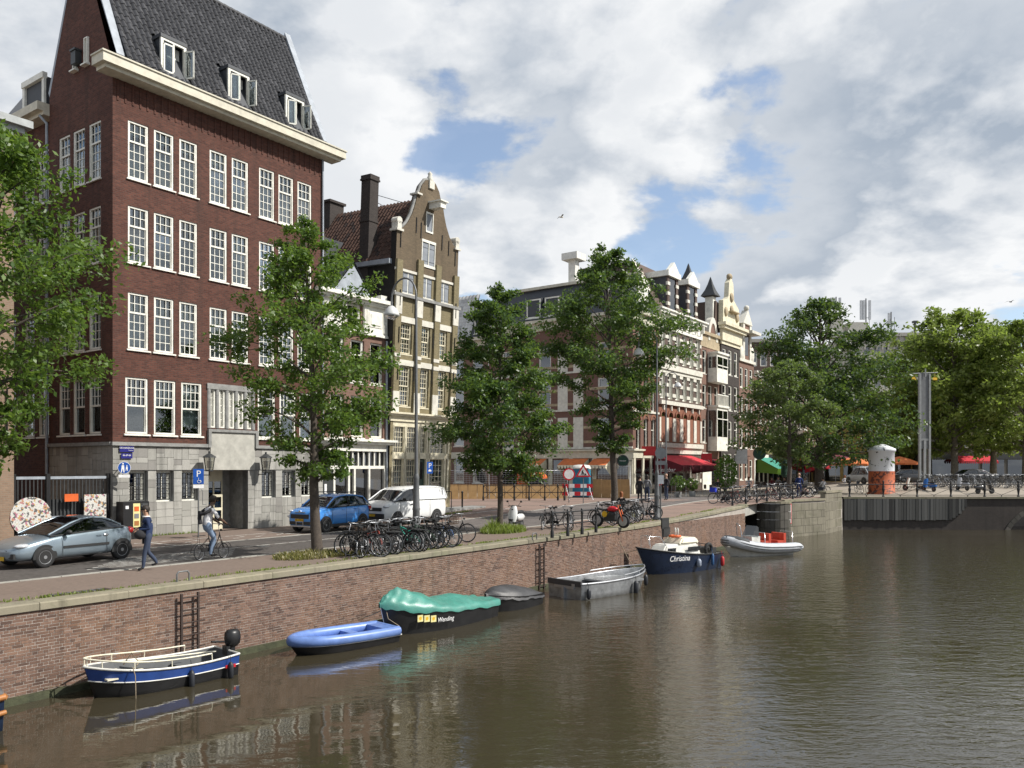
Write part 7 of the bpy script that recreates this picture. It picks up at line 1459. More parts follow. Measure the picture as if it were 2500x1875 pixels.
POSES = {   # joint offsets for a 1.75 m figure: x forward, y left, z up
 'stand': dict(hip=.93, kl=(.02, .10, .5), al=(-.02, .11, .08), kr=(.02, -.10, .5), ar=(-.02, -.11, .08), el=(-.05, .26, 1.16), hl=(.05, .27, .92), er=(-.05, -.26, 1.16), hr=(.05, -.27, .92), lean=0),
 'walk': dict(hip=.92, kl=(.10, .09, .51), al=(.14, .09, .08), kr=(.0, -.09, .50), ar=(-.24, -.09, .17), el=(.0, .24, 1.15), hl=(.25, .10, 1.13), er=(-.02, -.25, 1.15), hr=(.24, -.10, 1.17), lean=.04),
 'ride': dict(hip=.98, kl=(.34, .11, .72), al=(.16, .11, .32), kr=(.22, -.11, .60), ar=(.08, -.11, .18), el=(.26, .25, 1.22), hl=(.50, .22, 1.05), er=(.26, -.25, 1.22), hr=(.50, -.22, 1.05), lean=.16),
 'sit': dict(hip=.52, kl=(.42, .11, .52), al=(.40, .11, .08), kr=(.42, -.11, .50), ar=(.38, -.11, .08), el=(.05, .26, .78), hl=(.30, .15, .72), er=(.05, -.26, .78), hr=(.30, -.15, .72), lean=.05)}
def person(label, x, y, rz, pose, top, legs, skin='skin', hair='hair', long_hair=False, z=None, scale=1.0, group=None, sleeves=True, detail=False):
    P = POSES[pose]; h = P['hip']; ln = P['lean']; root = empty('person', (x, y, ground(y) if z is None else z), rz, label, 'person', group); root.scale = (scale,) * 3
    tz = lambda dz: (ln * dz / .55, 0, h + dz)
    sh = tz(.48); V = [(0, 0, h), tz(.2), tz(.40), sh, tz(.58), (tz(.64)[0] + .02, 0, h + .64), (tz(.74)[0] + .035, 0, h + .735), (tz(.8)[0] + .02, 0, h + .81)]
    Rr = [(.13, .16), (.115, .15), (.12, .17), (.085, .13), (.055, .055), (.07, .065), (.098, .082), (.07, .06)]; E = [(0, 1), (1, 2), (2, 3), (3, 4), (4, 5), (5, 6), (6, 7)]; MT = [0, 0, 0, 1, 1, 1, 1]
    def limb(pts, rad, mats_, root_i):
        prev = root_i
        for p, r_, mm in zip(pts, rad, mats_): V.append(p); Rr.append((r_, r_)); E.append((prev, len(V) - 1)); MT.append(mm); prev = len(V) - 1
    for sg, k, a in ((1, P['kl'], P['al']), (-1, P['kr'], P['ar'])):
        th = ((0 + k[0]) * .12, sg * .095, h - .06); limb([th, k, (a[0] * .7 + k[0] * .3, a[1], a[2] * .6 + k[2] * .4), a, (a[0] + .15, a[1] + sg * .02, max(.04, a[2] - .05))], [.095, .062, .058, .042, .04], [2, 2, 2, 2, 3], 0)
    for sg, e, hd in ((1, P['el'], P['hl']), (-1, P['er'], P['hr'])):
        s_ = (sh[0], sg * .175, sh[2] - .03); limb([s_, e, hd, (hd[0] + .05, hd[1], hd[2] - .035)], [.062, .046, .034, .036], [0, 0, 0 if sleeves else 1, 1], 3)
    skin_body('body', V, E, Rr, MT, [top, skin, legs, 'black_paint'], root)
    m = MB(); hc = V[6]; m.ball((hc[0] - .022, 0, hc[2] + .03), (.112, .098, .115), n=12, k=8); m.v = [(a, b, max(c, hc[2] - (.0 if a > hc[0] - .02 else .07)) if not long_hair or a > hc[0] - .03 else c) for a, b, c in m.v]
    if long_hair: m.loft([[(hc[0] - .06 + .06 * w * math.cos(a), .09 * w * math.sin(a), z_) for a in [k * math.pi / 4 for k in range(8)]] for w, z_ in ((1, hc[2] + .02), (1.05, hc[2] - .12), (.8, hc[2] - .28))])
    m.build('hair', hair, root)
    m = MB(); m.ball((hc[0] + .105, 0, hc[2] - .02), (.022, .016, .026), n=6, k=4)
    for sg in (1, -1): m.ball((hc[0] - .005, sg * .088, hc[2] - .01), (.024, .012, .034), n=6, k=4)
    m.build('face', skin, root)
    if detail:
        m = MB()
        for sg, hd in ((1, P['hl']), (-1, P['hr'])):
            b = Vector((hd[0] + .06, hd[1], hd[2] - .04))
            for k in range(4): m.tube([b + Vector((0, (k - 1.5) * .02, 0)), b + Vector((.045, (k - 1.5) * .021, -.01)), b + Vector((.06, (k - 1.5) * .02 - sg * .01, -.045 + .005 * abs(k - 1)))], .0095, 5)
            m.tube([b + Vector((-.03, -sg * .03, .01)), b + Vector((.02, -sg * .05, .02))], .011, 5)
        m.build('fingers', skin, root)
    return root
x_, y_ = PW(362, 1392, 0)
ped = person('person in dark blue shirt and jeans walking left with headphones round the neck', x_, y_, R(212), 'walk', 'shirt_blue', 'denim', 'skin', 'hair', scale=.985, detail=True)
m = MB(); m.box(-.02, .02, -.24, -.10, .75, 1.02); m.ball((.10, .0, 1.02), (.16, .13, .14), n=10, k=6); m.build('shoulder_bag', 'shirt_dark', ped, (.12, .10, -.02)); m = MB(); n = 12; m.tube([(.05 + .085 * math.cos(6.283 * k / n), .085 * math.sin(6.283 * k / n), 1.48) for k in range(n + 1)], .02, 6, caps=False); m.build('headphones', 'sign_white', ped)
fb = Vector(PW(516, 1366, 0)); fbike = bike('black folding bicycle ridden along the road', fb.x, fb.y, TH - R(8), 'black_paint', True, 0, None, None, name='folding_bicycle')
for c in fbike.children:
    if c.name.startswith('wheel'): c.scale = (.68, .9, .68); c.location.z = .24
    if c.name.startswith('mudguard'): c.scale = (1, 1, .75)
fbike.scale = (.70, .9, 1.0)
cyc = person('person in white shirt and jeans riding the folding bicycle away', fb.x - .12, fb.y - .14, TH - R(8), 'ride', 'shirt_white', 'denim_light', 'skin_dark', 'hair', z=-.02, scale=1.06, sleeves=False, detail=True)
m = MB(); n = 14; m.tube([(.02 + .17 * math.cos(6.283 * k / n) * .9, .17 * math.sin(6.283 * k / n), 1.42 + .10 * math.cos(6.283 * k / n)) for k in range(n + 1)], .045, 6, caps=False); m.tube([(-.12, .1, 1.4), (-.16, .05, 1.2), (-.15, .0, 1.05)], .055, 6); m.build('scarf', 'shirt_dark', cyc)
def pp(px, Y): return ((px - CX) / FPX * Y, Y)
PG = 'people on the café terraces'
for lab, px, Y, rz, pose, top, legs, hair, lh in (
    ('person in black jacket standing by the bicycles near the red awning', 1562, 52.5, 60, 'stand', 'shirt_dark', 'shirt_dark', 'hair', False), ('person in grey top next to the person in black', 1580, 54, 70, 'stand', 'shirt_grey', 'denim', 'hair', True),
    ('red-haired person in dark top seated behind the tall elm trunk', 1517, 43.6, 80, 'sit', 'shirt_dark', 'shirt_grey', 'hair_red', True), ('bald person in black near the café door under the red awning', 1627, 56, 200, 'stand', 'shirt_dark', 'denim', 'skin', False), ('second person by the café door under the red awning', 1611, 57, 150, 'stand', 'red', 'shirt_dark', 'hair', False),
    ('person in navy suit standing at the quay corner', 1951, 60.5, 80, 'stand', 'shirt_navy', 'shirt_navy', 'skin', False), ('person in black seated left of the fern plant', 1752, 66, 270, 'sit', 'shirt_dark', 'shirt_dark', 'hair', False), ('person in white top seated on the green café terrace', 1828, 74, 250, 'sit', 'shirt_white', 'denim', 'hair_red', True), ('person in dark red seated on the terrace', 1884, 74, 250, 'sit', 'awning_dark_red', 'denim', 'hair', False), ('person with sunglasses seated by the closed parasol', 1900, 76, 260, 'sit', 'shirt_grey', 'denim', 'hair', True), ('person in black seated right of the closed parasol', 1916, 73, 230, 'sit', 'shirt_dark', 'denim', 'hair', False), ('person in white seated left of the thick trunk', 1968, 73, 200, 'sit', 'shirt_white', 'denim', 'hair', True), ('person with blue rucksack seated right of the thick trunk', 2011, 68, 110, 'sit', 'shirt_white', 'denim', 'hair', False), ('person behind the column under the orange parasols', 2095, 84, 200, 'stand', 'shirt_grey', 'denim', 'hair', False), ('person on the terrace far left of the column', 2062, 86, 260, 'sit', 'shirt_white', 'denim', 'hair_red', True)):
    x, y = pp(px, Y); person(lab, x, y, R(rz), pose, top, legs, hair=hair, long_hair=lh, group=PG)
# ================================================================ street furniture
def lamp_post(label, x, y, rz, H=9.1, span=.62):
    o = empty('street_lamp', (x, y, ground(y)), rz, label, 'lamp', 'tall arched street lamps'); m = MB(); m.lathe([(.2, 0), (.2, .12), (.15, .2), (.13, 1.2), (.15, 1.25), (.13, 1.32), (.105, 2.35), (.12, 2.4), (.085, 2.55)], 12); m.build('base', 'post_grey', o)
    m = MB(); arc_ = [(span * (1 - math.cos(a)), 0, H + span * 1.15 * math.sin(a)) for a in [math.pi * k / 12 for k in range(13)]]; m.tube([(0, 0, 2.4), (0, 0, 5.5), (0, 0, H)] + arc_[1:] + [(2 * span, 0, H - .28)], [.07, .055, .04] + [.034] * 13, 8); m.build('pole', 'post_grey', o)
    m = MB(); m.lathe([(.05, .34), (.12, .30), (.22, .2), (.29, .04), (.30, -.04), (.27, -.05)], 16, c=(2 * span, 0, H - .58)); m.build('lamp_hood', 'lamp_bowl', o); m = MB(); m.lathe([(.26, -.05), (.2, -.13), (.0, -.17)], 14, c=(2 * span, 0, H - .58)); m.build('lamp_glass', 'glass_lamp', o)
x_, y_ = XY(4.15, 2.6); lamp_post('tall arched street lamp in front of the white van', x_, y_, TH + R(90)); lamp_post('tall arched street lamp among the tree leaves with the round sign', 7.5, 42.4, R(150), 9.2, .5); lamp_post('tall arched street lamp in front of the banded house', 11.85, 63, R(0), 9.0, .45)
def sign_pole(name, label, x, y, rz, h, group=None, r=.03): o = empty(name, (x, y, ground(y)), rz, label, 'sign', group); m = MB(); m.tube([(0, 0, 0), (0, 0, h)], r, 7); m.build('pole', 'post_grey', o); return o
def face_sign(o, name, poly, z, mats, y=-.04, inset=None):
    m = MB(); m.prism([(a, b + z) for a, b in poly], y, y + .012)
    if inset: m.prism([(a * inset[0], b * inset[0] + z + inset[1]) for a, b in poly], y - .003, y, 1)
    return m.build(name, mats, o)
rect = lambda w, h: [(-w / 2, -h / 2), (w / 2, -h / 2), (w / 2, h / 2), (-w / 2, h / 2)]
disc = lambda r, n=24: [(r * math.cos(6.283 * k / n), r * math.sin(6.283 * k / n)) for k in range(n)]
PGR = 'blue parking signs'
for s, t, lab, w, h, zc_2, sub in ((1.0, 11.35, 'blue disabled parking sign beside the entrance', .4, .6, 2.42, True), (14.75, 11.2, 'blue parking sign in front of the gabled house', .34, .62, 2.65, False)):
    p = XY(s, t); o = sign_pole('parking_sign', lab, p.x, p.y, TH - R(25), zc_2 + h / 2, PGR); face_sign(o, 'panel', rect(w, h), zc_2, ['sign_blue', 'sign_white']); child('letter', text_mesh('P', .36, 'sign_white', .003), o, (0, -.046, zc_2 + .1), (R(90), 0, 0))
    if sub:
        face_sign(o, 'subplate', rect(w, .14), zc_2 - h / 2 - .09, ['sign_white']); m = MB(); n = 12; m.tube([(.02 + .07 * math.cos(4.6 * k / n + 2.4), -.047, zc_2 - .19 + .07 * math.sin(4.6 * k / n + 2.4)) for k in range(n + 1)], .009, 4); m.tube([(-.01, -.047, zc_2 - .05), (.0, -.047, zc_2 - .16), (.07, -.047, zc_2 - .16), (.1, -.047, zc_2 - .23)], .01, 4); m.build('wheelchair_symbol', 'sign_white', o); m = MB(); m.tube([(.1, 0, 1.9), (.16, 0, 1.85), (.16, 0, 1.3), (.3, 0, 1.3)], .015, 5); m.build('bracket', 'post_grey', o)
    else: m = MB(); m.box(-.09, .08, -.05, -.045, zc_2 - .2, zc_2 - .13); m.box(-.06, .03, -.05, -.045, zc_2 - .13, zc_2 - .09); m.build('car_symbol', 'sign_white', o)
# on the corner building
def on_front(px, py, off): s = FS(px, TF - off); p = XY(s, TF - off); return (p.x, p.y, ZZ(py, s, TF - off))
q_ = on_front(303, 1142, .42); o = empty('pedestrian_sign', q_, TH - R(22), 'round blue pedestrian sign on a bracket at the building corner', 'sign'); face_sign(o, 'panel', disc(.235), 0, ['sign_white', 'sign_blue'], inset=(.94, 0))
m = MB()
for fx, k in ((-.05, 1.0), (.09, .6)): m.ball((fx, -.05, -.02 + .17 * k), (.028 * k + .005, .004, .03 * k + .004), n=8, k=4); m.prism([(fx - .04 * k, .12 * k - .02), (fx + .04 * k, .12 * k - .02), (fx + .05 * k, -.02), (fx + .06 * k, -.16 * k - .02), (fx + .02 * k, -.16 * k - .02), (fx, -.03), (fx - .04 * k, -.16 * k - .02), (fx - .07 * k, -.16 * k - .02), (fx - .05 * k, -.02)], -.048, -.045)
m.build('figure_symbol', 'sign_white', o); m = MB(); m.box(-.2, .2, -.04, -.03, -.38, -.27); m.build('subplate', 'sign_white', o); m = MB(); m.tube([(-.05, .0, .1), (-.05, .45, .1)], .018, 5); m.tube([(-.05, .0, -.1), (-.05, .45, -.1)], .018, 5); m.tube([(-.05, .0, -.36), (-.05, .0, .15)], .02, 5); m.build('bracket', 'black_paint', o)
for px, py, w, h, txt, lab in ((309, 1095, .58, .27, 'GELDERSEKADE', 'blue enamel street name plate on the corner building'), (309, 1113, .46, .2, '86-87-88', 'smaller blue number plate under the street name')):
    q_ = on_front(px, py, .05); o = empty('street_name_plate', q_, TH, lab, 'sign'); face_sign(o, 'plate', rect(w, h), 0, ['sign_navy'], y=-.02); child('lettering', text_mesh(txt, .085 if w > .5 else .09, 'sign_white', .002), o, (0, -.026, .02), (R(90), 0, 0))
    if w > .5: child('small_lettering', text_mesh('Centrum', .055, 'sign_white', .002), o, (.16, -.026, -.07), (R(90), 0, 0))
for px, lab in ((511, 'wall lantern left of the concrete door panel'), (649, 'wall lantern right of the concrete door panel')):
    q_ = on_front(px, 1131, .5); o = empty('wall_lantern', q_, TH, lab, 'lantern', 'lanterns beside the entrance'); m = MB(); m.lathe([(.16, -.30), (.24, .24)], 6, smooth=False); g = m.mesh('lantern_glass', 'glass_lamp'); child('lantern_glass', g, o); m = MB(); m.lathe([(.31, .24), (.3, .28), (.1, .40), (.05, .42), (.05, .5), (0, .52)], 6, smooth=False); m.lathe([(.17, -.34), (.17, -.29)], 6, smooth=False)
    for k in range(6): a = 6.283 * k / 6; m.tube([(.165 * math.cos(a), .165 * math.sin(a), -.30), (.245 * math.cos(a), .245 * math.sin(a), .24)], .014, 4)
    m.build('lantern_frame', 'dark_paint', o); m = MB(); m.tube([(0, 0, -.34), (0, 0, -.5), (0, .5, -.5)], .025, 5); m.build('bracket', 'black_paint', o); m = MB(); m.lathe([(.09, -.2), (.09, .1)], 8); m.build('bulb', 'curtain', o)
s_ = FS(322, TF - .45); p = XY(s_, TF - .5); o = empty('kiosk_cabinet', (p.x, p.y, 0), TH - R(4), 'black vending cabinet with yellow poster at the corner', 'cabinet'); m = MB(); m.box(-.52, .58, -.3, .3, 0, .32); m.box(-.5, -.12, -.3, .3, .32, 1.45); m.box(-.12, .55, -.22, .3, .32, 1.45); m.build('body', 'black_paint', o); m = MB(); m.box(-.1, .18, -.245, -.22, .45, 1.38); m.build('poster', 'pale_yellow', o)
for k in range(3): m = MB(); m.box(-.05, .13, -.255, -.245, .52 + k * .28, .70 + k * .28); m.build('poster_picture', ('wood_orange', 'shirt_grey', 'orange')[k], o)
m = MB(); m.box(.22, .5, -.235, -.22, .45, 1.38); m.build('window', 'glass_dark', o); m = MB(); m.box(-.42, -.3, -.315, -.3, 1.18, 1.3); m.build('label', 'sign_white', o)
# alley gate with stickers
p = XY(sA1, TF + .25); gw = sB0 - sA1; gt = empty('alley_gate', (p.x, p.y, 0), TH, 'dark barred metal gate across the alley', 'gate'); m = MB(); m.box(0, gw, -.04, .04, 2.35, 2.45); m.box(0, gw, -.03, .03, .9, .98); m.box(0, gw, -.03, .03, .1, .18); m.build('gate_rail', 'lead', gt)
for i in range(26): m = MB(); x = .1 + i * (gw - .2) / 25; m.box(x - .018, x + .018, -.015, .015, .1, 2.4); m.build('bar', 'dark_paint', gt)
for x in (.0, gw * .33, gw - .12): m = MB(); m.box(x, x + .14, -.1, .06, 0, 2.55); m.build('post', 'black_paint', gt)
m = MB(); m.box(0, gw, .05, .08, .1, 1.6); m.build('mesh_panel', 'dark_paint', gt)
n = NT('sticker_collage'); v = n.node('ShaderNodeTexVoronoi'); v.inputs['Scale'].default_value = 15; n.l.new(n.obj(), v.inputs['Vector']); hs = n.node('ShaderNodeSeparateColor'); n.l.new(v.outputs['Color'], hs.inputs[0]); c_ = n.mix(n.math('GREATER_THAN', hs.outputs[0], .75), (.60, .59, .55), n.mix(n.rng(hs.outputs[1], 0, 1), (.55, .38, .08), (.40, .12, .25))); c_ = n.mix(n.math('GREATER_THAN', hs.outputs[2], .78), c_, (.10, .10, .10)); n.col(n.mix(n.rng(n.noise(40, 3), .5, .62, 0, .6), c_, (.09, .09, .09))); n.par(Roughness=.6)
m = MB(); m.lathe([(.70, -.03), (.70, .03)], 28, c=(0, 0, 0), ax='y'); tag(child('sticker_board', m.mesh('sticker_board', 'sticker_collage'), None, (*XY(FS(75, TF), TF - .0), 1.02), (0, 0, TH)), 'large round board covered in stickers on the alley gate', 'board')
m = MB(); m.box(-.42, .42, -.03, .03, -.52, .52); q_ = on_front(232, 1240, .02); tag(child('poster_board', m.mesh('poster_board', 'sticker_collage'), None, q_, (0, 0, TH)), 'white rectangular board full of stickers at the right of the gate', 'board')
m = MB(); m.box(-.25, .25, -.02, .02, -.14, .14); q_ = on_front(174, 1215, .02); tag(child('notice_board', m.mesh('notice_board', 'orange'), None, q_, (0, 0, TH)), 'small orange notice on the alley gate', 'sign')
# drains and covers in the paving
for i, (px, py, w, h, lab) in enumerate(((195, 1446, 1.3, .3, 'iron drain grate near the coping at the left'), (1075, 1262, .55, .55, 'square iron cover in the road beyond the lamp post'), (640, 1335, .5, .5, 'square iron cover in the road left of the bright elm'))):
    x_, y_ = PW(px, py, 0); o = empty('iron_cover', (x_, y_, ground(y_) + .012), TH, lab, 'drain', 'iron covers in the paving'); m = MB(); m.box(-w / 2, w / 2, -h / 2, h / 2, -.02, 0); m.build('frame', 'iron_rust', o)
    for k in range(7): m = MB(); m.box(-w / 2 + .04 + k * (w - .1) / 7, -w / 2 + k * (w - .1) / 7 + .12, -h / 2 + .04, h / 2 - .04, 0, .008); m.build('bar', 'post_grey', o)
# railings
def railing(name, label, pts, posth=1.08, r=.03, group=None, ball=True, braces=False, rails=(.98, .5)):
    x0, y0 = pts[0]; o = empty(name, (x0, y0, 0), 0, label, 'railing', group); m = MB(); m.lathe([(.07, 0), (.07, .25), (.045, .3), (.04, posth * .8), (.06, posth * .84), (.04, posth * .9), (.055, posth), (0, posth + .03)], 8); pm = m.mesh('post', 'black_paint')
    L = [(x - x0, y - y0, ground(y)) for x, y in pts]
    for q in L: child('post', pm, o, q)
    for z in rails: m = MB(); m.tube([(a, b, c + z) for a, b, c in L], r, 6); m.build('rail', 'black_paint', o)
    if braces:
        for a, b in zip(L, L[1:]): m = MB(); m.tube([(a[0], a[1], a[2] + .1), (b[0], b[1], b[2] + rails[0])], .014, 4); m.tube([(a[0], a[1], a[2] + rails[0]), (b[0], b[1], b[2] + .1)], .014, 4); m.build('brace', 'black_paint', o)
railing('quay_railing', 'short black railing on the coping in front of the silver bicycle', [PW(px, py, 0) for px, py in ((1348, 1313), (1386, 1309), (1421, 1304.5), (1455, 1300))], 1.06)
railing('quay_railing', 'black railing round the quay corner in front of the bicycles', [(13.7, 50.9), (14.9, 52.2), (15.9, 53.2), (16.9, 54.3), (18.2, 55.6), (19.4, 56.6)], 1.05)
railing('street_railing', 'black railing with crossed braces in front of the building site', [pp(px, 55.5) for px in (1180, 1218, 1256, 1292, 1330, 1362, 1378)], 1.1, braces=True, rails=(1.0, .55))
# building site
def hoarding(label, pts, h, hf, seed):
    x0, y0 = pts[0]; o = empty('site_fence', (x0, y0, 0), 0, label, 'fence', 'site fences'); v = Vector(pts[1]) - Vector(pts[0]); n_ = max(2, int(v.length / .62)); ang = math.atan2(v.y, v.x)
    for i in range(n_): m = MB(); w = v.length / n_; m.box(.01, w - .02, 0, .03, 0, h + rnd.uniform(-.03, .03)); q = v * (i / n_); child('board', m.mesh('board', 'plywood'), o, (q.x, q.y, ground(y0 + q.y)), (0, 0, ang))
    k = max(1, int(v.length / 2.6))
    for i in range(k):
        a, b = v * (i / k), v * ((i + 1) / k); za, zb = ground(y0 + a.y), ground(y0 + b.y); m = MB(); m.tube([(a.x, a.y - .05, za), (a.x, a.y - .05, za + hf), (b.x, b.y - .05, zb + hf), (b.x, b.y - .05, zb)], .022, 5)
        for j in range(1, 12): f = j / 12; m.tube([(a.x + (b.x - a.x) * f, a.y + (b.y - a.y) * f - .05, za + h), (a.x + (b.x - a.x) * f, a.y + (b.y - a.y) * f - .05, za + hf)], .006, 3, caps=False)
        for j in range(1, 7): z = h + (hf - h) * j / 7; m.tube([(a.x, a.y - .05, za + z), (b.x, b.y - .05, zb + z)], .006, 3, caps=False)
        m.build('mesh_panel', 'steel', o)
hoarding('plywood and mesh site fence behind the cross-braced railing', [pp(1098, 57.5), pp(1385, 58.5)], 1.0, 2.0, 1); hoarding('plywood and mesh site fence right of the blue toilet', [pp(1446, 60), pp(1538, 58.5)], 1.75 - .4, 2.3, 2)
x_, y_ = pp(1420, 60.5); o = empty('portable_toilet', (x_, y_, ground(y_)), R(-14), 'blue portable toilet with white roof on the building site', 'toilet'); m = MB(); m.box(-.58, .58, -.58, .58, .08, 2.1); m.build('cabin', 'toilet_blue', o); m = MB(); m.box(-.62, .62, -.62, .62, 2.1, 2.2); m.loft([[(x * k, y * k, z) for x, y in ((-.6, -.6), (.6, -.6), (.6, .6), (-.6, .6))] for k, z in ((1, 2.2), (.85, 2.38), (.3, 2.42))]); m.build('roof', 'hull_white', o); m = MB(); m.box(-.62, .62, -.62, .62, 0, .08); m.build('skid', 'car_trim', o); m = MB(); m.box(.58, .61, -.42, .42, .15, 2.0); m.box(-.42, .42, -.61, -.58, .15, 2.0); m.build('door', 'toilet_blue', o)
x_, y_ = pp(1410, 56.6); o = empty('road_barrier', (x_, y_, ground(y_)), R(-4), 'red and white striped road barrier in front of the toilet', 'barrier')
for z in (.82, .28):
    for i in range(5): m = MB(); m.box(-1.05 + i * .42, -1.05 + (i + 1) * .42 - .004, -.02, .02, z, z + .26); m.build('barrier_panel', ('sign_red', 'sign_white')[i % 2], o)
for x in (-.8, .8): m = MB(); m.tube([(x, 0, 0), (x, 0, 1.1)], .02, 5); m.tube([(x, .02, .9), (x + .3, .5, 0)], .018, 5); m.tube([(x, -.02, .9), (x + .25, -.55, 0)], .018, 5); m.build('barrier_leg', 'steel', o)
x_, y_ = pp(1389, 53.4); o = sign_pole('no_vehicles_sign', 'round white road sign with red ring by the building site', x_, y_, R(2), 2.3); face_sign(o, 'panel', disc(.40), 2.0 - .15, ['sign_red', 'sign_white'], inset=(.78, 0))
x_, y_ = pp(1424, 52.6); o = sign_pole('roadworks_sign', 'red triangular roadworks sign beside the round one', x_, y_, R(-2), 2.4); tri = [(-.5, -.3), (.5, -.3), (0, .56)]; face_sign(o, 'panel', tri, 2.0, ['sign_red', 'sign_white'], inset=(.66, .0)); m = MB(); m.ball((-.03, -.05, 2.13), (.035, .004, .04), n=7, k=4); m.prism([(-.10, 2.08), (-.02, 2.09), (.03, 1.98), (.0, 1.82), (-.04, 1.82), (-.06, 1.95), (-.13, 1.82), (-.17, 1.82), (-.09, 1.98)], -.048, -.044); m.prism([(.05, 1.82), (.22, 1.82), (.14, 1.95)], -.048, -.044); m.tube([(-.1, -.047, 2.04), (.12, -.047, 1.9)], .01, 4); m.build('worker_symbol', 'black_paint', o)
o = sign_pole('road_sign', 'grey back of a round road sign at the second bicycle row', 7.62, 42.0, R(180), 3.9, r=.035); face_sign(o, 'panel', disc(.30), 3.45, ['sign_back'], y=.04); face_sign(o, 'subplate', rect(.55, .2), 2.95, ['sign_back'], y=.04); face_sign(o, 'notice', rect(.3, .45), 2.1, ['rib_grey'], y=.04)
# advertising column and pylon
x_, y_ = pp(2152, 68); o = empty('advertising_column', (x_, y_, .55), 0, 'round advertising column, white above and orange below with graffiti', 'column'); m = MB(); m.lathe([(1.12, 0), (1.12, .12), (1.02, .16), (1.02, 1.9)], 24); m.build('lower_drum', 'graffiti_orange', o) if 0 else None
n = NT('graffiti_orange'); n.col(n.mix(n.rng(n.noise(2.2, 5, .6, dist=1.6), .52, .56), (.42, .10, .035), (.10, .03, .02))); n.par(Roughness=.7)
n = NT('graffiti_white'); n.col(n.mix(n.rng(n.noise(1.6, 2, .5, dist=2.5), .64, .66), (.62, .64, .68), (.04, .04, .05))); n.par(Roughness=.6)
m.build('lower_drum', 'graffiti_orange', o); m = MB(); m.lathe([(1.0, 1.9), (1.0, 3.5), (1.1, 3.55), (1.1, 3.75), (.3, 4.1), (0, 4.15)], 24); m.build('upper_drum', 'graffiti_white', o)
Yp = 81; o = empty('steel_pylon', ((2257 - CX) / FPX * Yp, Yp, 1.1), R(6), 'tall grey twin-post steel pylon with yellow tags on the square', 'pylon'); m = MB()
for x in (-.5, .5): m.box(x - .1, x + .1, -.12, .12, 0, 10.9)
m.build('mast', 'pylon', o); m = MB(); m.box(-.37, .37, -.03, .03, 3.5, 11.0); m.build('web_plate', 'post_grey', o); m = MB(); m.box(-.13, .13, -.1, .1, 0, 4.4); m.box(-.5, .5, -.08, .08, 4.3, 4.5); m.build('centre_post', 'pylon', o); m = MB(); m.tube([(-1.4, 0, 10.9), (1.4, 0, 11.05)], .06, 6); m.box(-.05, .05, -.2, -.1, 10.6, 11.4); m.build('cross_arm', 'pylon', o)
for x in (-1.1, 1.1): m = MB(); m.box(x - .22, x + .22, -.03, .03, 10.3, 10.55); m.tube([(x, 0, 10.55), (x, 0, 10.95)], .02, 4); m.build('number_tag', 'yellow', o)
# ================================================================ cafe fronts
def awning(label, x, y, z, rz, w, dpt, drop, mat, val=.22, sides=None):
    o = empty('awning', (x, y, z), rz, label, 'awning', 'café awnings'); m = MB(); m.add([(0, 0, 0), (w, 0, 0), (w, -dpt, -drop), (0, -dpt, -drop), (0, 0, -.02), (w, 0, -.02), (w, -dpt, -drop - .02), (0, -dpt, -drop - .02)], [(0, 1, 2, 3), (4, 5, 6, 7), (0, 1, 5, 4), (0, 3, 7, 4), (1, 2, 6, 5)]); m.build('canvas', mat, o); m = MB(); n_ = max(4, int(w / .3))
    for i in range(n_): m.quad((w * i / n_, -dpt, -drop), (w * (i + 1) / n_, -dpt, -drop), (w * (i + 1) / n_, -dpt - .01, -drop - val), (w * (i + .5) / n_, -dpt - .01, -drop - val * 1.2))
    m.build('valance', sides or mat, o); m = MB()
    for x_ in (.05, w - .05): m.tube([(x_, 0, -1.0), (x_, -dpt, -drop)], .02, 4)
    m.build('arm', 'steel', o)
    if sides:
        m = MB()
        for x_ in (0, w): m.add([(x_, 0, 0), (x_, -dpt, -drop), (x_, -dpt, -drop - val), (x_, 0, -1.7)], [(0, 1, 2, 3)])
        m.build('side_cloth', sides, o)
def side_pt(px): t = FU(px, sE0); p = XY(sE0, t); return p
for a, b, lab in ((1378, 1438, 'orange awning over the side-street pub windows'), (1451, 1495, 'orange awning next to the round green sign'), (1262, 1300, 'left orange awning behind the excavator'), (1306, 1335, 'second orange awning behind the excavator')):
    q = side_pt(a); w = (side_pt(b) - q).length; awning(lab, q.x, q.y, 3.55, TH - R(90), w, 1.2, .6, 'awning_orange', .25, 'cream_paint')
q = XY(sE1 - 1.2, TF - .1); awning('large red awning with dark red side curtain on the corner', q.x, q.y, 3.85, TH, 8.2, 2.6, .9, 'awning_red', .5, 'awning_dark_red'); o = child('awning_lettering', text_mesh('Sneakbar', .5, 'sign_white', .003, .25), None, (*XY(sE1 - 1.23, TF - 1.2), 2.55), (R(90), 0, TH - R(90))); tag(o, 'white script lettering on the red awning side', 'lettering')
q = XY(FS(1842, TF) + .3, TF - .15); awning('green awning with pale fringe over the small bar', q.x, q.y, 3.9, TH, 4.6, 2.4, 1.3, 'awning_green', .6, 'leaf_bright')
q = XY(FS(1962, TF), TF - .15); awning('pale and red awning left of the thick trunk', q.x, q.y, 3.7, TH, 5, 2, .7, 'cream_paint', .4, 'awning_red'); awning('bright red awning across the square', 60, 111.7, 4.3, 0, 5.4, 1.6, .7, 'awning_red', .3); awning('orange-red shop awning left of the pale one', *XY(FS(1935, TF), TF - .15), 3.9, TH, 3.2, 1.6, .6, 'awning_orange', .4)
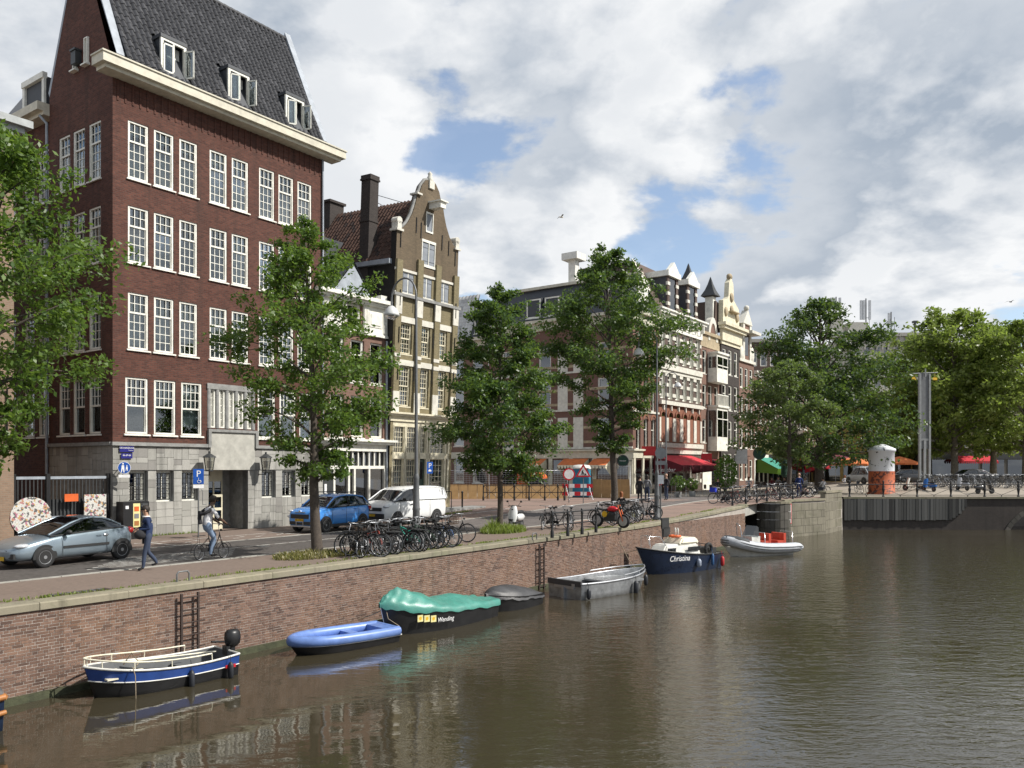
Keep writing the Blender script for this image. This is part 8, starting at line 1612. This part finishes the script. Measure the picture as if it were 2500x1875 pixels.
def parasol(label, x, y, r, h, mat, closed=False):
    o = empty('parasol', (x, y, ground(y)), rnd.random(), label, 'parasol', 'café parasols'); m = MB(); m.tube([(0, 0, 0), (0, 0, h)], .03, 6); m.build('pole', 'steel', o); m = MB()
    m.lathe([(.06, h + .1), (.3, h - .9), (.33, h - 1.9), (.1, h - 2.2)] if closed else [(0, h + .15), (r * .5, h - .15), (r, h - .6), (r, h - .8)], 8, smooth=False); m.build('canopy', mat, o)
parasol('closed dark green parasol by the small tree', *pp(1915, 78), 1, 3.4, 'umbrella_green', True); parasol('orange parasol left of the advertising column', *pp(2085, 88), 2.6, 3.2, 'awning_orange'); parasol('orange parasol right of the advertising column', *pp(2196, 92), 2.2, 3.3, 'awning_orange'); parasol('dark red parasol behind the thick trunk', *pp(2040, 90), 2.4, 3.5, 'awning_dark_red')
def hang_sign(name, label, px, py, w, h, mat, txt='', off=.7, round_=False, tm='sign_white', ts=.3):
    s = FS(px, TF - off); p = XY(s, TF - off); z = ZZ(py, s, TF - off); o = empty(name, (p.x, p.y, z), TH - R(70), label, 'sign'); face_sign(o, 'panel', disc(w / 2) if round_ else rect(w, h), 0, [mat, tm] if round_ else [mat], inset=None)
    if round_: m = MB(); n = 20; m.tube([(w / 2 * math.cos(6.283 * k / n), -.03, w / 2 * math.sin(6.283 * k / n)) for k in range(n + 1)], .05, 5, caps=False); m.build('rim', 'dark_paint', o)
    if txt: child('lettering', text_mesh(txt, ts, tm, .004), o, (0, -.05, 0), (R(90), 0, 0))
    m = MB(); m.tube([(w / 2, 0, 0), (w / 2 + .3, 0, 0)], .03, 5); m.build('bracket', 'black_paint', o)
hang_sign('pub_sign', 'round dark green pub sign left of the red awning', 1521, 1125, .85, .85, 'umbrella_green', 'Heineken', 1.4, True, ts=.13); hang_sign('shop_sign', 'dark red hanging banner with white crest on the oriel house', 1725, 1126, 1.0, 1.5, 'sign_red', 'OLD', .8, ts=.3); hang_sign('shop_sign', 'small bright red shop sign behind the grey road sign', 1583, 1101, 1.4, .8, 'red', '', .5); hang_sign('shop_sign', 'pale cream signboard above the green awning', 1856, 1092, 2.6, 1.6, 'pale_yellow', '', .3); hang_sign('shop_sign', 'grey signboard with dark emblem left of the green awning', 1808, 1114, 1.4, 1.6, 'rib_grey', '', .5); hang_sign('bar_sign', 'round dark sign hanging above the green awning', 1854, 1107, 1.3, 1.3, 'umbrella_green', '', 1.2, True); hang_sign('shop_sign', 'small yellow shop sign beyond the small tree', 1977, 1117, 2.0, 1.0, 'yellow', '', .6)
q_ = on_front(795, 1138, .35); o = empty('banner', q_, TH - R(75), 'narrow blue banner at the left of the shopfront', 'banner'); face_sign(o, 'cloth', rect(.55, 1.3), 0, ['sign_back']); face_sign(o, 'stripe', rect(.18, 1.28), 0, ['sign_navy'], y=-.05)
for i, (px, Y) in enumerate(((1700, 62), (1715, 64), (1730, 63), (1640, 60), (1655, 61), (1668, 60), (1850, 74), (1870, 75), (1895, 75), (1930, 76))):
    x, y = pp(px, Y); o = empty('terrace_chair', (x, y, ground(y)), rnd.uniform(0, 6.28), ORD[i] + ' terrace chair from the left outside the cafés' if i < 6 else 'terrace chair under the far awnings, number ' + ORD[i], 'chair', 'terrace chairs'); m = MB(); m.box(-.22, .22, -.22, .22, .43, .46); m.build('seat', 'wood_dark', o); m = MB(); m.box(-.22, .22, .2, .23, .55, .88); m.build('backrest', 'wood_dark', o)
    for a in (-.2, .2):
        for b in (-.2, .2): m = MB(); m.tube([(a, b, 0), (a, b, .44 if b < 0 else .88)], .014, 4); m.build('leg', 'steel', o)
def bush(name, label, x, y, z, r, n, mat, ls, h=1.0, pot=None):
    o = empty(name, (x, y, z), 0, label, 'plant'); q = np.random.RandomState(int(abs(x * 100)) % 9999); g = q.normal(size=(n, 3)); g /= np.linalg.norm(g, axis=1)[:, None]; g *= q.uniform(.2, 1, n)[:, None] ** .4; c = g * np.array([r, r, h * .5]) + np.array([0, 0, h * .55 + (.4 if pot else 0)]); child('foliage', leaf_mesh('foliage', c, ls, mat, 3), o); m = MB()
    for k in range(5): a = k * 1.256; m.tube([(0, 0, 0), (r * .5 * math.cos(a), r * .5 * math.sin(a), h * .8 + (.4 if pot else 0))], .015, 4)
    m.build('stem', 'bark', o)
    if pot: m = MB(); m.lathe([(.2, 0), (.28, .42), (.24, .42)], 10); m.build('pot', pot, o)
bush('fern_plant', 'bright green arching plant in front of the dark house', *pp(1772, 70), .55, 1.0, 700, 'leaf_bright', .3, 3.2); bush('potted_plant', 'dark potted shrub beside the café entrance', *pp(1655, 60.5), .55, .6, 400, 'leaf_dark', .2, 1.2, 'stone_grey')
bush('potted_plant', 'leafy potted shrub among the terrace chairs', *pp(1690, 62), .55, .5, 300, 'leaf_elm', .2, 1.0, 'stone_grey')
# stoop of the gabled house, gulls
p = at(sC1 + WD - .3, TF - .9); o = empty('stone_stoop', p, TH, 'low stone stoop with iron post in front of the gabled house', 'stoop'); m = MB(); m.box(-1.6, 2.4, -.2, .85, -.2, .16); m.build('step', 'stone_grey', o); m = MB(); m.tube([(-.6, 0, 0), (-.6, 0, 1.1), (-.6, .6, 1.1)], .03, 6); m.lathe([(.05, 0), (.05, 1.0), (.08, 1.05), (0, 1.15)], 8, c=(.4, 0, 0)); m.build('handrail', 'black_paint', o)
for px, py, Y, lab in ((1370, 530, 60, 'gull gliding high above the side street'), (2467, 737, 80, 'small bird in the sky at the right edge')):
    o = empty('gull', ((px - CX) / FPX * Y, Y, (HY - py) * Y / FPX + CAMZ), R(20), lab, 'bird'); m = MB(); m.ball((0, 0, 0), (.2, .06, .06), n=8, k=5); m.build('body', 'stone_white' if px < 2000 else 'dark_paint', o)
    for sg in (1, -1): m = MB(); m.add([(.08, sg * .04, .02), (-.06, sg * .04, .02), (-.03, sg * .3, .12), (.08, sg * .3, .13), (-.1, sg * .62, .02)], [(0, 1, 2, 3), (3, 2, 4)]); m.build('wing', 'rib_grey' if px < 2000 else 'dark_paint', o)
